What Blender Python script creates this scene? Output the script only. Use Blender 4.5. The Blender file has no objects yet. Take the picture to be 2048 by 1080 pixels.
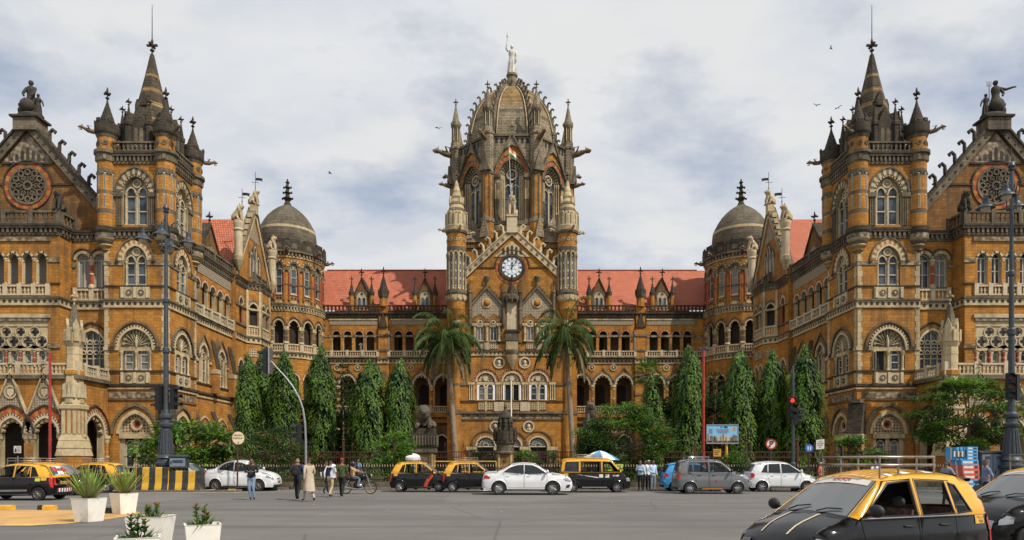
import bpy, bmesh, math, random
from math import sin, cos, pi, radians, sqrt, atan2, tan
from mathutils import Vector, Matrix
from mathutils.geometry import delaunay_2d_cdt, tessellate_polygon
random.seed(11)
FPX = 1365.33
HZ, EYE = 922.0, 1.65
SC = bpy.context.scene
COL = SC.collection
SX = 1
def U(px, Y): return (px - 1024.0) / FPX * Y
def Z(py, Y): return EYE + (HZ - py) / FPX * Y
# ------------------------------------------------------------------ materials
MATS = {}
def _nt(name):
 m = bpy.data.materials.new(name)
 m.use_nodes = True
 nt = m.node_tree
 b = nt.nodes['Principled BSDF']
 MATS[name] = m
 return m, nt, b
def N(nt, t, **kw):
 n = nt.nodes.new(t)
 for k, v in kw.items():
  if k.startswith('i_'):
   n.inputs[k[2:].replace('_', ' ')].default_value = v
  else:
   setattr(n, k, v)
 return n
def c4(c): return (c[0], c[1], c[2], 1.0)
def mixc(nt, fac, a, b, mode='MIX'):
 n = nt.nodes.new('ShaderNodeMix')
 n.data_type = 'RGBA'
 n.blend_type = mode
 for sock, v in ((0, fac), (6, a), (7, b)):
  if isinstance(v, (int, float)):
   n.inputs[sock].default_value = v
  elif isinstance(v, tuple):
   n.inputs[sock].default_value = c4(v)
  else:
   nt.links.new(v, n.inputs[sock])
 return n.outputs[2]
def ramp(nt, src, stops):
 r = nt.nodes.new('ShaderNodeValToRGB')
 e = r.color_ramp.elements
 while len(e) < len(stops): e.new(0.5)
 for k, (p, v) in enumerate(stops):
  e[k].position = p
  e[k].color = (v, v, v, 1) if isinstance(v, (int, float)) else c4(v)
 nt.links.new(src, r.inputs[0])
 return r.outputs[0]
def noise(nt, vec, scale, detail=4, rough=.55, stretch=None):
 if stretch:
  mp = N(nt, 'ShaderNodeMapping')
  mp.inputs['Scale'].default_value = stretch
  nt.links.new(vec, mp.inputs[0])
  vec = mp.outputs[0]
 n = N(nt, 'ShaderNodeTexNoise')
 n.inputs['Scale'].default_value = scale
 n.inputs['Detail'].default_value = detail
 n.inputs['Roughness'].default_value = rough
 nt.links.new(vec, n.inputs['Vector'])
 return n.outputs['Fac']
def stone(name, c1, c2, mortar, bw, bh, grime=(.05, .042, .032), g=.75, lo=.5, hi=.72, bump=.35, ms=.012, spec=.2, ao=.0):
 m, nt, b = _nt(name)
 uv = N(nt, 'ShaderNodeUVMap')
 pos = N(nt, 'ShaderNodeNewGeometry').outputs['Position']
 if bw:
  br = N(nt, 'ShaderNodeTexBrick')
  br.inputs['Color1'].default_value = c4(c1)
  br.inputs['Color2'].default_value = c4(c2)
  br.inputs['Mortar'].default_value = c4(mortar)
  br.inputs['Scale'].default_value = 1.0
  br.inputs['Mortar Size'].default_value = ms
  br.inputs['Brick Width'].default_value = bw
  br.inputs['Row Height'].default_value = bh
  br.inputs['Bias'].default_value = -.1
  nt.links.new(uv.outputs[0], br.inputs['Vector'])
  col = br.outputs['Color']
  bfac = br.outputs['Fac']
  pn = noise(nt, pos, .9, 3)
  col = mixc(nt, ramp(nt, pn, [(.42, 0.), (.62, .45)]), col, tuple(.62 * x for x in c2))
 else:
  pn = noise(nt, pos, 2.2, 5)
  col = mixc(nt, ramp(nt, pn, [(.35, 0.), (.65, 1.)]), c1, c2)
  bfac = None
 fine = noise(nt, pos, 9., 5, .65)
 col = mixc(nt, .4, col, ramp(nt, fine, [(.25, .6), (.75, 1.3)]), 'MULTIPLY')
 big = noise(nt, pos, .22, 6, .62)
 st = noise(nt, pos, 1.0, 5, .6, (1.5, 1.5, .16))
 mul = N(nt, 'ShaderNodeMath', operation='MULTIPLY')
 nt.links.new(big, mul.inputs[0])
 nt.links.new(st, mul.inputs[1])
 sq = N(nt, 'ShaderNodeMath', operation='SQRT')
 nt.links.new(mul.outputs[0], sq.inputs[0])
 gf = ramp(nt, sq.outputs[0], [(lo, 0.), (hi, g)])
 col = mixc(nt, gf, col, grime)
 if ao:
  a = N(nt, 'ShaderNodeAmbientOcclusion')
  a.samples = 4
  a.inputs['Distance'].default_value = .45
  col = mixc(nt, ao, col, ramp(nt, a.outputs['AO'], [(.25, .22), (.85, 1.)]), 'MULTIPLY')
 nt.links.new(col, b.inputs['Base Color'])
 b.inputs['Roughness'].default_value = .88
 b.inputs['Specular IOR Level'].default_value = spec
 bp = N(nt, 'ShaderNodeBump')
 bp.inputs['Strength'].default_value = bump
 bp.inputs['Distance'].default_value = .05
 h = fine
 if bfac:
  s = N(nt, 'ShaderNodeMath', operation='SUBTRACT')
  nt.links.new(fine, s.inputs[0])
  nt.links.new(bfac, s.inputs[1])
  h = s.outputs[0]
 nt.links.new(h, bp.inputs['Height'])
 nt.links.new(bp.outputs[0], b.inputs['Normal'])
 return m
def plain(name, c, rough=.6, metal=0., var=.25, scale=6., spec=.4, dirt=None, bump=0., coat=0.):
 m, nt, b = _nt(name)
 pos = N(nt, 'ShaderNodeTexCoord').outputs['Object']
 n = noise(nt, pos, scale, 5, .6)
 col = mixc(nt, ramp(nt, n, [(.3, 0.), (.7, 1.)]), tuple(x * (1 - var) for x in c), tuple(min(1, x * (1 + var)) for x in c))
 if dirt:
  n2 = noise(nt, pos, scale * .35, 6, .65)
  col = mixc(nt, ramp(nt, n2, [(.5, 0.), (.68, .75)]), col, dirt)
 nt.links.new(col, b.inputs['Base Color'])
 b.inputs['Roughness'].default_value = rough
 b.inputs['Metallic'].default_value = metal
 b.inputs['Specular IOR Level'].default_value = spec
 b.inputs['Coat Weight'].default_value = coat
 b.inputs['Coat Roughness'].default_value = .06
 if bump:
  bp = N(nt, 'ShaderNodeBump')
  bp.inputs['Strength'].default_value = bump
  bp.inputs['Distance'].default_value = .03
  nt.links.new(n, bp.inputs['Height'])
  nt.links.new(bp.outputs[0], b.inputs['Normal'])
 return m
def leafmat(name, c1, c2, trans=.35, scale=.8):
 m, nt, b = _nt(name)
 pos = N(nt, 'ShaderNodeNewGeometry').outputs['Position']
 n = noise(nt, pos, scale, 4, .6)
 n2 = noise(nt, pos, scale * 9, 3, .6)
 col = mixc(nt, ramp(nt, n, [(.35, 0.), (.65, 1.)]), c1, c2)
 col = mixc(nt, .7, col, ramp(nt, n2, [(.25, .5), (.75, 1.4)]), 'MULTIPLY')
 nt.links.new(col, b.inputs['Base Color'])
 b.inputs['Roughness'].default_value = .55
 b.inputs['Specular IOR Level'].default_value = .3
 t = N(nt, 'ShaderNodeBsdfTranslucent')
 nt.links.new(mixc(nt, 1., col, (1.1, 1.25, .5), 'MULTIPLY'), t.inputs['Color'])
 mx = N(nt, 'ShaderNodeMixShader')
 mx.inputs[0].default_value = trans
 nt.links.new(b.outputs[0], mx.inputs[1])
 nt.links.new(t.outputs[0], mx.inputs[2])
 nt.links.new(mx.outputs[0], nt.nodes['Material Output'].inputs['Surface'])
 return m
def carglass(name, tint=(.05, .06, .065), clear=.5):
 m, nt, b = _nt(name)
 b.inputs['Base Color'].default_value = c4(tint)
 b.inputs['Roughness'].default_value = .03
 b.inputs['Specular IOR Level'].default_value = .8
 t = N(nt, 'ShaderNodeBsdfTransparent')
 t.inputs['Color'].default_value = (.8, .86, .86, 1)
 mx = N(nt, 'ShaderNodeMixShader')
 fr = N(nt, 'ShaderNodeFresnel')
 fr.inputs['IOR'].default_value = 1.5
 rp = N(nt, 'ShaderNodeMapRange')
 rp.inputs['From Min'].default_value = .04
 rp.inputs['From Max'].default_value = .6
 rp.inputs['To Min'].default_value = 1 - clear
 rp.inputs['To Max'].default_value = 1.
 nt.links.new(fr.outputs[0], rp.inputs['Value'])
 nt.links.new(rp.outputs[0], mx.inputs[0])
 nt.links.new(t.outputs[0], mx.inputs[1])
 nt.links.new(b.outputs[0], mx.inputs[2])
 nt.links.new(mx.outputs[0], nt.nodes['Material Output'].inputs['Surface'])
 return m
OC1, OC2 = (.50, .232, .048), (.36, .155, .030)
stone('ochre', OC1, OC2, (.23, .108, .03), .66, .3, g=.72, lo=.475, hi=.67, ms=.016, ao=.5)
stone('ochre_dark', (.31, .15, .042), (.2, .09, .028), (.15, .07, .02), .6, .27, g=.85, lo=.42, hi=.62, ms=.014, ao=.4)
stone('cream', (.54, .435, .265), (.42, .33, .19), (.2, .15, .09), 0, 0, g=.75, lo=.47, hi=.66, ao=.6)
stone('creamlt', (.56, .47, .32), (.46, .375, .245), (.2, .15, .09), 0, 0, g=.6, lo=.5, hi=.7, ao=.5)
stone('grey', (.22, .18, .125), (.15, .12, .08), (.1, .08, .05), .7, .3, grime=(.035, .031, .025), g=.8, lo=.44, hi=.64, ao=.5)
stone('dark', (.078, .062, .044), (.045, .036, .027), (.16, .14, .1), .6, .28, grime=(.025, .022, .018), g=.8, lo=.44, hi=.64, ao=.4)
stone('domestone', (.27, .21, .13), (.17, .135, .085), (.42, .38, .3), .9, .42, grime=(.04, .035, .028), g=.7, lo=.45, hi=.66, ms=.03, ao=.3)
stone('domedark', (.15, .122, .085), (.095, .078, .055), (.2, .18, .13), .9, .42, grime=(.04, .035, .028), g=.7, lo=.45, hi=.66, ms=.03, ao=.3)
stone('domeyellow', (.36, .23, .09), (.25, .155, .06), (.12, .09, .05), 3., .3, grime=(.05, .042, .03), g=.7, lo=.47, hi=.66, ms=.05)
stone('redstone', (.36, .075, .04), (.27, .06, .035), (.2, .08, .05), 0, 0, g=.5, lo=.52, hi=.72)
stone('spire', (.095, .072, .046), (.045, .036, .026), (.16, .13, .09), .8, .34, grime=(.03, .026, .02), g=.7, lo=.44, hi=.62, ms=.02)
stone('pavingstone', (.22, .19, .15), (.17, .145, .11), (.1, .09, .07), .6, .6, g=.3)
m, nt, b = _nt('rooftile')
uv = N(nt, 'ShaderNodeUVMap').outputs[0]
br = N(nt, 'ShaderNodeTexBrick')
for k, v in (('Color1', (.60, .185, .09, 1)), ('Color2', (.46, .125, .062, 1)), ('Mortar', (.16, .04, .022, 1))): br.inputs[k].default_value = v
for k, v in (('Scale', 1.), ('Mortar Size', .04), ('Brick Width', .3), ('Row Height', .46)): br.inputs[k].default_value = v
nt.links.new(uv, br.inputs['Vector'])
pos = N(nt, 'ShaderNodeNewGeometry').outputs['Position']
col = mixc(nt, .6, br.outputs['Color'], ramp(nt, noise(nt, pos, 1.4, 6, .7), [(.3, .6), (.7, 1.3)]), 'MULTIPLY')
col = mixc(nt, ramp(nt, noise(nt, pos, .5, 6, .7), [(.55, 0.), (.75, .55)]), col, (.16, .07, .05))
nt.links.new(col, b.inputs['Base Color'])
b.inputs['Roughness'].default_value = .8
bp = N(nt, 'ShaderNodeBump', i_Strength=.5, i_Distance=.06)
wv = N(nt, 'ShaderNodeTexWave', wave_type='BANDS', bands_direction='Y', wave_profile='SAW', i_Scale=.38)
nt.links.new(uv, wv.inputs['Vector'])
nt.links.new(wv.outputs['Fac'], bp.inputs['Height'])
nt.links.new(bp.outputs[0], b.inputs['Normal'])
def carved(name, c1, c2, scale, kind):
 m, nt, b = _nt(name)
 uv = N(nt, 'ShaderNodeUVMap').outputs[0]
 pos = N(nt, 'ShaderNodeNewGeometry').outputs['Position']
 if kind == 'voronoi':
  v = N(nt, 'ShaderNodeTexVoronoi', feature='SMOOTH_F1')
  v.inputs['Scale'].default_value = scale
  nt.links.new(uv, v.inputs['Vector'])
  f = ramp(nt, v.outputs['Distance'], [(.15, 1.), (.6, 0.)])
 else:
  v = N(nt, 'ShaderNodeTexChecker')
  br = N(nt, 'ShaderNodeTexBrick', offset=0.)
  for k, q in (('Scale', scale), ('Mortar Size', .13), ('Brick Width', .5), ('Row Height', .5)): br.inputs[k].default_value = q
  br.inputs['Color1'].default_value = br.inputs['Color2'].default_value = (0, 0, 0, 1)
  br.inputs['Mortar'].default_value = (1, 1, 1, 1)
  nt.links.new(uv, br.inputs['Vector'])
  f = br.outputs['Color']
 col = mixc(nt, f, c2, c1)
 col = mixc(nt, .6, col, ramp(nt, noise(nt, pos, 3., 6, .65), [(.3, .5), (.7, 1.25)]), 'MULTIPLY')
 nt.links.new(col, b.inputs['Base Color'])
 b.inputs['Roughness'].default_value = .9
 bp = N(nt, 'ShaderNodeBump', i_Strength=.8, i_Distance=.06)
 nt.links.new(f, bp.inputs['Height'])
 nt.links.new(bp.outputs[0], b.inputs['Normal'])
carved('carving', (.45, .36, .22), (.09, .07, .045), 3.2, 'voronoi')
carved('lattice', (.42, .32, .19), (.05, .038, .028), 1.7, 'grid')
carved('diaper', (.34, .28, .19), (.13, .10, .065), 2.2, 'grid')
carved('frieze', (.33, .26, .17), (.10, .075, .05), 2.6, 'voronoi')
m, nt, b = _nt('windowglass')
pos = N(nt, 'ShaderNodeNewGeometry').outputs['Position']
col = mixc(nt, ramp(nt, noise(nt, pos, .7, 2), [(.4, 0.), (.6, 1.)]), (.018, .022, .028), (.075, .092, .11))
nt.links.new(col, b.inputs['Base Color'])
b.inputs['Roughness'].default_value = .22
b.inputs['Specular IOR Level'].default_value = .4
plain('curtainglass', (.17, .17, .155), .3, var=.25, scale=2)
plain('blindgrey', (.20, .20, .19), .7, var=.12)
plain('framewhite', (.44, .40, .33), .6, var=.18, dirt=(.25, .2, .13))
plain('interior', (.028, .02, .015), .95, var=.3, scale=.8)  # near-black base puts the shade of porch and tower depths into the colour
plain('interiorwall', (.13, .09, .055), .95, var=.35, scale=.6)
plain('iron', (.022, .02, .02), .5, .3, var=.3)
plain('rustiron', (.075, .032, .018), .75, .2, var=.45, scale=12)
plain('lampgrey', (.055, .064, .074), .45, .35, var=.2)
plain('steel', (.42, .43, .44), .3, .85, var=.15)
plain('redpaint', (.30, .03, .02), .5, var=.25, scale=3)
plain('whitepaint', (.72, .69, .63), .55, var=.06, scale=3, dirt=(.5, .44, .34))
plain('potpaint', (.80, .76, .68), .5, var=.07, scale=2.5, dirt=(.36, .29, .2), bump=.05)
plain('yellowpaint', (.62, .34, .03), .6, var=.2, scale=5, dirt=(.3, .17, .04))
plain('blackpaint', (.02, .02, .02), .6, var=.3, scale=5, dirt=(.09, .075, .055))
plain('trafficblack', (.012, .012, .013), .5, var=.2)
plain('statuewhite', (.52, .50, .45), .7, var=.3, scale=2, dirt=(.2, .18, .15))
plain('statuestone', (.42, .33, .21), .85, var=.3, scale=3, dirt=(.12, .1, .07), bump=.3)
plain('gargoylestone', (.15, .105, .06), .85, var=.35, scale=3, bump=.3)
plain('statuedark', (.042, .035, .026), .85, var=.4, scale=3, bump=.3)
plain('bark', (.13, .095, .065), .9, var=.4, scale=8, bump=.6)
plain('palmbark', (.24, .18, .125), .9, var=.3, scale=5, dirt=(.1, .08, .06), bump=.5)
plain('soil', (.07, .04, .025), .95, var=.4, scale=20)
plain('skin', (.20, .095, .055), .6, var=.12, scale=10)
plain('hair', (.012, .01, .009), .6, var=.3)
plain('white', (.75, .75, .74), .5, var=.05)
plain('clockwhite', (.72, .76, .80), .35, var=.08, scale=3)
plain('black', (.01, .01, .01), .6, var=.2)
plain('rubber', (.016, .016, .017), .8, var=.3)
plain('blueboard', (.02, .13, .42), .5, var=.1)
plain('bluesky', (.20, .42, .62), .5, var=.12)
plain('cardboardblue', (.06, .30, .58), .6, var=.2, scale=4)
plain('cardboardred', (.55, .11, .07), .6, var=.2, scale=4)
plain('saffron', (.85, .25, .04), .6, var=.05)
plain('flaggreen', (.02, .22, .05), .6, var=.05)
plain('flaggred', (.62, .05, .03), .6, var=.05)
leafmat('leaf_ashoka', (.05, .11, .013), (.15, .24, .025), .35, .7)
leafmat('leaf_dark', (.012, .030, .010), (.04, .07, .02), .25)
leafmat('leaf_mid', (.035, .075, .02), (.10, .155, .04), .3)
leafmat('leaf_light', (.06, .14, .02), (.15, .26, .04), .35)
leafmat('leaf_palm', (.03, .06, .018), (.085, .12, .035), .25)
leafmat('leaf_yucca', (.16, .25, .05), (.36, .42, .14), .3, 4)
leafmat('leaf_dry', (.20, .15, .08), (.32, .25, .14), .2, 4)
leafmat('petal_red', (.6, .06, .05), (.75, .1, .08), .3, 4)
leafmat('grassleaf', (.06, .13, .02), (.14, .24, .04), .3)
# ------------------------------------------------------------------ mesh builder
class MB:
 def __init__(s):
  s.v, s.f, s.m, s.s, s.ml = [], [], [], [], []
 def mi(s, mat):
  if mat not in s.ml: s.ml.append(mat)
  return s.ml.index(mat)
 def face(s, pts, mat, smooth=False):
  i = len(s.v)
  s.v.extend(pts)
  s.f.append(tuple(range(i, i + len(pts))))
  s.m.append(s.mi(mat))
  s.s.append(smooth)
 def grid(s, rows, mat, smooth=True, close=False):
  """rows of equally long point lists; close joins last column to first"""
  i = len(s.v)
  n = len(rows[0])
  for r in rows: s.v.extend(r)
  k = s.mi(mat)
  for a in range(len(rows) - 1):
   for b in range(n if close else n - 1):
    c = (b + 1) % n
    s.f.append((i + a * n + b, i + a * n + c, i + (a + 1) * n + c, i + (a + 1) * n + b))
    s.m.append(k)
    s.s.append(smooth)
 def build(s, name, parent=None, sx=None, loc=None, weld=False):
  if not s.f: return None
  sx = SX if sx is None else sx
  V = s.v if sx == 1 else [(-p[0], p[1], p[2]) for p in s.v]
  if loc is not None: V = [(p[0] - loc[0], p[1] - loc[1], p[2] - loc[2]) for p in V]
  Fc = s.f if sx == 1 else [tuple(reversed(q)) for q in s.f]
  me = bpy.data.meshes.new(name)
  me.from_pydata([tuple(p) for p in V], [], Fc)
  for m in s.ml: me.materials.append(MATS[m])
  me.polygons.foreach_set('material_index', s.m)
  me.polygons.foreach_set('use_smooth', s.s)
  uvl = me.uv_layers.new(name='UVMap').data
  for p in me.polygons:
   n = p.normal
   if abs(n.z) > .93:
    for li in p.loop_indices:
     c = me.vertices[me.loops[li].vertex_index].co
     uvl[li].uv = (c.x, c.y)
   else:
    l = math.hypot(n.x, n.y)
    tx, ty = -n.y / l, n.x / l
    vs = 1. / max(.3, l)
    for li in p.loop_indices:
     c = me.vertices[me.loops[li].vertex_index].co
     uvl[li].uv = (c.x * tx + c.y * ty, c.z * vs)
  if weld:
   bm = bmesh.new()
   bm.from_mesh(me)
   bmesh.ops.remove_doubles(bm, verts=bm.verts, dist=1e-4)
   bm.to_mesh(me)
   bm.free()
  o = bpy.data.objects.new(name, me)
  COL.objects.link(o)
  if loc is not None: o.location = loc
  if parent is not None: o.parent = parent
  return o
def empty(name, loc=(0, 0, 0), rz=0.):
 o = bpy.data.objects.new(name, None)
 COL.objects.link(o)
 o.location = loc
 o.rotation_euler = (0, 0, rz)
 o.empty_display_size = .2
 return o
def tag(o, label=None, cat=None, group=None, kind=None):
 if label: o['label'] = label
 if cat: o['category'] = cat
 if group: o['group'] = group
 if kind: o['kind'] = kind
 return o
def copy_tree(o, parent=None):
 c = o.copy()
 COL.objects.link(c)
 c.parent = parent
 for ch in list(o.children): copy_tree(ch, c)
 return c
class Fr:
 """a vertical facade frame: u along it, z up, d outward"""
 def __init__(s, ox, oy, tx=1., ty=0.):
  l = math.hypot(tx, ty)
  s.o, s.t = (ox, oy), (tx / l, ty / l)
  s.n = (s.t[1], -s.t[0])
 def P(s, u, z, d=0.):
  return (s.o[0] + u * s.t[0] + d * s.n[0], s.o[1] + u * s.t[1] + d * s.n[1], z)
def box(mb, F, u0, u1, z0, z1, d0, d1, mat, back=False):
 p = [F.P(u, z, d) for d in (d0, d1) for z in (z0, z1) for u in (u0, u1)]
 q = [(4, 5, 7, 6), (0, 4, 6, 2), (5, 1, 3, 7), (6, 7, 3, 2), (0, 1, 5, 4)]
 if back: q.append((1, 0, 2, 3))
 i = len(mb.v)
 mb.v.extend(p)
 k = mb.mi(mat)
 for a in q:
  mb.f.append(tuple(i + b for b in a))
  mb.m.append(k)
  mb.s.append(False)
def wbox(mb, x0, x1, y0, y1, z0, z1, mat):
 box(mb, Fr(0, 0), x0, x1, z0, z1, -y1, -y0, mat, True)
def prism(mb, F, pts, d0, d1, mat, side=None):
 """convex or concave polygon (u,z) extruded d0..d1 (front at d1)"""
 tr = tessellate_polygon([[Vector((u, z, 0)) for u, z in pts]])
 for t in tr:
  a = [pts[i] for i in t]
  ar = (a[1][0] - a[0][0]) * (a[2][1] - a[0][1]) - (a[2][0] - a[0][0]) * (a[1][1] - a[0][1])
  if ar < 0: a.reverse()
  mb.face([F.P(u, z, d1) for u, z in a], mat)
  mb.face([F.P(u, z, d0) for u, z in reversed(a)], mat)
 n = len(pts)
 ar = sum(pts[i][0] * pts[(i + 1) % n][1] - pts[(i + 1) % n][0] * pts[i][1] for i in range(n))
 P = pts if ar > 0 else pts[::-1]
 for i in range(n):
  a, b = P[i], P[(i + 1) % n]
  mb.face([F.P(a[0], a[1], d0), F.P(b[0], b[1], d0), F.P(b[0], b[1], d1), F.P(a[0], a[1], d1)], side or mat)
def arch(kind, uc, hw, zs, n=12):
 """points from left springing over the apex to right springing"""
 out = []
 if kind == 'rect': return [(uc - hw, zs), (uc + hw, zs)]
 if kind in ('round', 'horseshoe'):
  for i in range(n + 1):
   a = pi - pi * i / n
   out.append((uc + hw * cos(a), zs + hw * sin(a)))
  return out
 r = {'pointed': 1.3, 'lancet': 1.9, 'ogee': 1.25, 'low': 1.12}[kind] * hw
 c = r - hw
 h = n // 2
 top = sqrt(r * r - c * c)
 a1 = atan2(top, -c)
 for i in range(h + 1):
  a = pi - (pi - a1) * i / h
  u, z = c + r * cos(a), r * sin(a)
  if kind == 'ogee' and i > h * .55:
   t = (i - h * .55) / (h * .45)
   z += hw * .35 * t * t * t
  out.append((u, z))
 left = [(uc + u, zs + z) for u, z in out]
 right = [(uc - u, zs + z) for u, z in reversed(out[:-1])]
 return left + right
def wall(mb, F, u0, u1, z0, z1, ops, depth, mat, reveal=None, d=0., n=12):
 """wall face with arched openings; ops: (uc, hw, zbottom, zspring, kind)"""
 reveal = reveal or mat
 cur = u0
 for (uc, hw, zb, zs, kind) in sorted(ops):
  a = arch(kind, uc, hw, zs, n)
  if uc - hw > cur + 1e-4:
   mb.face([F.P(cur, z0, d), F.P(uc - hw, z0, d), F.P(uc - hw, z1, d), F.P(cur, z1, d)], mat)
  if zb > z0 + 1e-4:
   mb.face([F.P(uc - hw, z0, d), F.P(uc + hw, z0, d), F.P(uc + hw, zb, d), F.P(uc - hw, zb, d)], mat)
   mb.face([F.P(uc - hw, zb, d), F.P(uc + hw, zb, d), F.P(uc + hw, zb, d - depth), F.P(uc - hw, zb, d - depth)], reveal)
  for i in range(len(a) - 1):
   p, q = a[i], a[i + 1]
   mb.face([F.P(p[0], p[1], d), F.P(q[0], q[1], d), F.P(q[0], z1, d), F.P(p[0], z1, d)], mat)
  ring = [(uc - hw, zb)] + a + [(uc + hw, zb)]
  for i in range(len(ring) - 1):
   p, q = ring[i], ring[i + 1]
   mb.face([F.P(p[0], p[1], d), F.P(p[0], p[1], d - depth), F.P(q[0], q[1], d - depth), F.P(q[0], q[1], d)], reveal)
  cur = uc + hw
 if u1 > cur + 1e-4:
  mb.face([F.P(cur, z0, d), F.P(u1, z0, d), F.P(u1, z1, d), F.P(cur, z1, d)], mat)
def archring(mb, F, uc, hi, ho, zs, kind, d0, d1, mats, n=16, per=1):
 a, b = arch(kind, uc, hi, zs, n), arch(kind, uc, ho, zs, n)
 for i in range(len(a) - 1):
  m = mats[(i // per) % len(mats)]
  mb.face([F.P(*a[i], d1), F.P(*a[i + 1], d1), F.P(*b[i + 1], d1), F.P(*b[i], d1)], m)
  mb.face([F.P(*b[i], d1), F.P(*b[i + 1], d1), F.P(*b[i + 1], d0), F.P(*b[i], d0)], m)
  mb.face([F.P(*a[i], d0), F.P(*a[i + 1], d0), F.P(*a[i + 1], d1), F.P(*a[i], d1)], m)
def archfill(mb, F, uc, hw, zb, zs, kind, d, mat, n=12):
 a = [(uc - hw, zb)] + arch(kind, uc, hw, zs, n) + [(uc + hw, zb)] if zb < zs - 1e-4 else arch(kind, uc, hw, zs, n)
 mid = (uc, (zb + zs) / 2)
 for i in range(len(a) - 1):
  mb.face([F.P(*mid, d), F.P(*a[i + 1], d), F.P(*a[i], d)], mat)
 mb.face([F.P(*mid, d), F.P(*a[0], d), F.P(*a[-1], d)], mat)
def disc(mb, F, uc, zc, r, d0, d1, mat, n=12, ri=0.):
 o = [(uc + r * cos(2 * pi * i / n), zc + r * sin(2 * pi * i / n)) for i in range(n)]
 if ri:
  q = [(uc + ri * cos(2 * pi * i / n), zc + ri * sin(2 * pi * i / n)) for i in range(n)]
 for i in range(n):
  j = (i + 1) % n
  if ri:
   mb.face([F.P(*q[i], d1), F.P(*o[i], d1), F.P(*o[j], d1), F.P(*q[j], d1)], mat)
   mb.face([F.P(*q[j], d0), F.P(*q[i], d0), F.P(*q[i], d1), F.P(*q[j], d1)][::-1], mat)
  mb.face([F.P(*o[i], d0), F.P(*o[j], d0), F.P(*o[j], d1), F.P(*o[i], d1)], mat)
 if not ri: mb.face([F.P(*p, d1) for p in o], mat)
def lathe(mb, cx, cy, prof, n=12, mat='cream', smooth=True, a0=0., cap=True, sy=1.):
 """prof: (r, z) or (r, z, mat of the band that starts here)"""
 ring = lambda r, z: [(cx + r * cos(a0 + 2 * pi * i / n), cy + sy * r * sin(a0 + 2 * pi * i / n), z) for i in range(n)]
 m = mat
 for i in range(len(prof) - 1):
  p, q = prof[i], prof[i + 1]
  if len(p) > 2: m = p[2]
  mb.grid([ring(p[0], p[1]), ring(q[0], q[1])], m, smooth, True)
 if cap and prof[-1][0] > .005: mb.face(ring(prof[-1][0], prof[-1][1]), m)
def tube(mb, pts, rad, n=6, mat='cream', smooth=True, cap=True):
 pts = [Vector(p) for p in pts]
 if isinstance(rad, (int, float)): rad = [rad] * len(pts)
 rows = []
 ref = None
 for i, p in enumerate(pts):
  t = (pts[min(i + 1, len(pts) - 1)] - pts[max(i - 1, 0)])
  if t.length < 1e-9: t = Vector((0, 0, 1))
  t.normalize()
  if ref is None:
   ref = t.orthogonal().normalized() if abs(t.z) < .95 else Vector((1, 0, 0))
  a = ref - t * ref.dot(t)
  if a.length < 1e-5: a = t.orthogonal()
  a.normalize()
  ref = a
  b = t.cross(a)
  rows.append([tuple(p + (a * cos(2 * pi * k / n) + b * sin(2 * pi * k / n)) * rad[i]) for k in range(n)])
 mb.grid(rows, mat, smooth, True)
 if cap:
  mb.face(rows[0][::-1], mat)
  mb.face(rows[-1], mat)
def blob(mb, c, r, mat, n=8, m=6, rot=None):
 """ellipsoid"""
 rows = []
 for j in range(m + 1):
  t = -pi / 2 + pi * j / m
  row = []
  for i in range(n):
   p = Vector((r[0] * cos(t) * cos(2 * pi * i / n), r[1] * cos(t) * sin(2 * pi * i / n), r[2] * sin(t)))
   if rot is not None: p = rot @ p
   row.append((c[0] + p.x, c[1] + p.y, c[2] + p.z))
  rows.append(row)
 mb.grid(rows, mat, True, True)
# ------------------------------------------------------------------ the terminus building
T = empty('railway_terminus', (0, 98, 0))
tag(T, 'ochre stone gothic railway terminus with central dome, clock gable and red tiled roofs', 'building')
WR = random.Random(4)
def part(mb, name, parent=None, label=None):
 o = mb.build(name, parent or T)
 if o is None: return None
 if parent is None or parent is T: o.matrix_parent_inverse = Matrix.Translation((0, -98, 0))
 if label: o['label'] = label
 return o
def balustrade(F, u0, u1, z0, z1, d=.12, mat='cream', pitch=.34, posts=0, name='balustrade', dep=.22, bw=.13):
 b = MB()
 h = z1 - z0
 box(b, F, u0, u1, z0, z0 + .16 * h, d - dep, d, mat, True)
 box(b, F, u0, u1, z1 - .16 * h, z1, d - dep - .03, d + .04, mat, True)
 n = max(1, int((u1 - u0) / pitch))
 for i in range(n):
  u = u0 + (i + .5) * (u1 - u0) / n
  zt = z1 - .16 * h
  box(b, F, u - bw * .5, u + bw * .5, z0 + .16 * h, z0 + .42 * h, d - dep * .75, d - .04, mat, True)
  box(b, F, u - bw * .75, u + bw * .75, z0 + .42 * h, z0 + .56 * h, d - dep * .8, d - .02, mat, True)
  box(b, F, u - bw * .5, u + bw * .5, z0 + .56 * h, zt, d - dep * .75, d - .04, mat, True)
 for k in range(posts):
  u = u0 + (u1 - u0) * k / max(1, posts - 1)
  box(b, F, u - .2, u + .2, z0 - .02, z1 + .12, d - dep - .06, d + .07, mat, True)
 return part(b, name)
def cornice(b, F, u0, u1, z0, z1, proj=.4, mat='grey', top='dark', pitch=.5, e0=0., e1=0.):
 h = z1 - z0
 box(b, F, u0, u1, z0, z0 + .2 * h, 0, proj * .3, mat)
 n = max(1, int((u1 - u0) / pitch))
 for i in range(n):
  u = u0 + (i + .5) * (u1 - u0) / n
  box(b, F, u - pitch * .24, u + pitch * .24, z0 + .2 * h, z0 + .62 * h, 0, proj * .62, mat)
 box(b, F, u0, u1, z0 + .2 * h, z0 + .62 * h, -.05, .03, 'frieze')
 box(b, F, u0 - e0 * .8, u1 + e1 * .8, z0 + .62 * h, z0 + .8 * h, -.02, proj * .8, mat)
 box(b, F, u0 - e0, u1 + e1, z0 + .8 * h, z1, -.02, proj, top, True)
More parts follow.
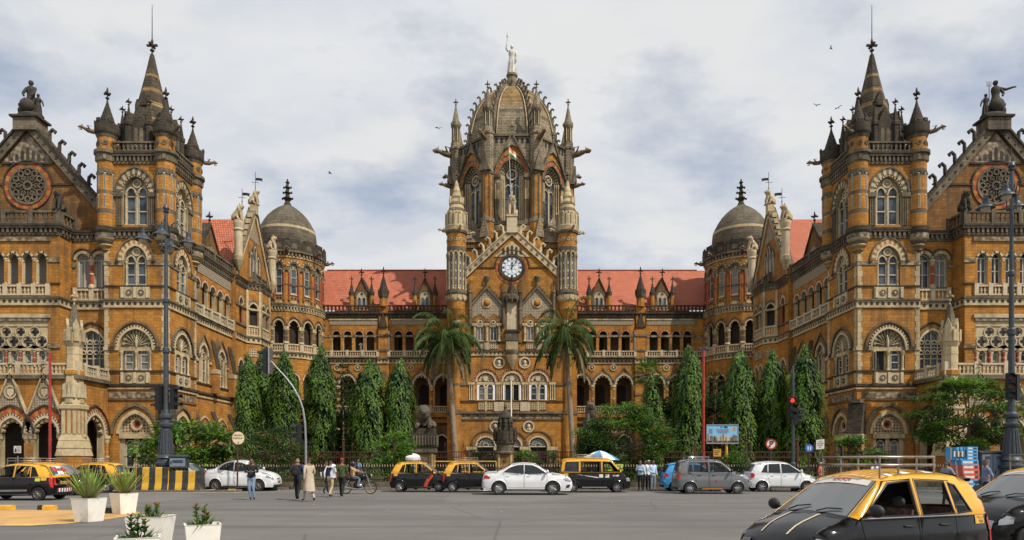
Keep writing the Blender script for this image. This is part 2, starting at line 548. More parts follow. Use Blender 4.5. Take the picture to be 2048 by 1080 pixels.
def dotband(b, F, u0, u1, z0, z1, mat='cream', pitch=.55, e1=0.):
 h = z1 - z0
 box(b, F, u0, u1 + e1 * .3, z0, z1 - .22 * h, 0, .07, mat)
 box(b, F, u0, u1 + e1 * .6, z0 - .1, z0, 0, .14, mat)
 box(b, F, u0, u1 + e1, z1 - .22 * h, z1, 0, .2, 'grey')
 n = max(1, int((u1 - u0) / pitch))
 for i in range(n):
  disc(b, F, u0 + (i + .5) * (u1 - u0) / n, z0 + .4 * h, .2 * h + .03, .02, .075, 'dark', 8)
def string(b, F, u0, u1, z, h=.14, proj=.14, mat='grey', e1=0.):
 box(b, F, u0, u1 + e1, z, z + h, -.01, proj, mat)
def quoins(b, F, u0, u1, z0, z1, mat='cream', h=.55):
 n = int((z1 - z0) / h)
 for i in range(n):
  k = .12 * (i % 2)
  box(b, F, u0 - (k if u0 > .5 else 0), u1 + (k if u0 <= .5 else 0), z0 + i * h + .01, z0 + (i + 1) * h - .01, 0, .035, mat)
def column(F, u, z0, z1, d, r=.16, shaft='ochre', cap='cream', n=8):
 b = MB()
 x, y, _ = F.P(u, 0, d)
 h = z1 - z0
 lathe(b, x, y, [(r * 1.7, z0, cap), (r * 1.7, z0 + .06 * h), (r * 1.2, z0 + .12 * h), (r, z0 + .15 * h, shaft), (r * .95, z0 + .48 * h, cap),
     (r * 1.2, z0 + .48 * h), (r * 1.2, z0 + .53 * h), (r * .95, z0 + .53 * h, shaft), (r * .9, z0 + .8 * h, cap), (r * 1.1, z0 + .82 * h), (r * 1.5, z0 + .92 * h), (r * 1.8, z0 + .93 * h), (r * 1.8, z1)], n)
 return part(b, 'column')
def pane_child(mb, frame):
 return part(mb, 'pane', frame)
def window_lights(F, uc, hw, zb, zs, d, n=1, kind='pointed', mat='framewhite', glass='windowglass', rows=2, open_leaf=False):
 """plain timber window with n lights: frame + pane child"""
 if glass == 'windowglass' and WR.random() < .3: glass = 'curtainglass'
 b, g = MB(), MB()
 archfill(g, F, uc, hw, zb, zs, kind, d, glass)
 t = .09
 for u in (uc - hw, uc + hw - t): box(b, F, u, u + t, zb, zs, d, d + .1, mat)
 box(b, F, uc - hw + t, uc + hw - t, zb, zb + t * 1.3, d, d + .12, mat)
 archring(b, F, uc, hw - t, hw, zs, kind, d, d + .1, [mat], 10)
 for i in range(1, n):
  u = uc - hw + 2 * hw * i / n
  box(b, F, u - t * .6, u + t * .6, zb + t * 1.3, zs, d, d + .11, mat)
 for k in range(1, rows + 1):
  z = zb + (zs - zb) * k / rows
  box(b, F, uc - hw + t, uc + hw - t, z - t * .5, z + t * .5, d, d + .09, mat)
 o = part(b, 'window')
 pane_child(g, o)
 return o
def window_tracery(F, uc, hw, zb, zs, d, kind='pointed', mat='cream', rose=True, closed='windowglass'):
 """big arch filled by two lancets and a rosette: frame + pane child"""
 b, g = MB(), MB()
 archfill(b, F, uc, hw, zb, zs, kind, d, mat)
 lw = hw * .30
 lz = zs + hw * .05
 for s in (-1, 1):
  u = uc + s * hw * .46
  z1 = zs - (zs - zb) * .12
  archfill(g, F, u, lw, zb + .15, z1, 'rect', d + .01, closed)
  for v in (u - lw - .07, u + lw): box(b, F, v, v + .07, zb + .15, z1, d, d + .12, 'framewhite')
  box(b, F, u - lw, u + lw, zb + .08, zb + .15, d, d + .12, 'framewhite')
  zm = zb + (z1 - zb) * .5
  box(b, F, u - lw, u + lw, zm - .05, zm + .05, d, d + .1, 'framewhite')
  archfill(g, F, u, lw * .95, z1 + .12, lz, 'pointed', d + .012, closed)
  archring(b, F, u, lw * .95, lw * 1.3, lz, 'pointed', d, d + .16, ['creamlt'], 10)
  box(b, F, u - lw - .1, u + lw + .1, z1, z1 + .12, d, d + .13, mat)
 for u in (uc - hw * .95, uc - .1, uc + hw * .95 - .2):
  x, y, _ = F.P(u + .1, 0, d + .12)
  lathe(b, x, y, [(.15, zb), (.1, zb + .2), (.1, zs - .4), (.17, zs - .15), (.17, zs)], 6, mat)
 if rose:
  zr = zs + hw * .78
  disc(g, F, uc, zr, hw * .27, d, d + .015, closed, 12)
  disc(b, F, uc, zr, hw * .36, d, d + .15, 'creamlt', 14, hw * .26)
  disc(b, F, uc, zr, hw * .09, d, d + .1, 'creamlt', 8)
  for i in range(8):
   a = i * pi / 4
   disc(b, F, uc + hw * .19 * cos(a), zr + hw * .19 * sin(a), hw * .075, d, d + .1, 'creamlt', 6, hw * .035)
 o = part(b, 'window')
 pane_child(g, o)
 return o
def finial(b, x, y, z, h, mat='dark', w=.16):
 r = h * .05
 lathe(b, x, y, [(r * 1.6, z), (r * .8, z + .25 * h), (r * 2.6, z + .34 * h), (r * .8, z + .42 * h), (r * .8, z + .6 * h), (r * 1.5, z + .8 * h), (r * .5, z + h)], 6, mat)
 k = h * w
 wbox(b, x - k, x + k, y - r, y + r, z + .56 * h, z + .56 * h + 2 * r, mat)
 wbox(b, x - r, x + r, y - k, y + k, z + .565 * h, z + .565 * h + 2 * r, mat)
 for sx, sy in ((1, 0), (-1, 0), (0, 1), (0, -1)):
  blob(b, (x + sx * k, y + sy * k, z + .56 * h + r), (r * 1.5,) * 3, mat, 5, 4)
def gargoyle(p, ang, L=1.3, mat='gargoylestone', tilt=.1):
 b = MB()
 c, s = cos(ang), sin(ang)
 P = lambda a, w, h: (p[0] + a * c - w * s, p[1] + a * s + w * c, p[2] + h)
 tube(b, [P(0, 0, 0), P(L * .4, 0, L * .02), P(L * .7, 0, L * (.06 + tilt)), P(L * .85, 0, L * (.1 + tilt)), P(L * 1.05, 0, L * (.05 + tilt))],
   [L * .17, L * .15, L * .1, L * .12, L * .05], 6, mat)
 tube(b, [P(L * .78, .03, L * .02), P(L * .98, .03, L * -.02)], [L * .06, L * .03], 5, mat)
 for w in (-1, 1):
  tube(b, [P(L * .3, w * L * .1, L * .1), P(L * .45, w * L * .25, L * .28), P(L * .2, w * L * .28, L * .25)], [L * .06, L * .05, L * .02], 5, mat)
  tube(b, [P(L * .8, w * L * .06, L * .16 + tilt * L), P(L * .76, w * L * .1, L * .28 + tilt * L)], [L * .04, L * .01], 4, mat)
 return part(b, 'gargoyle')
def crocket(b, p, dx, dy, dz, h, mat='dark'):
 """curled hook leaf growing at p along the outward direction (dx, dy, dz)"""
 o = Vector((dx, dy, dz)).normalized()
 up = Vector((0, 0, 1))
 P = Vector(p)
 pts = [P, P + up * h * .35 + o * h * .1, P + up * h * .75 + o * h * .12, P + up * h * .98 + o * h * .38, P + up * h * .8 + o * h * .62, P + up * h * .62 + o * h * .5]
 tube(b, pts, [h * .24, h * .17, h * .15, h * .16, h * .13, h * .1], 6, mat)
def rake(b, F, u0, z0, u1, z1, th, d0, d1, mat):
 """sloping coping: parallelogram of vertical thickness th"""
 pts = [(u0, z0 - th), (u1, z1 - th), (u1, z1), (u0, z0)]
 prism(b, F, pts if u1 > u0 else pts[::-1], d0, d1, mat)
def turret_top(x, y, z0, z1, zc, zt, r, mat='dark', fh=1.5, cone_r=None, body='grey', n=12):
 """cup with battlements z0..z1, cone to zc, finial to zt; returns a turret part with cone_roof and finial children"""
 b = MB()
 lathe(b, x, y, [(r * .8, z0 - .3, body), (r * .95, z0), (r * 1.0, z0 + .15, mat), (r * 1.12, z0 + .4), (r * 1.12, z1), (r * .9, z1), (r * .9, z1 - .2)], n, mat)
 for i in range(n):
  a = 2 * pi * (i + .5) / n
  if i % 2 == 0:
   F = Fr(x + r * 1.03 * cos(a), y + r * 1.03 * sin(a), -sin(a), cos(a))
   box(b, F, -r * .2, r * .2, z1, z1 + .3, -.1, .1, mat, True)
 t = part(b, 'turret')
 c = MB()
 R = cone_r or r * .85
 prof = [(R, z1 - .2)]
 k = 5
 for i in range(k):
  f0, f1 = (i + 1) / k, (i + 1) / k
  rr = R * (1 - f0) + .09
  z = z1 + (zc - z1) * f0
  prof += [(rr + .035, z - .05), (rr, z)]
 lathe(c, x, y, prof, n, mat)
 part(c, 'cone_roof', t)
 f = MB()
 finial(f, x, y, zc - .05, zt - zc, mat)
 part(f, 'finial', t)
 return t
# ---- levels shared by the whole building (metres)
Z_S1, Z_BAND0, Z_BAND1, Z_SILL, Z_CAP, Z_COR0, Z_COR1, Z_PAR = 8.75, 16.7, 17.45, 18.65, 20.75, 23.35, 24.35, 25.4
def tower_face(F, w, ground='lattice', open_win=False):
 c = w / 2
 b = MB()
 wall(b, F, 0, w, 0, Z_S1, [(c, 1.55, 0, 4.3, 'pointed')], .5, 'ochre', 'cream')
 wall(b, F, 0, w, Z_S1, Z_BAND0 - .1, [(c, 1.6, 10.5, 12.75, 'low')], .45, 'ochre', 'cream')
 wall(b, F, 0, w, Z_BAND0 - .1, Z_COR0 + .3, [(c, 1.14, Z_SILL + .15, 21.2, 'pointed')], .5, 'ochre', 'cream')
 wall(b, F, 0, w, Z_COR0 + .3, 31.0, [(c, 1.25, 24.7, 27.85, 'pointed')], .6, 'ochre', 'cream')
 for z in (27.6, 25.9): box(b, F, 0, w, z - .22, z + .1, 0, .012, 'grey') if False else None
 quoins(b, F, .05, .42, 9.2, Z_COR0 - .3)
 quoins(b, F, w - .42, w - .05, 9.2, Z_COR0 - .3)
 archring(b, F, c, 1.55, 1.85, 4.3, 'pointed', 0, .1, ['cream'], 14)
 archring(b, F, c, 2.15, 2.4, 4.3, 'pointed', 0, .16, ['grey'], 16)
 archring(b, F, c, 1.6, 1.78, 12.75, 'low', -.02, .1, ['creamlt'], 18)
 archring(b, F, c, 1.78, 1.95, 12.75, 'low', 0, .07, ['dark', 'creamlt'], 40)
 archring(b, F, c, 2.15, 2.32, 12.75, 'low', 0, .16, ['grey'], 18)
 archring(b, F, c, 1.14, 1.3, 21.2, 'pointed', -.02, .09, ['creamlt'], 14)
 archring(b, F, c, 1.3, 1.72, 21.2, 'pointed', 0, .06, ['creamlt', 'ochre'], 20)
 archring(b, F, c, 1.72, 1.84, 21.2, 'pointed', 0, .15, ['grey'], 16)
 archring(b, F, c, 1.25, 1.4, 27.85, 'pointed', -.02, .06, ['cream', 'dark'], 30)
 archring(b, F, c, 1.4, 1.88, 27.85, 'pointed', 0, .09, ['grey', 'cream'], 20)
 archring(b, F, c, 1.88, 2.0, 27.85, 'pointed', 0, .18, ['grey'], 16)
 for s in (-1, 1):
  for k in range(3):
   x, y, _ = F.P(c + s * (1.38 + .2 * k), 0, .02)
   lathe(b, x, y, [(.1, 24.6), (.09, 27.2), (.14, 27.4), (.14, 27.75)], 6, 'grey')
  box(b, F, c + s * 1.65 - .42, c + s * 1.65 + .42, 27.4, 27.8, 0, .2, 'grey')
  box(b, F, c + s * 2.25 - .28, c + s * 2.25 + .28, 12.55, 12.78, 0, .22, 'dark')
  box(b, F, c + s * 1.78 - .14, c + s * 1.78 + .14, 21.0, 21.2, 0, .2, 'dark')
 string(b, F, 0, c - 1.62, 12.45, .35, .12, 'cream')
 string(b, F, c + 1.62, w, 12.45, .35, .12, 'cream', .12)
 string(b, F, 0, w, 10.35, .14, .16, 'dark', .16)
 string(b, F, 0, w, 8.95, .22, .25, 'dark', .25)
 string(b, F, 0, w, 8.65, .2, .14, 'cream', .14)
 box(b, F, .5, w - .5, 7.75, 8.4, 0, .04, 'frieze')
 string(b, F, 0, w, 7.55, .15, .1, 'ochre_dark')
 dotband(b, F, 0, w, Z_BAND0, Z_BAND1, e1=.2)
 string(b, F, 0, c - 1.16, Z_CAP, .4, .09, 'frieze')
 string(b, F, c + 1.16, w, Z_CAP, .4, .09, 'frieze')
 string(b, F, 0, w, Z_SILL, .13, .12, 'dark', .12)
 for z0, z1 in ((9.2, 10.33), (17.5, 18.62)):
  box(b, F, c - 1.45, c + 1.45, z0, z1, 0, .1, 'cream')
  for u in (c - 1.35, c - .12, c + 1.1): box(b, F, u, u + .25, z0 + .05, z1 - .03, .1, .2, 'creamlt')
  for u in (c - .6, c + .6):
   disc(b, F, u, (z0 + z1) / 2, .3, .1, .16, 'grey', 10, .18)
   disc(b, F, u, (z0 + z1) / 2, .1, .1, .18, 'creamlt', 8)
 cornice(b, F, 0, w, Z_COR0, Z_COR1, .42, 'grey', 'dark', .45, e1=.42)
 cornice(b, F, 0, w, 30.6, 31.75, .4, 'grey', 'dark', .4, e1=.4)
 part(b, 'tower_wall')
 t = MB()
 archfill(t, F, c, 1.6, 12.75, 12.75, 'low', -.25, 'carving')
 box(t, F, c - 1.6, c + 1.6, 12.4, 12.75, -.3, -.1, 'cream')
 tube(t, [F.P(c, 12.8, -.15), F.P(c, 13.3, -.12), F.P(c + .05, 13.75, -.1), F.P(c + .12, 13.95, -.06)], [.1, .16, .09, .06], 6, 'creamlt')
 for i in range(11):
  a = pi * (i + .5) / 11
  tube(t, [F.P(c + .25 * cos(a), 12.95 + .25 * sin(a), -.2), F.P(c + 1.35 * cos(a), 12.95 + 1.75 * sin(a) * .95, -.2)], [.03, .09], 4, 'cream')
  disc(t, F, c + 1.25 * cos(a), 12.9 + 1.65 * sin(a), .14, -.26, -.13, 'cream', 7)
 part(t, 'tympanum')
 for s in (-1, 1):
  if open_win and s > 0:
   g = MB()
   box(g, F, c + .2, c + 1.2, 10.5, 12.4, -.5, -.44, 'black')
   f = part(g, 'window')
   l = MB()
   F2 = Fr(F.P(c + 1.2, 0, -.2)[0], F.P(c + 1.2, 0, -.2)[1], F.t[0] * .35 + F.n[0], F.t[1] * .35 + F.n[1])
   box(l, F2, 0, .55, 10.6, 12.3, -.02, .02, 'framewhite', True)
   part(l, 'casement', f)
  else:
   window_lights(F, c + s * .75, .42, 10.55, 12.05, -.35, 1, 'pointed', rows=2)
 b = MB()
 box(b, F, c - .25, c + .25, 10.5, 12.42, -.45, -.22, 'cream')
 for u in (c - 1.42, c, c + 1.42):
  x, y, _ = F.P(u, 0, -.1)
  lathe(b, x, y, [(.2, 10.5), (.12, 10.75), (.12, 11.9), (.22, 12.3), (.22, 12.42)], 7, 'cream')
 for u in (c - 1.6, c + 1.2): box(b, F, u, u + .4, 10.5, 12.4, -.45, -.3, 'cream')
 part(b, 'window_surround')
 window_tracery(F, c, 1.14, Z_SILL + .15, 21.2, -.3)
 window_tracery(F, c, 1.25, 24.7, 27.85, -.4)
 l = MB()
 archfill(l, F, c, 1.55, 4.3, 4.3, 'pointed', -.35, 'lattice')
 disc(l, F, c, 5.25, .62, -.35, -.2, 'cream', 14, .4)
 disc(l, F, c, 5.25, .4, -.35, -.3, 'redstone', 12, .22)
 disc(l, F, c, 5.25, .22, -.35, -.29, 'black', 8)
 box(l, F, c - 1.55, c + 1.55, 3.85, 4.3, -.45, .1, 'cream')
 for u in (c - 1.55, c - .22, c + 1.12): box(l, F, u, u + .44, 0, 3.85, -.4, -.15, 'cream')
 part(l, 'tympanum')
 for s in (-1, 1): window_lights(F, c + s * .68, .42, 1., 3.2, -.35, 1, 'pointed', rows=2)
def arch_bay(F, u0, u1, z0, z1, centers, hw, zb, zs, kind, rings, shaft='ochre', cap='cream', colr=.17, back=2.6, cold=None, name='arcade_wall', mat='ochre', colz0=None, backmat='interiorwall', doors=False, cusps=0.):
 """loggia: wall pierced by arches carried on columns, with a deep back wall, floor and ceiling"""
 b = MB()
 zc = zs - .02
 wall(b, F, u0, u1, z0, z1, [(c, hw, zb, zs, kind) for c in centers], .45, mat, 'cream')
 for hi, ho, d1, mats, n in rings:
  for c in centers: archring(b, F, c, hw * hi, hw * ho, zs, kind, -.01, d1, mats, n)
 if cusps:
  for c in centers:
   for k in range(7):
    a = pi * (k + .5) / 7
    disc(b, F, c + hw * .98 * cos(a), zs + hw * 1.1 * sin(a), cusps, -.4, -.05, 'cream', 6)
 ub0, ub1 = u0 - .05, u1 + .05
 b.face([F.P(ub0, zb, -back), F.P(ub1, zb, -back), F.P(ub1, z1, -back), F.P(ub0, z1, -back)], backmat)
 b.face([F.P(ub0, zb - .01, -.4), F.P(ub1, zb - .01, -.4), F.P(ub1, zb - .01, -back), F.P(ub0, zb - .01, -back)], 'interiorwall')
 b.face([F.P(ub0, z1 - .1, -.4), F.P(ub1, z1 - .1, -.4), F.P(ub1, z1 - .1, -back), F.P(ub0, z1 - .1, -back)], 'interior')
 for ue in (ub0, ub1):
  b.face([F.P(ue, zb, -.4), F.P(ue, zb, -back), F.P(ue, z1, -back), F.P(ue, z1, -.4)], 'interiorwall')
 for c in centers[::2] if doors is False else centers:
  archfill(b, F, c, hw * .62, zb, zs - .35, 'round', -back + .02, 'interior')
 part(b, name)
 pitch = centers[1] - centers[0] if len(centers) > 1 else 2.
 ends = [centers[0] - pitch / 2] + [c + pitch / 2 for c in centers]
 for u in ends: column(F, u, zb if colz0 is None else colz0, zs, -.2 if cold is None else cold, colr, shaft, cap)
def side_window(F, c, hw, zb, zs, d, kind='ogee'):
 """tall pointed window with hood seen on the wing's inner flank"""
 b = MB()
 archring(b, F, c, hw, hw + .18, zs, 'pointed', -.02, .1, ['creamlt'], 14)
 archring(b, F, c, hw + .18, hw + .32, zs, 'pointed', 0, .07, ['dark', 'cream'], 30)
 archring(b, F, c, hw + .55, hw + .72, zs, kind, 0, .16, ['grey'], 16)
 for s in (-1, 1):
  box(b, F, c + s * (hw + .35) - .3, c + s * (hw + .35) + .3, zs - .3, zs, 0, .18, 'grey')
  x, y, _ = F.P(c + s * (hw + .12), 0, .05)
  lathe(b, x, y, [(.16, zb), (.1, zb + .2), (.1, zs - .6), (.16, zs - .3)], 7, 'cream')
 part(b, 'window_surround')
 window_tracery(F, c, hw, zb, zs, d, 'pointed')
def build_half(sx):
 global SX
 SX = sx
 YF, X0, X1 = 66.6, -39.8, -33.65
 W = X1 - X0
 FF = Fr(X0, YF)
 FS = Fr(X1, YF, 0, 1)
 tower_face(FF, W, open_win=(sx < 0))
 tower_face(FS, W)
 b = MB()
 FB = Fr(X1, YF + W, -1, 0)
 FL = Fr(X0, YF + W, 0, -1)
 for F in (FB, FL):
  wall(b, F, 0, W, 0, 31.7, [], .1, 'ochre')
  cornice(b, F, 0, W, 30.6, 31.75, .4, 'grey', 'dark', .6, e1=.4)
 b.face([(X0, YF, 31.7), (X1, YF, 31.7), (X1, YF + W, 31.7), (X0, YF + W, 31.7)], 'dark')
 part(b, 'tower_wall')
 for F in (FF, FS, FB, FL): balustrade(F, .9, W - .9, 31.76, 32.75, .2, 'grey', .42)
 for x, y in ((X0 + .15, YF + .3), (X1 - .25, YF + .25), (X1 - .25, YF + W - .25), (X0 + .15, YF + W - .25)):
  s = MB()
  r = .88
  lathe(s, x, y, [(.15, 21.6, 'grey'), (.42, 22.1), (.5, 22.2, 'ochre'), (.45, 22.5, 'cream'), (.75, 22.65), (.68, 22.75, 'grey'), (.85, 23.), (.82, 23.1, 'cream'), (1.0, 23.25), (1.02, 23.3, 'frieze'), (1.02, 23.75, 'dark'), (1.15, 24.0), (1.15, 24.4), (r, 24.45, 'ochre'),
      (r, 25.7, 'grey'), (r + .01, 26.1, 'ochre'), (r, 27.6, 'grey'), (r + .01, 27.9, 'ochre'), (r, 29.3, 'grey'), (r, 30.0, 'ochre'), (r, 30.7, 'grey'), (r + .1, 30.8), (r + .12, 31.4), (r + .3, 31.5), (r + .3, 31.8), (r, 31.85, 'ochre'), (r, 33.1, 'grey'), (r + .1, 33.3)], 16, 'ochre')
  for k in range(8):
   a = 2 * pi * k / 8 + .3
   F = Fr(x + (r + .005) * cos(a), y + (r + .005) * sin(a), -sin(a), cos(a))
   box(s, F, -.09, .09, 26.15, 27.5, -.06, .02, 'creamlt')
   box(s, F, -.09, .09, 28.0, 29.6, -.06, .02, 'creamlt')
   box(s, F, -.045, .045, 26.2, 27.4, -.06, .028, 'windowglass')
   box(s, F, -.045, .045, 28.05, 29.5, -.06, .028, 'windowglass')
   archring(s, F, 0, .16, .27, 29.5, 'pointed', -.1, .05, ['grey'], 8)
   disc(s, F, 0, 32.5, .24, -.06, .05, 'grey', 10)
   disc(s, F, 0, 32.5, .12, -.06, .06, 'dark', 8)
   if k % 2 == 0: box(s, F, -.14, .14, 30.85, 31.35, -.05, .16, 'frieze')
  part(s, 'turret_shaft')
  turret_top(x, y, 33.2, 34.5, 36.7, 38.3, 1.0, 'dark', cone_r=.68)
  gargoyle((x + (.9 if x > -37 else -.9), y - .6 if y < 69 else y + .6, 33.6), atan2(-.6 if y < 69 else .6, 1 if x > -37 else -1), 1.3)
 cx, cy = (X0 + X1) / 2, YF + W / 2
 s = MB()
 lathe(s, cx, cy, [(2.6, 31.7, 'dark'), (2.5, 34.4), (2.35, 34.5, 'spire')], 8, 'dark', False, pi / 8)
 zz, zt, r0 = 34.4, 43.1, 2.2
 bands = [(34.4, 'spire'), (35.6, 'domeyellow'), (36.05, 'spire'), (37.3, 'domeyellow'), (37.8, 'spire'), (38.9, 'domeyellow'), (39.35, 'spire'), (40.6, 'domeyellow'), (40.95, 'spire'), (41.5, 'dark'), (43.1, 'dark')]
 lathe(s, cx, cy, [(r0 * (1 - (z - zz) / (zt - zz + .4)) + .05 + .12 * sin(pi * (z - zz) / 9) * -1 + .06, z, m) for z, m in bands], 8, 'spire', False, pi / 8)
 sp = part(s, 'spire')
 f = MB()
 finial(f, cx, cy, 42.9, 1.9, 'dark', .24)
 tube(f, [(cx, cy, 44.5), (cx, cy, 48.2)], [.05, .025], 5, 'iron')
 part(f, 'finial', sp)
 for k in range(8):
  a = pi / 8 + k * pi / 4
  p = MB()
  x, y = cx + 2.65 * cos(a), cy + 2.65 * sin(a)
  lathe(p, x, y, [(.36, 31.8), (.34, 34.6), (.44, 34.7), (.44, 35.0), (.3, 35.1), (.06, 36.6)], 6, 'dark', False)
  finial(p, x, y, 36.4, 1.0, 'dark', .26)
  part(p, 'pinnacle')
  a2 = k * pi / 4
  F = Fr(cx + 2.42 * cos(a2), cy + 2.42 * sin(a2), -sin(a2), cos(a2))
  l = MB()
  prism(l, F, [(-.7, 31.8), (.7, 31.8), (.7, 34.9), (0, 36.5), (-.7, 34.9)], -.9, .12, 'dark')
  archfill(l, F, -.27, .18, 32.6, 34.2, 'pointed', .13, 'grey')
  archfill(l, F, .27, .18, 32.6, 34.2, 'pointed', .13, 'grey')
  if k % 2 == 0:
   F3 = Fr(cx + 1.5 * cos(a2), cy + 1.5 * sin(a2), -sin(a2), cos(a2))
   prism(l, F3, [(-.3, 37.2), (.3, 37.2), (.3, 37.9), (0, 38.6), (-.3, 37.9)], -.5, .1, 'dark')
  part(l, 'lucarne')
 YR = 67.5
 RX0, RX1 = -43.5, X0
 w = RX1 - RX0
 FR_ = Fr(RX0, YR)
 b = MB()
 wc = w / 2 + .1
 wall(b, FR_, 0, w, 0, Z_BAND0 - .1, [(w - 1.75, 1.3, 9.6, 12.9, 'pointed')], .5, 'ochre', 'cream')
 wall(b, FR_, 0, w, Z_BAND0 - .1, Z_COR1, [(wc - .85, .62, 18.7, 21.5, 'round'), (wc + .85, .62, 18.7, 21.5, 'round')], .5, 'ochre', 'cream')
 archring(b, FR_, w - 1.75, 1.3, 1.5, 12.9, 'pointed', -.02, .09, ['creamlt'], 16)
 archring(b, FR_, w - 1.75, 1.5, 1.85, 12.9, 'pointed', 0, .05, ['grey', 'ochre', 'ochre'], 24)
 archring(b, FR_, w - 1.75, 1.85, 1.98, 12.9, 'pointed', 0, .14, ['dark'], 16)
 for s in (-1, 1):
  archring(b, FR_, wc + s * .85, .62, .9, 21.5, 'round', -.02, .1, ['cream'], 14)
  archring(b, FR_, wc + s * .85, .98, 1.08, 21.6, 'round', 0, .14, ['grey'], 14)
 dotband(b, FR_, 0, w, Z_BAND0, Z_BAND1)
 string(b, FR_, 0, w, Z_SILL, .13, .12, 'dark')
 string(b, FR_, 0, .4, Z_CAP, .4, .1, 'frieze')
 cornice(b, FR_, 0, w, Z_COR0, Z_COR1, .35, 'grey', 'dark', .45)
 wall(b, Fr(X0, YR, 0, -1), 0, YR - YF, 0, Z_COR1, [], .1, 'ochre')
 part(b, 'wall')
 for s in (-1, 1): window_lights(FR_, wc + s * .85, .62, 18.7, 21.5, -.35, 2, 'round', glass='blindgrey' if sx > 0 else 'windowglass', rows=1 if sx > 0 else 2)
 column(FR_, wc, 18.7, 21.5, -.05, .2, 'redstone')
 o = window_lights(FR_, w - 1.75, 1.3, 9.6, 12.9, -.35, 4, 'pointed', 'creamlt', rows=3)
 t = MB()
 for k in range(4):
  u = w - 1.75 - 1.3 + .325 + k * .65
  archring(t, FR_, u, .2, .32, 12.3, 'pointed', -.33, -.22, ['creamlt'], 8)
  archring(t, FR_, u, .2, .32, 13.3, 'pointed', -.33, -.22, ['creamlt'], 8)
 for k in range(3): box(t, FR_, w - 1.75 - .65 + k * .65 - .05, w - 1.75 - .65 + k * .65 + .05, 12.2, 14.3, -.34, -.22, 'creamlt')
 box(t, FR_, w - 1.75 - 1.2, w - 1.75 + 1.2, 12.2, 12.3, -.34, -.22, 'creamlt')
 box(t, FR_, w - 1.75 - 1.2, w - 1.75 + 1.2, 13.2, 13.3, -.34, -.22, 'creamlt')
 part(t, 'tracery', o)
 balustrade(FR_, wc - 1.6, wc + 1.6, Z_BAND1 + .05, Z_SILL, .1, 'creamlt', .4, 3)
 YG, GX0, GX1 = 65.6, -54.0, -43.5
 FG = Fr(GX0, YG)
 w = GX1 - GX0
 cs = [w - 1.05 - .68 - k * 1.36 for k in range(6)][::-1]
 L0, L1 = cs[0] - .68, cs[-1] + .68
 arch_bay(FG, L0 - .01, L1 + .01, Z_SILL - .1, 22.9, cs, .5, Z_SILL, 21.0, 'pointed', [(1.0, 1.36, .05, ['creamlt', 'dark', 'cream'], 12)], 'ochre', 'cream', .14, 1.2, backmat='blindgrey' if sx > 0 else 'interiorwall')
 if sx < 0:
  for c in cs: window_lights(FG, c, .48, Z_SILL + .05, 21.2, -.4, 2, 'pointed', rows=2)
 b = MB()
 wall(b, FG, 0, L0, 0, Z_COR1, [], .1, 'ochre')
 wall(b, FG, L1, w, 0, Z_COR1, [], .1, 'ochre')
 wall(b, FG, L0, L1, 22.9, Z_COR1, [], .1, 'ochre')
 box(b, FG, L0 - .1, L1 + .25, 22.75, 23.15, 0, .14, 'frieze')
 wall(b, FG, L0, L1, 15.4, Z_SILL - .1, [], .1, 'ochre')
 wall(b, FG, L0, L1, 0, 10.7, [], .1, 'ochre')
 wall(b, Fr(GX1, YG, 0, 1), 0, YR - YG, 0, Z_COR1 + 1.2, [], .1, 'ochre')
 dotband(b, FG, 0, w, Z_BAND0, Z_BAND1, e1=.2)
 dotband(b, Fr(GX1, YG, 0, 1), 0, YR - YG, Z_BAND0, Z_BAND1)
 cornice(b, FG, 0, w, Z_COR0, Z_COR1, .42, 'grey', 'dark', .45, e1=.42)
 cornice(b, Fr(GX1, YG, 0, 1), 0, YR - YG - .36, Z_COR0, Z_COR1, .42, 'grey', 'dark', .45)
 box(b, FG, L0 - .1, L1 + .25, 15.4, 15.75, 0, .16, 'cream')
 box(b, FG, L0, L1 + .1, 15.1, 15.4, 0, .1, 'frieze')
 string(b, FG, L1, w, Z_CAP, .4, .1, 'frieze', .1)
 string(b, FG, L1, w, Z_SILL, .13, .12, 'dark', .12)
 string(b, FG, L1, w, 12.5, .35, .12, 'frieze', .12)
 part(b, 'wall')
 balustrade(FG, L0, L1, Z_BAND1 + .1, Z_SILL - .1, .12, 'creamlt', .33, 7)
 balustrade(FG, 0, w, Z_COR1 + .02, Z_COR1 + 1.3, .2, 'grey', .45, 5)
 balustrade(Fr(GX1, YG, 0, 1), .1, 2.2, Z_COR1 + .02, Z_COR1 + 1.3, .2, 'grey', .45, 2)
 sc = MB()
 box(sc, FG, L0, L1, 14.6, 15.1, -.3, -.05, 'cream')
 box(sc, FG, L0, L1, 12.75, 14.6, -.3, -.12, 'cream')
 for c in cs:
  for z, r, uo in ((14.05, .27, .68), (13.15, .3, 0.)):
   u = c + uo
   if u > L1 - .3: continue
   disc(sc, FG, u, z, r * 2.0, -.12, -.03, 'creamlt', 12, r * 1.75)
   disc(sc, FG, u, z, r * .6, -.2, -.108, 'black', 8)
   for a in range(4): disc(sc, FG, u + r * .8 * cos(a * pi / 2), z + r * .8 * sin(a * pi / 2), r * .6, -.2, -.11 + a * .001, 'black', 9)
 for c in cs:
  for s in (-1, 1): box(sc, FG, c + s * .68 - .14, c + s * .68 + .14, 12.4, 12.75, -.35, 0, 'cream')
  archring(sc, FG, c, .3, .52, 11.9, 'pointed', -.3, -.08, ['creamlt'], 8)
  for s in (-1, 1): box(sc, FG, c + s * .42 - .1, c + s * .42 + .1, 10.7, 11.9, -.3, -.1, 'creamlt')
 box(sc, FG, L0, L1, 12.25, 12.5, -.3, -.02, 'cream')
 sc.face([FG.P(L0, 10.7, -.5), FG.P(L1, 10.7, -.5), FG.P(L1, 15.2, -.5), FG.P(L0, 15.2, -.5)], 'interior')
 part(sc, 'tracery_screen')
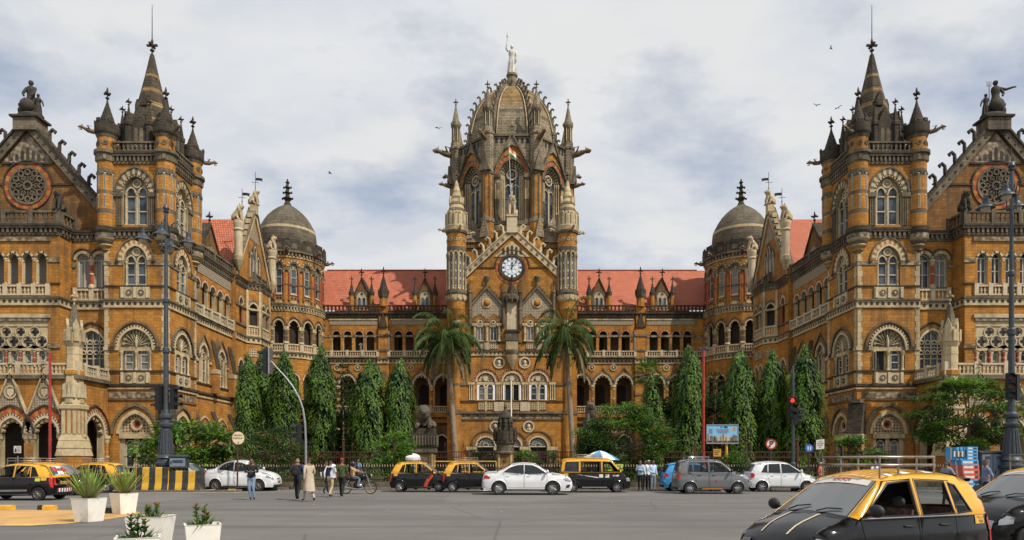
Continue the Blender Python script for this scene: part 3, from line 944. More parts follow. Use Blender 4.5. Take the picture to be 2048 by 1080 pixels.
 for k in range(7): column(FG, L0 + k * 1.36, 10.7, 12.4, -.05, .13, 'redstone')
 for c in cs: window_lights(FG, c, .3, 10.7, 11.9, -.4, 1, 'pointed', rows=2)
 YGG, gcx, ghw = 68.6, -48.6, 7.4
 FGG = Fr(gcx, YGG)
 zap = 36.2
 sl = 1.158
 zb = zap - sl * ghw
 b = MB()
 prism(b, FGG, [(-ghw, Z_COR0), (ghw, Z_COR0), (ghw, zb), (0, zap), (-ghw, zb)], -.8, 0, 'ochre_dark')
 prism(b, FGG, [(-2.6, zap - sl * 2.6 - 1.6), (2.6, zap - sl * 2.6 - 1.6), (0, zap - 1.6)], 0, .06, 'frieze')
 box(b, FGG, -2.6, 2.6, zap - sl * 2.6 - 1.75, zap - sl * 2.6 - 1.58, 0, .14, 'dark')
 for k in range(-3, 4):
  h = 1.5 - abs(k) * .38
  archfill(b, FGG, k * .55, .16, zap - 4.4, zap - 4.6 + h * .9, 'pointed', .075, 'dark')
 string(b, FGG, -ghw, -2.3, 29.35, .16, .12, 'dark')
 string(b, FGG, 2.3, ghw - 1., 29.35, .16, .12, 'dark')
 gz = 29.3
 archring(b, FGG, 0, 2.42, 2.55, gz, 'round', 0, .16, ['dark'], 20)
 part(b, 'gable')
 b = MB()
 for s in (-1, 1):
  rake(b, FGG, s * ghw, zb, 0, zap, 1.35, -.5, .3, 'grey')
  rake(b, FGG, s * ghw, zb + .12, 0, zap + .12, .3, -.6, .45, 'dark')
  for k in range(12):
   u = s * (.6 + k * .6)
   disc(b, FGG, u, zap - sl * abs(u) - .75, .13, .2, .36, 'dark', 7)
 for s in (-1, 1):
  for k in range(6):
   u = 2.1 + k * .98
   crocket(b, (gcx + s * u, YGG - .1, zap - sl * u + .0), s, 0, 0, 1.15)
 part(b, 'coping')
 b = MB()
 n = 28
 for i in range(n):
  a0, a1 = 2 * pi * i / n, 2 * pi * (i + 1) / n
  q = [(r * cos(a), gz + r * sin(a)) for r, a in ((1.9, a0), (2.4, a0), (2.4, a1), (1.9, a1))]
  b.face([FGG.P(*p, .06) for p in q], 'redstone' if i % 2 else 'ochre')
 disc(b, FGG, 0, gz, 2.46, 0, .1, 'dark', 28, 2.38)
 disc(b, FGG, 0, gz, 1.92, 0, .14, 'grey', 28, 1.7)
 disc(b, FGG, 0, gz, 1.72, -.1, .02, 'dark', 28)
 for i in range(12):
  a = 2 * pi * i / 12
  disc(b, FGG, 1.36 * cos(a), gz + 1.36 * sin(a), .34, 0, .12, 'grey', 9, .2)
  tube(b, [FGG.P(.45 * cos(a), gz + .45 * sin(a), .06), FGG.P(1.1 * cos(a), gz + 1.1 * sin(a), .06)], .05, 4, 'grey')
 for i in range(6):
  a = 2 * pi * i / 6
  disc(b, FGG, .85 * cos(a), gz + .85 * sin(a), .24, 0, .12, 'grey', 8, .15)
 disc(b, FGG, 0, gz, .5, 0, .14, 'grey', 12, .3)
 part(b, 'wheel_window')
 b = MB()
 wbox(b, gcx - 1.15, gcx + 1.15, YGG - .6, YGG + 1.2, zap - 1.5, zap - .25, 'grey')
 wbox(b, gcx - 1.4, gcx + 1.4, YGG - .8, YGG + 1.4, zap - .25, zap - .05, 'dark')
 part(b, 'pedestal')
 statue_group(gcx, YGG + .3, zap - .05, sx)
 b = MB()
 guardian(b, GX1 - .1, YG + .1, Z_COR1 + 1.35, 1.9, 'statuedark', -pi / 2)
 part(b, 'statue')
 b = MB()
 for s in (-1, 1): b.face([(gcx, YGG + .5, zap - 7.), (gcx, 100, zap - 7.), (gcx + s * ghw, 100, zb - 3.), (gcx + s * ghw, YGG + .5, zb - 3.)][::s], 'rooftile')
 part(b, 'roof')
 porch(sx)
 YS, XS = YF + W, -34.1
 FW = Fr(XS, YS, 0, 1)
 LW = 83.0 - YS
 b = MB()
 wall(b, FW, 0, LW, 0, Z_S1, [(2.9, 1.3, 0, 4.0, 'pointed'), (7.3, 1.3, 0, 4.0, 'pointed')], .5, 'ochre', 'cream')
 wall(b, FW, 0, LW, Z_S1, Z_BAND0 - .1, [(2.7, .95, 10.3, 13.3, 'pointed'), (7.4, .95, 10.3, 13.3, 'pointed')], .5, 'ochre', 'cream')
 for c in (2.9, 7.3):
  archring(b, FW, c, 1.3, 1.5, 4., 'pointed', -.02, .1, ['creamlt', 'cream'], 24)
  archring(b, FW, c, 1.5, 1.95, 4., 'pointed', 0, .05, ['redstone', 'ochre'], 18)
  archring(b, FW, c, 1.95, 2.1, 4., 'pointed', 0, .16, ['cream'], 18)
  archfill(b, FW, c, 1.3, 3.6, 4., 'pointed', -.35, 'lattice')
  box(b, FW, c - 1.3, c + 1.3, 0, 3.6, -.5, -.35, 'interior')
  box(b, FW, c - 1.3, c + 1.3, 3.3, 3.7, -.4, .06, 'cream')
 dotband(b, FW, 0, LW, Z_BAND0, Z_BAND1)
 string(b, FW, 0, LW, 9.0, .22, .22, 'dark')
 string(b, FW, 0, LW, 8.6, .2, .12, 'cream')
 string(b, FW, 0, LW, 10.1, .14, .14, 'dark')
 string(b, FW, 0, 1.4, 12.5, .3, .14, 'cream')
 string(b, FW, 4., 6.1, 12.5, .3, .14, 'cream')
 string(b, FW, 8.7, LW, 12.5, .3, .14, 'cream')
 box(b, FW, .3, LW - .3, 22.2, Z_COR0, 0, .05, 'diaper')
 wall(b, FW, 0, LW, 22.2, Z_COR1, [], .1, 'ochre')
 wall(b, FW, 0, LW, Z_BAND0 - .1, Z_SILL - .1, [], .1, 'ochre')
 cornice(b, FW, 0, LW, Z_COR0, Z_COR1, .4, 'grey', 'dark', .45)
 part(b, 'wall')
 for c in (2.7, 7.4): side_window(FW, c, .95, 10.3, 13.3, -.3)
 cs = [1.15 + 1.95 * k for k in range(5)]
 arch_bay(FW, 0, LW, Z_SILL - .1, 22.2, cs, .72, Z_SILL, 20.75, 'round', [(1.0, 1.25, .06, ['creamlt'], 12), (1.25, 1.5, .04, ['redstone', 'ochre'], 12)], 'ochre', 'grey', .19, 2.5)
 balustrade(FW, 0, LW, Z_BAND1 + .05, Z_SILL, .3, 'creamlt', .36, 6)
 balustrade(FW, 0, LW, Z_COR1 + .02, Z_PAR, .2, 'grey', .45, 3)
 for u in (.3, 5.0, 9.6):
  bt = MB()
  Fq = Fr(XS, YS + u, 1, 0)
  for zt, dd, z0 in ((7.2, 1.3, 0.), (15.3, .7, 9.3)):
   if u < 1 and zt > 9: continue
   pr = [(0, z0), (dd, z0), (dd, zt - 3.2), (0, zt)]
   prism(bt, Fq, [(dd, zt - 3.2), (dd + .08, zt - 3.2), (.05, zt + .1), (0, zt)], -.45, .45, 'dark')
   prism(bt, Fq, pr, -.4, .4, 'ochre')
   box(bt, Fq, 0, dd + .06, zt - 3.75, zt - 3.25, -.46, .46, 'cream', True)
  part(bt, 'buttress')
 bt = MB()
 Fq = Fr(X1 - .25, YF + .25, 1, -1)
 prism(bt, Fq, [(0, 0), (1.5, 0), (1.5, 4.2), (0, 4.2)], -.7, .7, 'ochre')
 prism(bt, Fq, [(0, 4.2), (1.5, 4.2), (1.0, 5.8), (.7, 7.3), (0, 7.3)], -.7, .7, 'dark')
 box(bt, Fq, 0, 1.58, 3.7, 4.25, -.76, .76, 'cream', True)
 box(bt, Fq, 0, .95, 7.3, 7.6, -.5, .5, 'grey', True)
 part(bt, 'buttress')
 pavilion(sx)
 corner_tower(sx)
 link(sx)
 SX = 1
def guardian(b, x, y, z, h, mat, ang):
 """seated lion-like beast facing angle ang, height h"""
 c, s = cos(ang), sin(ang)
 P = lambda f, w, u: (x + (f * c - w * s) * h, y + (f * s + w * c) * h, z + u * h)
 tube(b, [P(-.22, 0, .06), P(-.2, 0, .25), P(-.08, 0, .45), P(.04, 0, .62), P(.1, 0, .74)], [.2 * h, .23 * h, .2 * h, .19 * h, .15 * h], 9, mat)
 blob(b, P(.12, 0, .82), (.17 * h, .17 * h, .18 * h), mat, 10, 7)
 tube(b, [P(.18, 0, .86), P(.31, 0, .83)], [.11 * h, .075 * h], 7, mat)
 for w in (-1, 1):
  tube(b, [P(.12, w * .11, .55), P(.2, w * .12, .3), P(.21, w * .12, .04), P(.3, w * .12, .03)], [.09 * h, .07 * h, .06 * h, .05 * h], 6, mat)
  tube(b, [P(-.2, w * .15, .15), P(-.02, w * .2, .26), P(.04, w * .2, .06), P(.16, w * .2, .03)], [.13 * h, .11 * h, .07 * h, .05 * h], 6, mat)
  tube(b, [P(.1, w * .1, .95), P(.1, w * .13, 1.03)], [.05 * h, .02 * h], 5, mat)
  blob(b, P(.04, w * .12, .72), (.1 * h, .1 * h, .2 * h), mat, 7, 5)
def draped(b, p, h, mat, lean=0., arms=(), head=True):
 """standing/seated robed figure of height h at p"""
 x, y, z = p
 lathe(b, x, y, [(.17 * h, z), (.15 * h, z + .2 * h), (.125 * h, z + .45 * h), (.10 * h, z + .58 * h), (.125 * h, z + .72 * h), (.11 * h, z + .8 * h), (.045 * h, z + .845 * h), (.045 * h, z + .87 * h)], 11, mat, sy=.75)
 for i in range(9):
  a = 2 * pi * i / 9
  tube(b, [(x + .155 * h * cos(a), y + .115 * h * sin(a), z), (x + .12 * h * cos(a + .1), y + .09 * h * sin(a + .1), z + .45 * h)], [.035 * h, .02 * h], 5, mat)
 if head:
  blob(b, (x, y - .01 * h, z + .925 * h), (.055 * h, .065 * h, .075 * h), mat, 9, 7)
  blob(b, (x, y + .02 * h, z + .945 * h), (.06 * h, .06 * h, .065 * h), mat, 8, 6)
  tube(b, [(x, y - .07 * h, z + .925 * h), (x, y - .085 * h, z + .91 * h)], [.012 * h, .016 * h], 4, mat)
 for pts in arms:
  tube(b, [(x + a * h, y + bb * h, z + c * h) for a, bb, c in pts], [.042 * h, .036 * h, .026 * h, .02 * h][:len(pts)], 6, mat)
def statue_group(x, y, z, sx):
 b = MB()
 m = 'statuedark'
 blob(b, (x, y, z + .25), (1.35, .8, .45), m, 12, 6)
 arm = [(-.12, 0, .78), (-.25, -.05, .72), (-.42, -.1, .76), (-.5, -.1, .77)] if sx < 0 else [(.12, 0, .78), (.16, -.1, .62), (.12, -.16, .5)]
 draped(b, (x + (.05 if sx > 0 else -.2), y, z + .3), 3.6, m, arms=[arm, [(-.12, 0, .78), (-.17, -.08, .6), (-.1, -.14, .5)]])
 blob(b, (x - .1, y - .35, z + 1.2), (.75, .6, .75), m, 9, 6)
 draped(b, (x + .85, y - .1, z + .2), 2.3, m, arms=[[(.1, 0, .75), (.25, -.1, .6), (.3, -.1, .4)]])
 blob(b, (x - .75, y - .1, z + .75), (.42, .4, .5), m, 8, 6)
 blob(b, (x - .85, y - .25, z + 1.3), (.2, .2, .24), m, 8, 6)
 if sx < 0:
  tube(b, [(x + .55, y - .2, z + .2), (x + .6, y - .2, z + 3.6)], .035, 5, m)
  for k in (-.2, 0, .2): tube(b, [(x + .6 + k, y - .2, z + 3.2), (x + .6 + k, y - .2, z + 3.7)], .03, 4, m)
  tube(b, [(x + .4, y - .2, z + 3.25), (x + .8, y - .2, z + 3.25)], .03, 4, m)
 part(b, 'statue')
def porch(sx):
 YP, PX0, PX1 = 62.0, -50.2, -39.4
 FP = Fr(PX0, YP)
 w = PX1 - PX0
 cs = [w - 2.95 - 3.09 * k for k in range(3)][::-1]
 zt = 9.4
 b = MB()
 hw = 1.12
 wall(b, FP, 0, w, 0, zt - .3, [(c, hw, 0, 4.15, 'pointed') for c in cs], .7, 'ochre', 'cream')
 for c in cs:
  archring(b, FP, c, hw, hw + .22, 4.15, 'pointed', -.1, .08, ['creamlt'], 16)
  archring(b, FP, c, hw + .22, hw + .34, 4.15, 'pointed', -.1, .1, ['dark', 'creamlt'], 36)
  archring(b, FP, c, hw + .34, hw + .85, 4.15, 'pointed', 0, .05, ['redstone', 'ochre'], 16)
  archring(b, FP, c, hw + .85, hw + .98, 4.15, 'pointed', 0, .16, ['dark'], 16)
  prism(b, FP, [(c - 1.5, 5.9), (c, 5.9 - 1.0), (c + 1.5, 5.9), (c, 9.6)] if False else [(c - 1.46, 5.9), (c - 1.0, 6.2), (c, 6.75), (c + 1.0, 6.2), (c + 1.46, 5.9), (c, 9.7)], 0, .09, 'diaper')
  for s in (-1, 1): rake(b, FP, c + s * 1.55, 5.95, c, 9.95, .3, 0, .3, 'cream')
  disc(b, FP, c, 7.9, .62, .09, .18, 'cream', 14, .46)
  prism(b, FP, [(c - .3, 8.2), (c - .3, 7.75), (c, 7.45), (c + .3, 7.75), (c + .3, 8.2)], .09, .2, 'creamlt')
  x, y, _ = FP.P(c, 0, .15)
  finial(b, x, y, 9.8, 1.1, 'cream', .2)
 for i in range(len(cs) + 1):
  u = cs[0] - 1.545 + 3.09 * i
  blobp = FP.P(u, 6., .15)
  tube(b, [FP.P(u, 5.2, .1), FP.P(u, 5.7, .2), FP.P(u, 6.2, .12)], [.05, .2, .1], 6, 'dark')
 string(b, FP, 0, w, zt - .3, .35, .3, 'grey', .3)
 FS2 = Fr(PX1, YP, 0, 1)
 ws = 66.6 - YP
 wall(b, FS2, 0, ws, 0, zt - .3, [(2.45, 1.5, 0, 4.1, 'pointed')], .7, 'ochre', 'cream')
 archring(b, FS2, 2.45, 1.5, 1.72, 4.1, 'pointed', -.1, .08, ['creamlt'], 16)
 archring(b, FS2, 2.45, 1.72, 1.86, 4.1, 'pointed', -.1, .1, ['dark', 'creamlt'], 40)
 archring(b, FS2, 2.45, 1.86, 2.15, 4.1, 'pointed', 0, .05, ['redstone', 'ochre'], 18)
 archring(b, FS2, 2.45, 2.15, 2.27, 4.1, 'pointed', 0, .16, ['dark'], 16)
 for k in range(7):
  a = pi * (k + .5) / 7
  for F, c, h, zs in [(FS2, 2.45, 1.5, 4.1)] + [(FP, c, hw, 4.15) for c in cs]:
   disc(b, F, c + h * .98 * cos(a), zs + h * 1.1 * sin(a), .22, -.45, -.1, 'cream', 8)
 string(b, FS2, 0, ws, zt - .3, .35, .3, 'grey')
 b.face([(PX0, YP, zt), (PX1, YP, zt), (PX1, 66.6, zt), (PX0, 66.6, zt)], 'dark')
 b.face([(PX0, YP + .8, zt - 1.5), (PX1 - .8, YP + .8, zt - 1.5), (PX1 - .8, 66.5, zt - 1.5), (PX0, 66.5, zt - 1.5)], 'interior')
 b.face([(PX0, YP + 1.7, 0), (PX1 - 1.4, YP + 1.7, 0), (PX1 - 1.4, YP + 1.7, zt - 1.), (PX0, YP + 1.7, zt - 1.)], 'interior')  # added dark sheets, painted shade filling the depth behind the porch arches
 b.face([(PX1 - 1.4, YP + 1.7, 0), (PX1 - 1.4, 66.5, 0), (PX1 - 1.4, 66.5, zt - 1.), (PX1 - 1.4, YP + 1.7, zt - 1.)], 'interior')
 part(b, 'porch_wall')
 for i in range(len(cs) + 1):
  u = cs[0] - 1.545 + 3.09 * i
  if u > w - .8: continue
  for s in (-1, 1): column(FP, u + s * .22, 0, 3.9, -.2, .2, 'ochre', 'cream')
  c_ = MB()
  box(c_, FP, u - .5, u + .5, 3.75, 4.2, -.55, .12, 'frieze', True)
  part(c_, 'capital')
 for v in (.55, 4.3): column(FS2, v, 0, 4.1, .05, .2, 'ochre', 'cream')
 balustrade(FP, 0, w, zt + .06, zt + 1.15, .1, 'creamlt', .36, 5)
 balustrade(FS2, .9, ws, zt + .06, zt + 1.15, .1, 'creamlt', .36, 3)
 x, y = PX1 - .55, YP + .3
 p = MB()
 q = pi / 4
 k = sqrt(2) * .83
 lathe(p, x, y, [(1.22 * k, 0, 'ochre'), (1.22 * k, 2.1, 'cream'), (1.3 * k, 2.12), (1.14 * k, 2.8), (1.2 * k, 2.82), (1.05 * k, 3.5), (1.08 * k, 3.52), (.86 * k, 4.1, 'ochre'), (.84 * k, 6.2, 'cream'), (1.0 * k, 6.4), (1.0 * k, 6.7), (.86 * k, 6.8), (.8 * k, 7.0)], 4, 'cream', False, q)
 lathe(p, x, y, [(.82, 6.9, 'cream'), (.74, 9.0), (.72, 9.4), (.83, 9.5, 'ochre'), (.83, 9.9, 'cream'), (.67, 10.0), (.65, 11.3), (.68, 11.35), (.65, 12.0), (.79, 12.3), (.85, 12.5), (.85, 13.3), (.64, 13.3), (.64, 13.2)], 8, 'creamlt', False, pi / 8)
 for i in range(4):
  a = i * pi / 2
  F = Fr(x + .71 * cos(a), y + .71 * sin(a), -sin(a), cos(a))
  for u in (-.5, .5): box(p, F, u - .16, u + .16, 4.1, 6.2, 0, .06, 'cream')
  box(p, F, -.16, .16, 4.1, 6.2, 0, .05, 'cream')
  for u in (-.36, 0, .36): prism(p, F, [(u - .2, 7.4), (u + .2, 7.4), (u, 8.7)], -.1, .1, 'creamlt')
 for i in range(8):
  a = i * pi / 4
  F = Fr(x + .79 * cos(a), y + .79 * sin(a), -sin(a), cos(a))
  box(p, F, -.22, .22, 12.5, 13.55, -.08, .08, 'cream', True)
 lathe(p, x, y, [(.64, 13.1), (.55, 13.8, 'grey'), (.42, 14.6), (.16, 15.9)], 8, 'cream', False, pi / 8)
 o = part(p, 'pier')
 f = MB()
 for i in range(4):
  a = i * pi / 2 + pi / 4
  F = Fr(x + .55 * cos(a), y + .55 * sin(a), -sin(a), cos(a))
  prism(f, F, [(-.25, 13.3), (.25, 13.3), (.25, 14.0), (0, 14.6), (-.25, 14.0)], -.3, .1, 'cream')
 finial(f, x, y, 15.8, 1.4, 'cream', .2)
 part(f, 'finial', o)
def pavilion(sx):
 XP, Y0, Y1 = -33.6, 83.0, 95.2
 F = Fr(XP, Y0, 0, 1)
 w = Y1 - Y0
 c = w / 2
 zp = 34.6
 ze = 25.2
 b = MB()
 wall(b, F, 0, w, 0, Z_BAND0 - .1, [(1.6, .75, 10.3, 13.3, 'pointed'), (w - 1.6, .75, 10.3, 13.3, 'pointed')], .4, 'ochre', 'cream')
 wall(b, F, 0, w, Z_BAND0 - .1, Z_COR1, [(1.6, .6, Z_SILL, 21.2, 'pointed'), (w - 1.6, .6, Z_SILL, 21.2, 'pointed')], .4, 'ochre', 'cream')
 for u in (1.6, w - 1.6):
  archring(b, F, u, .6, .8, 21.2, 'pointed', -.02, .08, ['creamlt'], 12)
  archring(b, F, u, .8, 1.05, 21.2, 'pointed', 0, .05, ['grey', 'ochre'], 12)
  archring(b, F, u, .75, .95, 13.3, 'pointed', -.02, .08, ['creamlt'], 12)
  box(b, F, u - .75, u + .75, 10.3, 14.5, -.5, -.4, 'interior')
  box(b, F, u - .6, u + .6, Z_SILL, 22.5, -.5, -.4, 'interior')
  for s in (-1, 1):
   x, y, _ = F.P(u + s * .5, 0, -.1)
   lathe(b, x, y, [(.14, Z_SILL), (.1, Z_SILL + .2), (.1, 20.6, 'cream'), (.18, 20.9), (.18, 21.2)], 7, 'redstone')
 prism(b, F, [(.1, Z_COR1), (w - .1, Z_COR1), (w - .1, ze), (c, zp - 1.), (.1, ze)], -.6, 0, 'ochre')
 for k, h in ((-1, 3.2), (0, 4.3), (1, 3.2)):
  u = c + k * 1.15
  archfill(b, F, u, .36, 25.2, 25.2 + h - .6, 'lancet', .012, 'windowglass')
  archring(b, F, u, .36, .5, 25.2 + h - .6, 'lancet', 0, .1, ['creamlt'], 12)
  archring(b, F, u, .56, .72, 25.2 + h - .6, 'lancet', 0, .14, ['grey'], 12)
  for s in (-1, 1): box(b, F, u + s * .43 - .07, u + s * .43 + .07, 25.2, 25.2 + h - .6, 0, .1, 'creamlt')
 prism(b, F, [(c - 1.6, zp - 4.4), (c + 1.6, zp - 4.4), (c, zp - 2.0)], 0, .05, 'diaper')
 FE = Fr(XP - .5, Y0, 1, 0)
 wall(b, FE, -.4, .5, 0, ze, [], .1, 'ochre')
 cornice(b, F, 0, w, Z_COR0, Z_COR1, .4, 'grey', 'dark', .45)
 dotband(b, F, 0, w, Z_BAND0, Z_BAND1)
 for z in (9., 12.4, 18.5, Z_CAP): string(b, F, 0, w, z, .2, .14, 'grey')
 part(b, 'wall')
 b = MB()
 for s in (-1, 1):
  rake(b, F, c + s * (c - .2), ze + .3, c, zp, 1.1, -.7, .18, 'cream')
  rake(b, F, c + s * (c - .2), ze + .5, c, zp + .2, .28, -.8, .32, 'grey')
  for k in range(7):
   u = c + s * (1.1 + k * .62)
   zz = zp + .2 - (zp - ze) / (c - .2) * abs(u - c)
   box(b, F, u - .2, u + .2, zz, zz + .55, -.45, .1, 'cream', True)
 part(b, 'coping')
 b = MB()
 zr = 33.2
 b.face([(XP - .4, Y0 + .1, Z_COR1 + .2), (XP - .4, Y0 + c, zr), (-52, Y0 + c, zr), (-52, Y0 + .1, Z_COR1 + .2)], 'rooftile')
 b.face([(XP - .4, Y1, Z_COR1 + .2), (-52, Y1, Z_COR1 + .2), (-52, Y0 + c, zr), (XP - .4, Y0 + c, zr)], 'rooftile')
 b.face([(-34., 72.8, Z_COR1 + .1), (-34., 83.2, Z_COR1 + .1), (-52, 83.2, Z_COR1 + .1), (-52, 72.8, Z_COR1 + .1)], 'dark')
 part(b, 'roof')
 d = MB()
 FD = Fr(-35.0, 79.2, 0, 1)
 prism(d, FD, [(-2.8, Z_COR1), (2.8, Z_COR1), (2.8, 25.6), (0, 29.0), (-2.8, 25.6)], -3.5, 0, 'ochre_dark')
 archring(d, FD, 0, .7, 1.1, 25.4, 'round', 0, .1, ['grey', 'cream'], 14)
 archfill(d, FD, 0, .7, 24.8, 25.4, 'round', .02, 'interior')
 for s in (-1, 1): rake(d, FD, s * 2.95, 25.6, 0, 29.3, .4, -3.6, .14, 'dark')
 o = part(d, 'dormer')
 f = MB()
 finial(f, -35.1, 79.2, 29.1, 1.5, 'dark', .22)
 part(f, 'finial', o)
 for yy in (Y0 + .25, Y1 - .25):
  p = MB()
  x = XP + .25
  lathe(p, x, yy, [(.12, 24.9, 'cream'), (.4, 25.5), (.62, 26.1), (.66, 26.6), (.5, 26.7, 'creamlt'), (.5, 29.6), (.62, 29.8), (.55, 30.0), (.66, 30.6), (.66, 30.9)], 10)
  o = part(p, 'turret_shaft')
  g = MB()
  guardian(g, x, yy, 30.9, 2.05, 'statuestone', 0)
  part(g, 'statue', o)
  if yy < Y0 + 1:
   v = MB()
   vane(v, x + .2, yy + .6, 30.9, 4.2)
   part(v, 'weather_vane')
 p = MB()
 wbox(p, XP - .5, XP + .35, Y0 + c - .4, Y0 + c + .4, zp - .8, zp + .45, 'cream')
 o = part(p, 'pedestal')
 g = MB()
 guardian(g, XP, Y0 + c, zp + .45, 2.0, 'statuestone', 0)
 part(g, 'statue', o)
 v = MB()
 vane(v, XP - .2, Y0 + c + .8, zp - .5, 5.6)
 part(v, 'weather_vane')
 o = MB()
 box(o, F, c - 2.1, c + 2.1, 24.2, 24.5, 0, .9, 'grey', True)
 for u in (c - 1.7, c, c + 1.7): box(o, F, u - .15, u + .15, 23.4, 24.2, 0, .6, 'grey')
 part(o, 'balcony')
 balustrade(F, c - 2.1, c + 2.1, 24.5, 25.6, .9, 'grey', .38, 3)
 pts = [(XP, Y0 + c - 2.9), (XP + 1.4, Y0 + c - 1.6), (XP + 1.4, Y0 + c + 1.6), (XP, Y0 + c + 2.9)]
 for i in range(3):
  a, q = pts[i], pts[i + 1]
  L = math.hypot(q[0] - a[0], q[1] - a[1])
  Fo = Fr(a[0], a[1], q[0] - a[0], q[1] - a[1])
  b = MB()
  m = L / 2
  hw = .5 if i != 1 else .55
  mm = [m] if i != 1 else [m - .75, m + .75]
  wall(b, Fo, 0, L, 0, Z_BAND0 - .1, [(u, hw * .9, 10.4, 13.4, 'pointed') for u in mm], .3, 'ochre', 'cream')
  wall(b, Fo, 0, L, Z_BAND0 - .1, 23.4, [(u, hw, Z_SILL, 21.0, 'pointed') for u in mm], .3, 'ochre', 'cream')
  for u in mm:
   archring(b, Fo, u, hw, hw + .18, 21., 'pointed', -.02, .1, ['cream'], 12)
   archring(b, Fo, u, hw + .2, hw + .42, 21., 'pointed', 0, .06, ['grey'], 12)
   archring(b, Fo, u, hw * .9, hw * .9 + .2, 13.4, 'pointed', -.02, .1, ['creamlt'], 12)
   box(b, Fo, u - hw, u + hw, Z_SILL, 22.2, -.35, -.3, 'interior')
   box(b, Fo, u - hw, u + hw, 10.4, 14.2, -.35, -.3, 'windowglass')
   box(b, Fo, u - hw - .1, u + hw + .1, 14.9, 15.9, 0, .06, 'lattice')
  for e in (.0, L - .3): box(b, Fo, e, e + .3, Z_BAND1, 23.3, 0, .1, 'cream')
  dotband(b, Fo, 0, L, Z_BAND0, Z_BAND1, e1=.1)
  string(b, Fo, 0, L, 9., .22, .2, 'dark')
  string(b, Fo, 0, L, Z_CAP, .25, .14, 'cream')
  cornice(b, Fo, 0, L, 23.4, 24.3, .3, 'grey', 'dark', .4)
  part(b, 'oriel_wall')
  balustrade(Fo, .3, L - .3, Z_BAND1 + .05, Z_SILL + .2, .05, 'creamlt', .3)
 b = MB()
 b.face([(p[0], p[1], 24.28) for p in pts], 'dark')
 part(b, 'oriel_roof')
def vane(b, x, y, z, h):
 tube(b, [(x, y, z), (x, y, z + h)], [.05, .03], 5, 'iron')
 zz = z + h * .8
 F = Fr(x, y, 1, .2)
 tube(b, [F.P(-.45, zz - .25), F.P(.45, zz - .25)], .03, 4, 'iron')
 prism(b, F, [(.05, zz), (.5, zz + .05), (.95, zz - .08), (.8, zz + .12), (.98, zz + .3), (.5, zz + .38), (.05, zz + .36)], -.02, .02, 'iron')
 blob(b, (x, y, z + h * .62), (.09, .09, .09), 'iron', 6, 4)
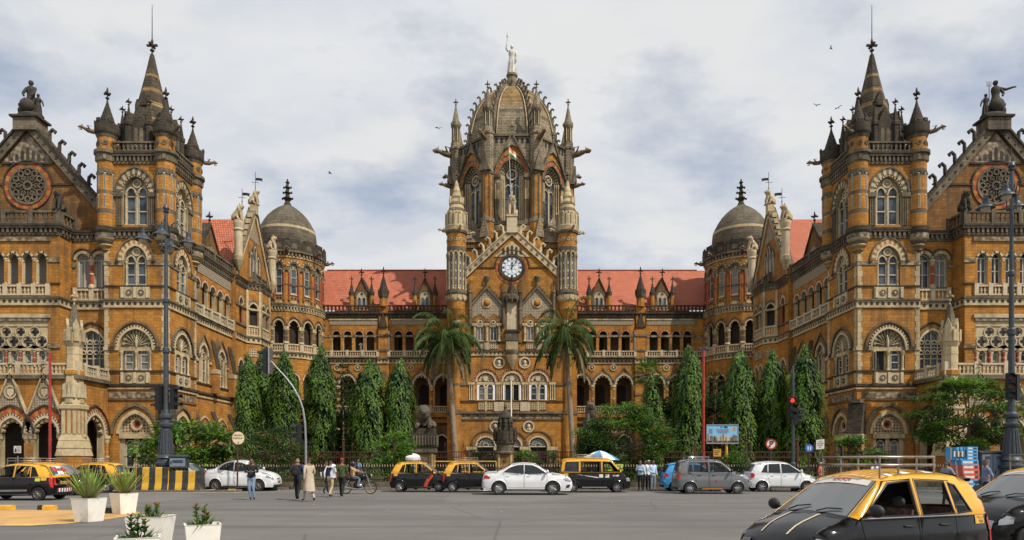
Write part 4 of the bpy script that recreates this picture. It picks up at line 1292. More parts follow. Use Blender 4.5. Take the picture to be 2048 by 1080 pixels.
def corner_tower(sx):
 cx, cy, n = (-34.2 if sx > 0 else -34.9), 104.0, 16
 for k in range(n):
  a = -pi / 2 + 2 * pi * k / n + .09
  an = (a + pi / 2 + pi) % (2 * pi) - pi
  if an < -1.5 or an > 2.0: continue
  for lower in (True, False):
   R = 5.4 if lower else 5.2
   L = 2 * R * tan(pi / n)
   F0 = Fr(cx + R * cos(a), cy + R * sin(a), -sin(a), cos(a))
   ox, oy, _ = F0.P(-L / 2, 0)
   F = Fr(ox, oy, -sin(a), cos(a))
   c = L / 2
   b = MB()
   if lower:
    wall(b, F, 0, L, 0, Z_S1, [(c, .7, 0, 5.5, 'pointed')], .35, 'ochre', 'cream')
    wall(b, F, 0, L, Z_S1, Z_BAND0 - .1, [(c, .72, 9.6, 13.4, 'pointed')], .35, 'ochre', 'cream', n=10)
    archring(b, F, c, .72, .9, 13.4, 'pointed', -.02, .08, ['creamlt'], 12)
    archring(b, F, c, .9, 1.06, 13.4, 'pointed', 0, .04, ['redstone', 'ochre'], 12)
    wall(b, F, 0, L, Z_BAND0 - .1, Z_COR0, [(c, .66, Z_SILL, 21.2, 'pointed')], .4, 'ochre', 'cream')
    archring(b, F, c, .66, .82, 21.2, 'pointed', -.02, .1, ['cream'], 12)
    archring(b, F, c, .9, 1.04, 21.35, 'pointed', 0, .14, ['grey'], 12)
    for s in (-1, 1):
     disc(b, F, c + s * .62, 21.3, .14, -.4, -.05, 'cream', 7)
     disc(b, F, c + s * .45, 21.75, .12, -.4, -.05, 'cream', 7)
    box(b, F, 0, .34, Z_CAP, 21.15, -.1, .16, 'cream')
    box(b, F, L - .34, L, Z_CAP, 21.15, -.1, .16, 'cream')
    dotband(b, F, 0, L, Z_BAND0, Z_BAND1, pitch=.45)
    string(b, F, 0, L, 8.9, .2, .2, 'dark')
    cornice(b, F, 0, L, Z_COR0, Z_COR1, .35, 'cream', 'grey', .42, e0=.06, e1=.06)
    part(b, 'tower_wall')
    for u in (.12, L - .12): column(F, u, Z_SILL, Z_CAP, -.05, .2, 'grey', 'cream', 7)
    balustrade(F, .05, L - .05, Z_BAND1 + .04, Z_SILL, .1, 'creamlt', .34, 2)
   else:
    wall(b, F, 0, L, Z_COR1 - .2, 33., [(c, .5, 25.9, 29.9, 'round')], .3, 'ochre', 'grey')
    archring(b, F, c, .5, .72, 29.9, 'round', -.02, .1, ['grey'], 12)
    archring(b, F, c, .72, .95, 29.9, 'round', 0, .14, ['cream', 'grey'], 12)
    archfill(b, F, c, .5, 29.5, 29.9, 'round', -.2, 'cream')
    disc(b, F, c, 29.9, .34, -.2, -.1, 'grey', 10, .22)
    for s in (-1, 1):
     x, y, _ = F.P(c + s * .68, 0, .06)
     lathe(b, x, y, [(.16, 25.0, 'grey'), (.1, 25.3, 'redstone'), (.1, 27.2, 'grey'), (.13, 27.2), (.13, 27.4, 'redstone'), (.1, 27.4), (.1, 29., 'cream'), (.18, 29.3)], 7)
     box(b, F, c + s * .82 - .24, c + s * .82 + .24, 29.3, 29.7, 0, .2, 'grey')
     disc(b, F, c + s * .22, 25.3, .17, .0, .03, 'windowglass', 8)
    box(b, F, c - .5, c + .5, 25.75, 25.9, 0, .12, 'creamlt')
    box(b, F, c - .5, c + .5, 24.5, 24.9, 0, .1, 'cream')
    string(b, F, 0, L, 27.2, .2, .05, 'grey')
    box(b, F, 0, L, 31.2, 31.45, 0, .12, 'cream')
    for u in (.2, .7, 1.2, 1.7): box(b, F, u, u + .26, 31.45, 31.95, 0, .26, 'frieze')
    box(b, F, -.05, L + .05, 31.95, 32.25, 0, .4, 'grey')
    box(b, F, -.06, L + .06, 32.25, 33.4, .22, .4, 'dark', True)
    box(b, F, .3, L - .3, 33.4, 33.85, .2, .42, 'dark', True)
    archfill(b, F, c, .4, 32.5, 32.8, 'round', .42, 'grey')
    part(b, 'tower_wall')
    window_lights(F, c, .42, 25.95, 29.5, -.18, 1, 'rect', rows=3)
  if k % 2 == 0:
   gargoyle((cx + 5.35 * cos(a + .2), cy + 5.35 * sin(a + .2), 32.), a + .2, 1.5)
 b = MB()
 lathe(b, cx, cy, [(4.75, 0), (4.75, 24.)], 28, 'interior')
 lathe(b, cx, cy, [(5.2, 18.6), (.5, 18.6)], 14, 'interiorwall')
 lathe(b, cx, cy, [(5.2, 23.2), (.5, 23.2)], 14, 'interior')
 lathe(b, cx, cy, [(4.6, 24.), (4.6, 33)], 14, 'interior')
 lathe(b, cx, cy, [(5.5, 32.4), (3.9, 32.4)], 28, 'dark')
 part(b, 'tower_core')
 d = MB()
 prof = [(4.15, 32.4), (4.22, 34.0), (4.3, 35.2), (4.22, 36.), (4.2, 36.05, 'cream'), (4.18, 36.4, 'domedark'), (3.85, 37.1), (3.45, 37.85), (2.95, 38.6), (2.3, 39.3), (1.65, 39.85), (1.05, 40.25), (.62, 40.5), (.45, 40.6)]
 lathe(d, cx, cy, prof, 40, 'domedark')
 for k in range(20):
  a = 2 * pi * k / 20
  F = Fr(cx + 4.2 * cos(a), cy + 4.2 * sin(a), -sin(a), cos(a))
  archring(d, F, 0, .42, .56, 33.8, 'round', -.2, .1, ['dark'], 8)
 o = part(d, 'dome')
 f = MB()
 lathe(f, cx, cy, [(.7, 40.4), (.5, 40.8), (.32, 41.2), (.6, 41.5), (.72, 41.65), (.38, 41.8), (.28, 42.3), (.52, 42.5), (.26, 42.7), (.22, 43.1), (.45, 43.3), (.2, 43.5), (.18, 43.9), (.34, 44.05), (.14, 44.3), (.08, 44.6)], 9, 'dark')
 for z, r in ((41.6, .75), (42.5, .6), (43.3, .52)):
  for i in range(4): blob(f, (cx + r * cos(i * pi / 2), cy + r * sin(i * pi / 2), z), (.17, .17, .2), 'dark', 6, 4)
 part(f, 'finial', o)
def link(sx):
 """long arcaded range between the corner tower and the clock block"""
 Y, XA, XB = 105.0, -30.3, -9.2
 F = Fr(XA, Y)
 w = XB - XA
 pier = -19.75 - XA
 bays = [(.3, pier - .85, [-27.0 - XA + 1.73 * k for k in range(4)]), (pier + .85, w, [-17.5 - XA + 1.73 * k for k in range(4)])]
 b = MB()
 for u0, u1, cs in bays:
  wall(b, F, u0, u1, 23.0, Z_COR1, [], .1, 'ochre')
  box(b, F, cs[0] - 1.05, cs[-1] + 1.05, 22.55, 23.35, .01, .06, 'diaper')
  box(b, F, cs[0] - 1.15, cs[-1] + 1.15, 23.3, 23.5, 0, .14, 'cream')
  wall(b, F, u0, u1, 15.9, Z_SILL - .3, [], .1, 'ochre')
  dotband(b, F, u0, u1, Z_BAND0, Z_BAND1)
  box(b, F, u0, u1, Z_BAND1, Z_BAND1 + .2, 0, .5, 'grey', True)
  n3 = 3
  wall(b, F, u0, u1, 0, 7.4, [(u0 + (u1 - u0) * (k + .5) / n3, 1.1, 0, 4.2, 'pointed') for k in range(n3)], .6, 'ochre_dark', 'cream')
  for k in range(n3):
   c = u0 + (u1 - u0) * (k + .5) / n3
   archring(b, F, c, 1.1, 1.3, 4.2, 'pointed', -.02, .1, ['creamlt', 'cream'], 20)
   archring(b, F, c, 1.5, 1.65, 4.2, 'pointed', 0, .12, ['grey'], 14)
   archfill(b, F, c, 1.1, 0, 4.2, 'pointed', -.58, 'interior')
   disc(b, F, c + (u1 - u0) / n3 / 2, 6.3, .42, 0, .1, 'cream', 12, .28)
  string(b, F, u0, u1, 7.3, .2, .2, 'dark')
  string(b, F, u0, u1, 8.2, .2, .25, 'dark')
  wall(b, F, u0, u1, 7.4, 9.0, [], .1, 'ochre')
 string(b, F, 0, w, Z_CAP - .05, .3, .06, 'frieze')
 cornice(b, F, 0, w, Z_COR1 - .75, Z_COR1 + .05, .4, 'dark', 'dark', .5)
 box(b, F, 0, .3, 0, Z_COR1, -.3, .02, 'ochre')
 part(b, 'wall')
 for u0, u1, cs in bays:
  arch_bay(F, u0, u1, Z_SILL - .3, 23.0, cs, .65, Z_SILL - .2, 21.05, 'round', [(.9, 1.02, .09, ['cream'], 12), (1.0, 1.32, .06, ['redstone', 'ochre'], 10)], 'ochre', 'grey', .15, 2.8)
  balustrade(F, u0, u1, Z_BAND1 + .22, Z_SILL - .1, .35, 'creamlt', .36, 5)
  n3 = 3
  c3 = [u0 + (u1 - u0) * (k + .5) / n3 for k in range(n3)]
  if u1 > w - .1: c3 = [u0 + 1.65 + 3.3 * k for k in range(3)]
  hw = 1.22
  arch_bay(F, u0, u1, 9.0, 15.9, c3, hw, 9.1, 13.3, 'pointed', [(1.0, 1.13, .08, ['creamlt'], 14), (1.13, 1.22, .1, ['dark', 'creamlt'], 40)], 'ochre_dark', 'cream', .26, 3.2, doors=True, cusps=.14)
  for c in c3:
   h = MB()
   archring(h, F, c, hw * 1.36, hw * 1.5, 13.2, 'ogee', 0, .14, ['grey'], 24)
   part(h, 'hood_mould')
  for c in c3[:-1]:
   h = MB()
   disc(h, F, c + (c3[1] - c3[0]) / 2, 16.0, .52, 0, .12, 'cream', 14, .36)
   disc(h, F, c + (c3[1] - c3[0]) / 2, 16.0, .36, 0, .05, 'grey', 12)
   blob(h, F.P(c + (c3[1] - c3[0]) / 2, 16.0, .06), (.16, .1, .24), 'cream', 7, 5)
   part(h, 'medallion')
  balustrade(F, u0, u1, 9.1, 10.1, .1, 'cream', .3, 4)
 balustrade(F, 0, pier - .7, Z_COR1 + .06, Z_COR1 + 1.25, .2, 'dark', .55, 0, bw=.22)
 balustrade(F, pier + .7, w, Z_COR1 + .06, Z_COR1 + 1.25, .2, 'dark', .55, 0, bw=.22)
 p = MB()
 box(p, F, pier - .85, pier + .85, 0, 18.6, 0, .35, 'ochre', True)
 box(p, F, pier - .75, pier + .75, 18.6, 22.0, -.3, .32, 'ochre')
 box(p, F, pier - .7, pier + .7, 22., Z_COR1 + 1.2, -.3, .2, 'ochre')
 prism(p, F, [(pier - .65, 22.1), (pier + .65, 22.1), (pier, 24.4)], .2, .5, 'dark')
 for z in (8.2, 11.7, Z_SILL - .2, Z_CAP): box(p, F, pier - .95, pier + .95, z, z + .3, 0, .45, 'grey')
 dotband(p, Fr(F.P(pier - .86, 0, .35)[0], F.P(0, 0, .35)[1]), 0, 1.72, Z_BAND0, Z_BAND1, pitch=.5)
 box(p, F, pier - .5, pier + .5, 13.8, 15.3, .3, .42, 'grey')
 part(p, 'pier')
 t = MB()
 x, y, _ = F.P(pier, 0, .1)
 lathe(t, x, y, [(.6, Z_COR1 + 1., 'ochre'), (.6, 26.6, 'grey'), (.72, 26.8), (.85, 27.2, 'dark'), (.85, 27.9), (.7, 27.9), (.5, 28.6), (.12, 30.1)], 8, 'dark', False)
 finial(t, x, y, 29.9, 1.6, 'dark', .22)
 part(t, 'pinnacle')
 r = MB()
 r.face([(XA - 4, Y + .6, Z_COR1 + .6), (XB + .5, Y + .6, Z_COR1 + .6), (XB + .5, 112, 32.9), (XA - 4, 112, 32.9)], 'rooftile')
 r.face([(XB, 119, Z_COR1), (XA, 119, Z_COR1), (XA, 112, 32.9), (XB, 112, 32.9)], 'rooftile')
 for k in range(44):
  xx = XA + (XB - XA) * (k + .5) / 44
  tube(r, [(xx - .26, 112, 32.92), (xx + .26, 112, 32.96)], .13, 6, 'rooftile')
 r.face([(XA, Y - .1, Z_COR1 + .3), (XB, Y - .1, Z_COR1 + .3), (XB, Y + .7, Z_COR1 + .3), (XA, Y + .7, Z_COR1 + .3)], 'dark')
 part(r, 'roof')
 for px in (723.5, 850):
  x = U(px, 105.8)
  FD = Fr(x, 105.8)
  d = MB()
  z0 = Z_COR1 + .4
  prism(d, FD, [(-1.15, z0), (1.15, z0), (1.15, 27.4), (0, 29.9), (-1.15, 27.4)], -3., 0, 'ochre_dark')
  for s in (-1, 1): rake(d, FD, s * 1.3, 27.3, 0, 30.2, .35, -3.2, .14, 'dark')
  archring(d, FD, 0, .8, 1.0, 27.0, 'pointed', 0, .1, ['grey'], 12)
  archfill(d, FD, 0, .8, 25.4, 27.0, 'pointed', .01, 'cream')
  o = part(d, 'dormer')
  g = MB()
  for s in (-1, 1):
   archfill(g, FD, s * .36, .22, 25.5, 26.7, 'pointed', .02, 'windowglass')
   archring(g, FD, s * .36, .22, .3, 26.7, 'pointed', .01, .09, ['framewhite'], 8)
   for q in (-.26, .26): box(g, FD, s * .36 + q - .04, s * .36 + q + .04, 25.4, 26.7, .01, .09, 'framewhite')
  disc(g, FD, 0, 27.5, .22, .01, .03, 'windowglass', 10)
  part(g, 'window', o)
  f = MB()
  finial(f, x, 105.7, 29.9, 1.6, 'dark', .22)
  for s in (-1, 1):
   xx = x + s * 1.55
   lathe(f, xx, 105.7, [(.36, z0, 'ochre'), (.34, 27.2, 'grey'), (.46, 27.4, 'dark'), (.46, 27.8), (.36, 27.9), (.08, 29.2)], 8, 'dark', False)
   finial(f, xx, 105.7, 29.1, 1.2, 'dark', .24)
  part(f, 'pinnacle', o)
# ------------------------------------------------------------------ central clock block and dome
def central():
 YB, hwid = 98.0, 8.3
 F = Fr(0, YB)
 b = MB()
 a3 = (-3.75, 0., 3.75)
 wall(b, F, -hwid, hwid, 0, 7.9, [(c, 1.3, 0, 3.75, 'round') for c in a3], .5, 'ochre', 'cream')
 wall(b, F, -hwid, hwid, 7.9, 16.6, [(c, 1.28, 10.4, 13.0, 'round') for c in a3], .45, 'ochre', 'cream')
 for c in a3:
  archring(b, F, c, 1.3, 1.5, 3.75, 'round', -.02, .1, ['creamlt'], 18)
  archring(b, F, c, 1.5, 1.62, 3.75, 'round', 0, .07, ['dark', 'creamlt'], 40)
  archring(b, F, c, 2.0, 2.14, 3.9, 'round', 0, .14, ['grey'], 18)
  archring(b, F, c, 1.28, 1.5, 13.0, 'round', -.02, .1, ['creamlt'], 18)
  archring(b, F, c, 1.5, 1.84, 13.0, 'round', 0, .05, ['ochre', 'redstone'], 15)
  archring(b, F, c, 1.84, 1.95, 13.0, 'round', 0, .13, ['dark', 'cream'], 40)
 for c in (-5.8, -1.875, 1.875, 5.8):
  box(b, F, c - .5, c + .5, 12.6, 12.95, 0, .2, 'cream')
  for k in (-.3, 0, .3):
   x, y, _ = F.P(c + k, 0, .03)
   lathe(b, x, y, [(.14, 10.4), (.1, 10.6), (.1, 12.2), (.15, 12.55)], 7, 'cream')
  box(b, F, c - .75, c + .75, 3.2, 3.7, 0, .3, 'cream')
  for k in (-.4, .4):
   x, y, _ = F.P(c + k, 0, .05)
   lathe(b, x, y, [(.3, 0), (.22, .4), (.22, 2.7), (.34, 3.2)], 8, 'grey')
 string(b, F, -hwid, -6.3, 12.5, .35, .14, 'grey')
 string(b, F, 6.3, hwid, 12.5, .35, .14, 'grey')
 box(b, F, -hwid + .4, hwid - .4, 7.7, 8.35, 0, .05, 'frieze')
 string(b, F, -hwid, hwid, 8.45, .3, .3, 'grey')
 string(b, F, -hwid, hwid, 7.5, .16, .12, 'ochre_dark')
 string(b, F, -hwid, hwid, 10.15, .16, .16, 'dark')
 for c in a3:
  for s in (-.62, .62): box(b, F, c + s - .5, c + s + .5, 9.0, 10.1, 0, .1, 'lattice')
  box(b, F, c - .12, c + .12, 8.8, 10.15, 0, .16, 'cream')
 for c in (-1.875, 1.875): box(b, F, c - .7, c + .7, 8.8, 10.1, 0, .22, 'creamlt')
 for x, z in ((-1.85, 15.75), (1.85, 15.75), (-2.4, 6.6), (2.4, 6.6)):
  disc(b, F, x, z, .85, 0, .14, 'creamlt', 18, .62)
  disc(b, F, x, z, .62, 0, .04, 'grey', 16)
  blob(b, F.P(x, z + .02, .08), (.24, .16, .36), 'creamlt', 8, 6)
  blob(b, F.P(x, z - .4, .06), (.4, .14, .2), 'creamlt', 8, 5)
 dotband(b, F, -hwid, hwid, 16.85, 17.5)
 w2 = (-4.55, -2.65, 2.65, 4.55)
 wall(b, F, -hwid, hwid, 16.6, 28.6, [(c, .55, 18.9, 20.9, 'rect') for c in w2], .35, 'ochre', 'cream')
 ga, sl = 34.6, .925
 zb = ga - sl * hwid
 prism(b, F, [(-6.4, 28.59), (6.4, 28.59), (6.4, ga - sl * 6.4), (0, ga), (-6.4, ga - sl * 6.4)], -.8, 0, 'ochre')
 string(b, F, -hwid, -.9, 18.55, .15, .1, 'dark')
 string(b, F, .9, hwid, 18.55, .15, .1, 'dark')
 for s in (-1, 1):
  c0 = 3.6 * s
  for c in (c0 - .95, c0 + .95):
   archring(b, F, c, .5, .78, 21.6, 'round', 0, .12, ['ochre'], 12)
   archring(b, F, c, .78, .95, 21.6, 'round', 0, .18, ['ochre', 'grey'], 14)
   archfill(b, F, c, .5, 20.9, 21.6, 'round', .03, 'cream')
   disc(b, F, c, 21.55, .3, .03, .12, 'creamlt', 12, .18)
   disc(b, F, c, 21.55, .18, .03, .06, 'dark', 8)
   box(b, F, c - .6, c + .6, 17.7, 18.5, 0, .1, 'lattice')
  box(b, F, c0 - .35, c0 + .35, 17.6, 18.75, 0, .25, 'cream')
  for c in (c0 - 1.75, c0, c0 + 1.75):
   x, y, _ = F.P(c, 0, .1)
   lathe(b, x, y, [(.3, 18.8), (.2, 19.0), (.2, 19.9), (.24, 19.9), (.24, 20.1), (.2, 20.1), (.2, 20.8), (.32, 21.2)], 8, 'cream')
   box(b, F, c - .34, c + .34, 21.0, 21.4, 0, .36, 'cream')
  prism(b, F, [(c0 - 2.1, 22.1), (c0 - 1.7, 22.4), (c0 - .95, 22.75), (c0, 22.0), (c0 + .95, 22.75), (c0 + 1.7, 22.4), (c0 + 2.1, 22.1), (c0 + 2.1, 24.2), (c0, 26.4), (c0 - 2.1, 24.2)], 0, .1, 'diaper')
  for q in (-1, 1):
   rake(b, F, c0 + q * 2.25, 24.2, c0, 26.75, .4, 0, .35, 'grey')
   for k in range(6):
    u = c0 + q * (.35 + k * .34)
    zz = 26.75 - 1.13 * abs(u - c0)
    box(b, F, u - .11, u + .11, zz - .05, zz + .28, .02, .3, 'dark', True)
   x, y, _ = F.P(c0 + q * 2.4, 0, .3)
   lathe(b, x, y, [(.08, 20.6, 'grey'), (.26, 21.2), (.26, 23.2), (.32, 23.3), (.24, 23.5), (.24, 25.6), (.33, 25.8), (.2, 26.), (.06, 26.9)], 7, 'grey')
   finial(b, x, y, 26.8, .9, 'grey', .16)
  blob(b, F.P(c0, 24.3, .2), (.45, .3, .45), 'ochre', 10, 7)
  disc(b, F, c0, 24.3, .72, .1, .2, 'cream', 16, .5)
  x, y, _ = F.P(c0, 0, .2)
  lathe(b, x, y, [(.12, 26.6), (.16, 27.2), (.42, 27.9), (.42, 28.1)], 7, 'grey')
 part(b, 'wall')
 for c in w2: window_lights(F, c, .5, 18.9, 20.85, -.2, 2, 'rect', rows=1)
 for c in a3:
  for s in (-.62, .62):
   if c == 0:
    g = MB()
    box(g, F, c + s - .42, c + s + .42, 10.4, 12.6, -.4, -.3, 'black')
    f = part(g, 'window')
    l = MB()
    F2 = Fr(F.P(c + s * 1.7, 0, -.2)[0], YB + .2, -.3 * s, -1)
    box(l, F2, 0, .5, 10.5, 12.5, -.03, .03, 'framewhite', True)
    part(l, 'casement', f)
   else: window_lights(F, c + s, .42, 10.4, 12.15, -.3, 1, 'pointed', rows=2)
  t = MB()
  archfill(t, F, c, 1.28, 13., 13., 'round', -.22, 'carving')
  box(t, F, c - 1.28, c + 1.28, 12.6, 13., -.4, -.02, 'cream')
  box(t, F, c - .18, c + .18, 10.4, 12.6, -.4, -.12, 'cream')
  disc(t, F, c, 13.5, .38, -.22, -.1, 'creamlt', 10)
  for i in range(7):
   a = pi * (i + .5) / 7
   disc(t, F, c + .85 * cos(a), 13.1 + .85 * sin(a), .2, -.22, -.12, 'cream', 8)
  part(t, 'tympanum')
  g, f = MB(), MB()
  archfill(g, F, c, 1.3, 3.75, 3.75, 'round', -.25, 'windowglass')
  box(f, F, c - 1.3, c + 1.3, 3.65, 3.82, -.3, -.1, 'framewhite')
  for i in range(1, 10):
   a = pi * i / 10
   tube(f, [F.P(c + .35 * cos(a), 3.8 + .35 * sin(a), -.2), F.P(c + 1.28 * cos(a), 3.8 + 1.28 * sin(a), -.2)], .045, 4, 'framewhite')
  for r in (.35, .85, 1.22): archring(f, F, c, r, r + .07, 3.8, 'round', -.25, -.14, ['framewhite'], 16)
  box(g, F, c - 1.3, c + 1.3, 0, 3.65, -.5, -.4, 'interior')
  o = part(f, 'fanlight')
  pane_child(g, o)
 b = MB()
 for s in (-1, 1):
  rake(b, F, s * 6.5, ga + .55 - sl * 6.5, 0, ga + .55, 1.15, -.9, .3, 'cream')
  rake(b, F, s * 6.5, ga + .75 - sl * 6.5, 0, ga + .75, .22, -1., .42, 'creamlt')
  for k in range(8): disc(b, F, s * (.5 + .78 * k), ga - .02 - sl * (.5 + .78 * k), .2, .28, .37, 'grey', 9)
  for k in range(6): crocket(b, (s * (1.15 + k * .95), YB - .1, ga + .7 - sl * (1.15 + k * .95)), s, 0, 0, 1.25, 'cream')
 prism(b, F, [(-2.6, 30.95), (2.6, 30.95), (0, 33.2)], 0, .12, 'cream')
 for k in range(-2, 3): archfill(b, F, k * .62, .19, 31.25, 31.9 + (.45 - .2 * abs(k)), 'pointed', .13, 'dark')
 part(b, 'coping')
 b = MB()
 cz = Z(535, YB)
 n = 32
 for i in range(n):
  a0, a1 = 2 * pi * (i - .5) / n, 2 * pi * (i + .5) / n
  b.face([F.P(r * cos(a), cz + r * sin(a), .05) for r, a in ((1.9, a0), (2.35, a0), (2.35, a1), (1.9, a1))], 'redstone' if i % 2 else 'ochre')
 disc(b, F, 0, cz, 1.92, 0, .16, 'dark', 32, 1.5)
 for i in range(40):
  a = 2 * pi * i / 40
  disc(b, F, 1.7 * cos(a), cz + 1.7 * sin(a), .1, .14, .2, 'grey', 6)
 archring(b, F, 0, 2.42, 2.54, cz, 'round', 0, .14, ['dark'], 22)
 string(b, F, -6.6, -2.4, cz - .1, .16, .12, 'dark')
 string(b, F, 2.4, 6.6, cz - .1, .16, .12, 'dark')
 o = part(b, 'clock')
 f = MB()
 disc(f, F, 0, cz, 1.5, -.05, .06, 'clockwhite', 36)
 f_o = part(f, 'clock_face', o)
 f = MB()
 for i in range(12):
  a = pi / 2 - 2 * pi * i / 12
  t = Vector((-sin(a), cos(a)))
  k = 3 if i % 3 else 4
  for j in range(k):
   q = (j - (k - 1) / 2) * .085
   tube(f, [F.P(1.1 * cos(a) + t.x * q, cz + 1.1 * sin(a) + t.y * q, .075), F.P(1.4 * cos(a) + t.x * q, cz + 1.4 * sin(a) + t.y * q, .075)], .026, 4, 'black')
 disc(f, F, 0, cz, 1.48, .06, .075, 'black', 36, 1.43)
 disc(f, F, 0, cz, 1.06, .06, .075, 'lampgrey', 36, 1.02)
 for i in range(6):
  a = 2 * pi * i / 6
  disc(f, F, .62 * cos(a), cz + .62 * sin(a), .36, .06, .072, 'lampgrey', 6, .33)
 part(f, 'numeral_ring', o)
 for name, ang, L, wd in (('hour_hand', radians(90 - 2), .85, .075), ('minute_hand', radians(90 - 37), 1.3, .05)):
  h = MB()
  tube(h, [F.P(-.25 * cos(ang), cz - .25 * sin(ang), .12), F.P(L * .6 * cos(ang), cz + L * .6 * sin(ang), .12), F.P(L * .7 * cos(ang), cz + L * .7 * sin(ang), .12), F.P(L * cos(ang), cz + L * sin(ang), .12)], [wd, wd, wd * 2, .02], 5, 'black')
  part(h, name, o)
 b = MB()
 box(b, F, -.75, .75, 20.2, 24.9, 0, .1, 'creamlt')
 box(b, F, -.95, .95, 18.9, 20.3, 0, .55, 'grey')
 box(b, F, -1.1, 1.1, 20.1, 20.4, 0, .7, 'dark')
 box(b, F, -.85, .85, 17.4, 18.9, 0, .45, 'cream')
 x, y, _ = F.P(0, 0, .1)
 lathe(b, x, y, [(.1, 14.8, 'cream'), (.45, 15.5), (.75, 16.2), (.95, 16.8, 'grey'), (1.05, 17.2), (1.05, 17.5)], 9, 'cream')
 lathe(b, x, y, [(.7, 24.4, 'grey'), (1.15, 24.7), (1.15, 25.2), (.8, 25.5, 'dark'), (.6, 26.), (.12, 27.3)], 8, 'dark')
 for i in range(8):
  a = 2 * pi * i / 8
  lathe(b, x + 1.05 * cos(a), y + 1.05 * sin(a), [(.1, 24.2), (.14, 24.8), (.03, 25.9)], 5, 'grey')
 finial(b, x, y, 27.1, 1.2, 'dark', .22)
 part(b, 'niche')
 b = MB()
 wbox(b, -.75, .75, YB - .5, YB + .9, ga - .3, 36.6, 'creamlt')
 wbox(b, -.85, .85, YB - .6, YB + 1., 36.6, 36.85, 'cream')
 o = part(b, 'pedestal')
 g = MB()
 guardian(g, 0, YB + .3, 36.85, 2.9, 'statuestone', -pi / 2)
 part(g, 'statue', o)
 b = MB()
 tube(b, [(-.12, YB - .5, 38.8), (-.45, YB - .5, 46.8)], [.09, .05], 7, 'steel')
 blob(b, (-.45, YB - .5, 46.85), (.1, .1, .1), 'steel', 6, 4)
 o = part(b, 'flagpole')
 fl = MB()
 for k, m in enumerate(('saffron', 'white', 'flaggreen')):
  rows = []
  for i in range(9):
   t = i / 8
   for_ = []
   rows.append([(-.42 + 1.35 * t * .75, YB - .5 + .12 * sin(t * 7), 46.5 - .36 * (k + j) - t * .9 + .05 * sin(t * 9)) for j in (0, 1)])
  fl.grid(rows, m)
 part(fl, 'flag', o)
 b = MB()
 tube(b, [(.5, YB - .3, 36.), (.55, YB - .2, 44.)], .03, 4, 'steel')
 part(b, 'lightning_rod')
 b = MB()
 for s in (-1, 1):
  xw = s * hwid
  wbox(b, min(xw, xw - s * .3), max(xw, xw - s * .3), YB + .02, 106, 0, 30., 'ochre')
  wbox(b, min(s * 8.2, s * 9.4), max(s * 8.2, s * 9.4), YB + .8, 106, 0, Z_COR1 + .3, 'ochre')
  wbox(b, min(s * 8.2, s * 9.6), max(s * 8.2, s * 9.6), YB + .6, 106.1, 16.7, 17.5, 'cream')
  wbox(b, min(s * 8.2, s * 9.5), max(s * 8.2, s * 9.5), YB + .7, 106.1, 8.4, 8.8, 'grey')
 part(b, 'side_wall')
 for s in (-1, 1):
  x, y, r = s * 7.97, YB + .2, 1.38
  t = MB()
  lathe(t, x, y, [(.75, 0, 'ochre'), (.75, 8.3, 'grey'), (.85, 8.4), (.85, 8.9), (.6, 9., 'ochre'), (.6, 12.4, 'grey'), (.62, 12.8, 'ochre'), (.6, 16.8, 'cream'), (.8, 17.), (.85, 17.6), (.62, 17.8, 'cream'), (.62, 20.7, 'grey'), (.66, 21., 'cream'), (.75, 21.8, 'ochre'), (1.25, 23.4), (1.3, 24.4, 'cream'), (1.45, 24.6), (1.5, 25.3, 'grey'), (1.62, 25.6), (1.62, 26.0), (r - .18, 26.1, 'cream'), (r - .18, 31.2), (r, 31.3, 'grey'), (r + .05, 32.2, 'ochre'), (r, 32.3), (r, 34.1, 'grey'), (r + .15, 34.2), (r + .2, 34.6)], 16)
  for k in range(12):
   a = 2 * pi * k / 12
   Ft = Fr(x + (r - .17) * cos(a), y + (r - .17) * sin(a), -sin(a), cos(a))
   box(t, Ft, -.13, .13, 26.5, 30.7, -.05, .03, 'framewhite')
   for z in (26.7, 27.8, 28.9, 30.): box(t, Ft, -.08, .08, z, z + .8, -.05, .04, 'windowglass')
   archring(t, Ft, 0, .2, .34, 31.2, 'pointed', -.1, .18, ['cream'], 8)
   disc(t, Ft, 0, 33.2, .26, .05, .22, 'cream', 10)
   disc(t, Ft, 0, 33.2, .13, .05, .24, 'dark', 8)
   a += pi / 12
   lathe(t, x + r * cos(a), y + r * sin(a), [(.14, 26.1, 'cream'), (.09, 26.4), (.09, 30.6), (.17, 31.0), (.17, 31.3)], 6)
   Fb = Fr(x + 1.53 * cos(a), y + 1.53 * sin(a), -sin(a), cos(a))
   box(t, Fb, -.14, .14, 24.75, 25.25, -.2, .06, 'cream')
  o = part(t, 'turret')
  c = MB()
  lathe(c, x, y, [(1.6, 34.5, 'cream'), (1.66, 35.0), (1.7, 35.1), (1.62, 35.2), (1.62, 36.9), (1.28, 36.9), (1.28, 36.7, 'cream'), (1.2, 37.4), (1.28, 37.45, 'grey'), (1.14, 37.8, 'cream'), (1.02, 38.3), (1.1, 38.35, 'grey'), (.96, 38.7, 'cream'), (.84, 39.2), (.88, 39.3, 'grey'), (.7, 39.6, 'cream'), (.52, 40.3), (.56, 40.35), (.3, 41.2), (.34, 41.25), (.14, 41.9)], 14)
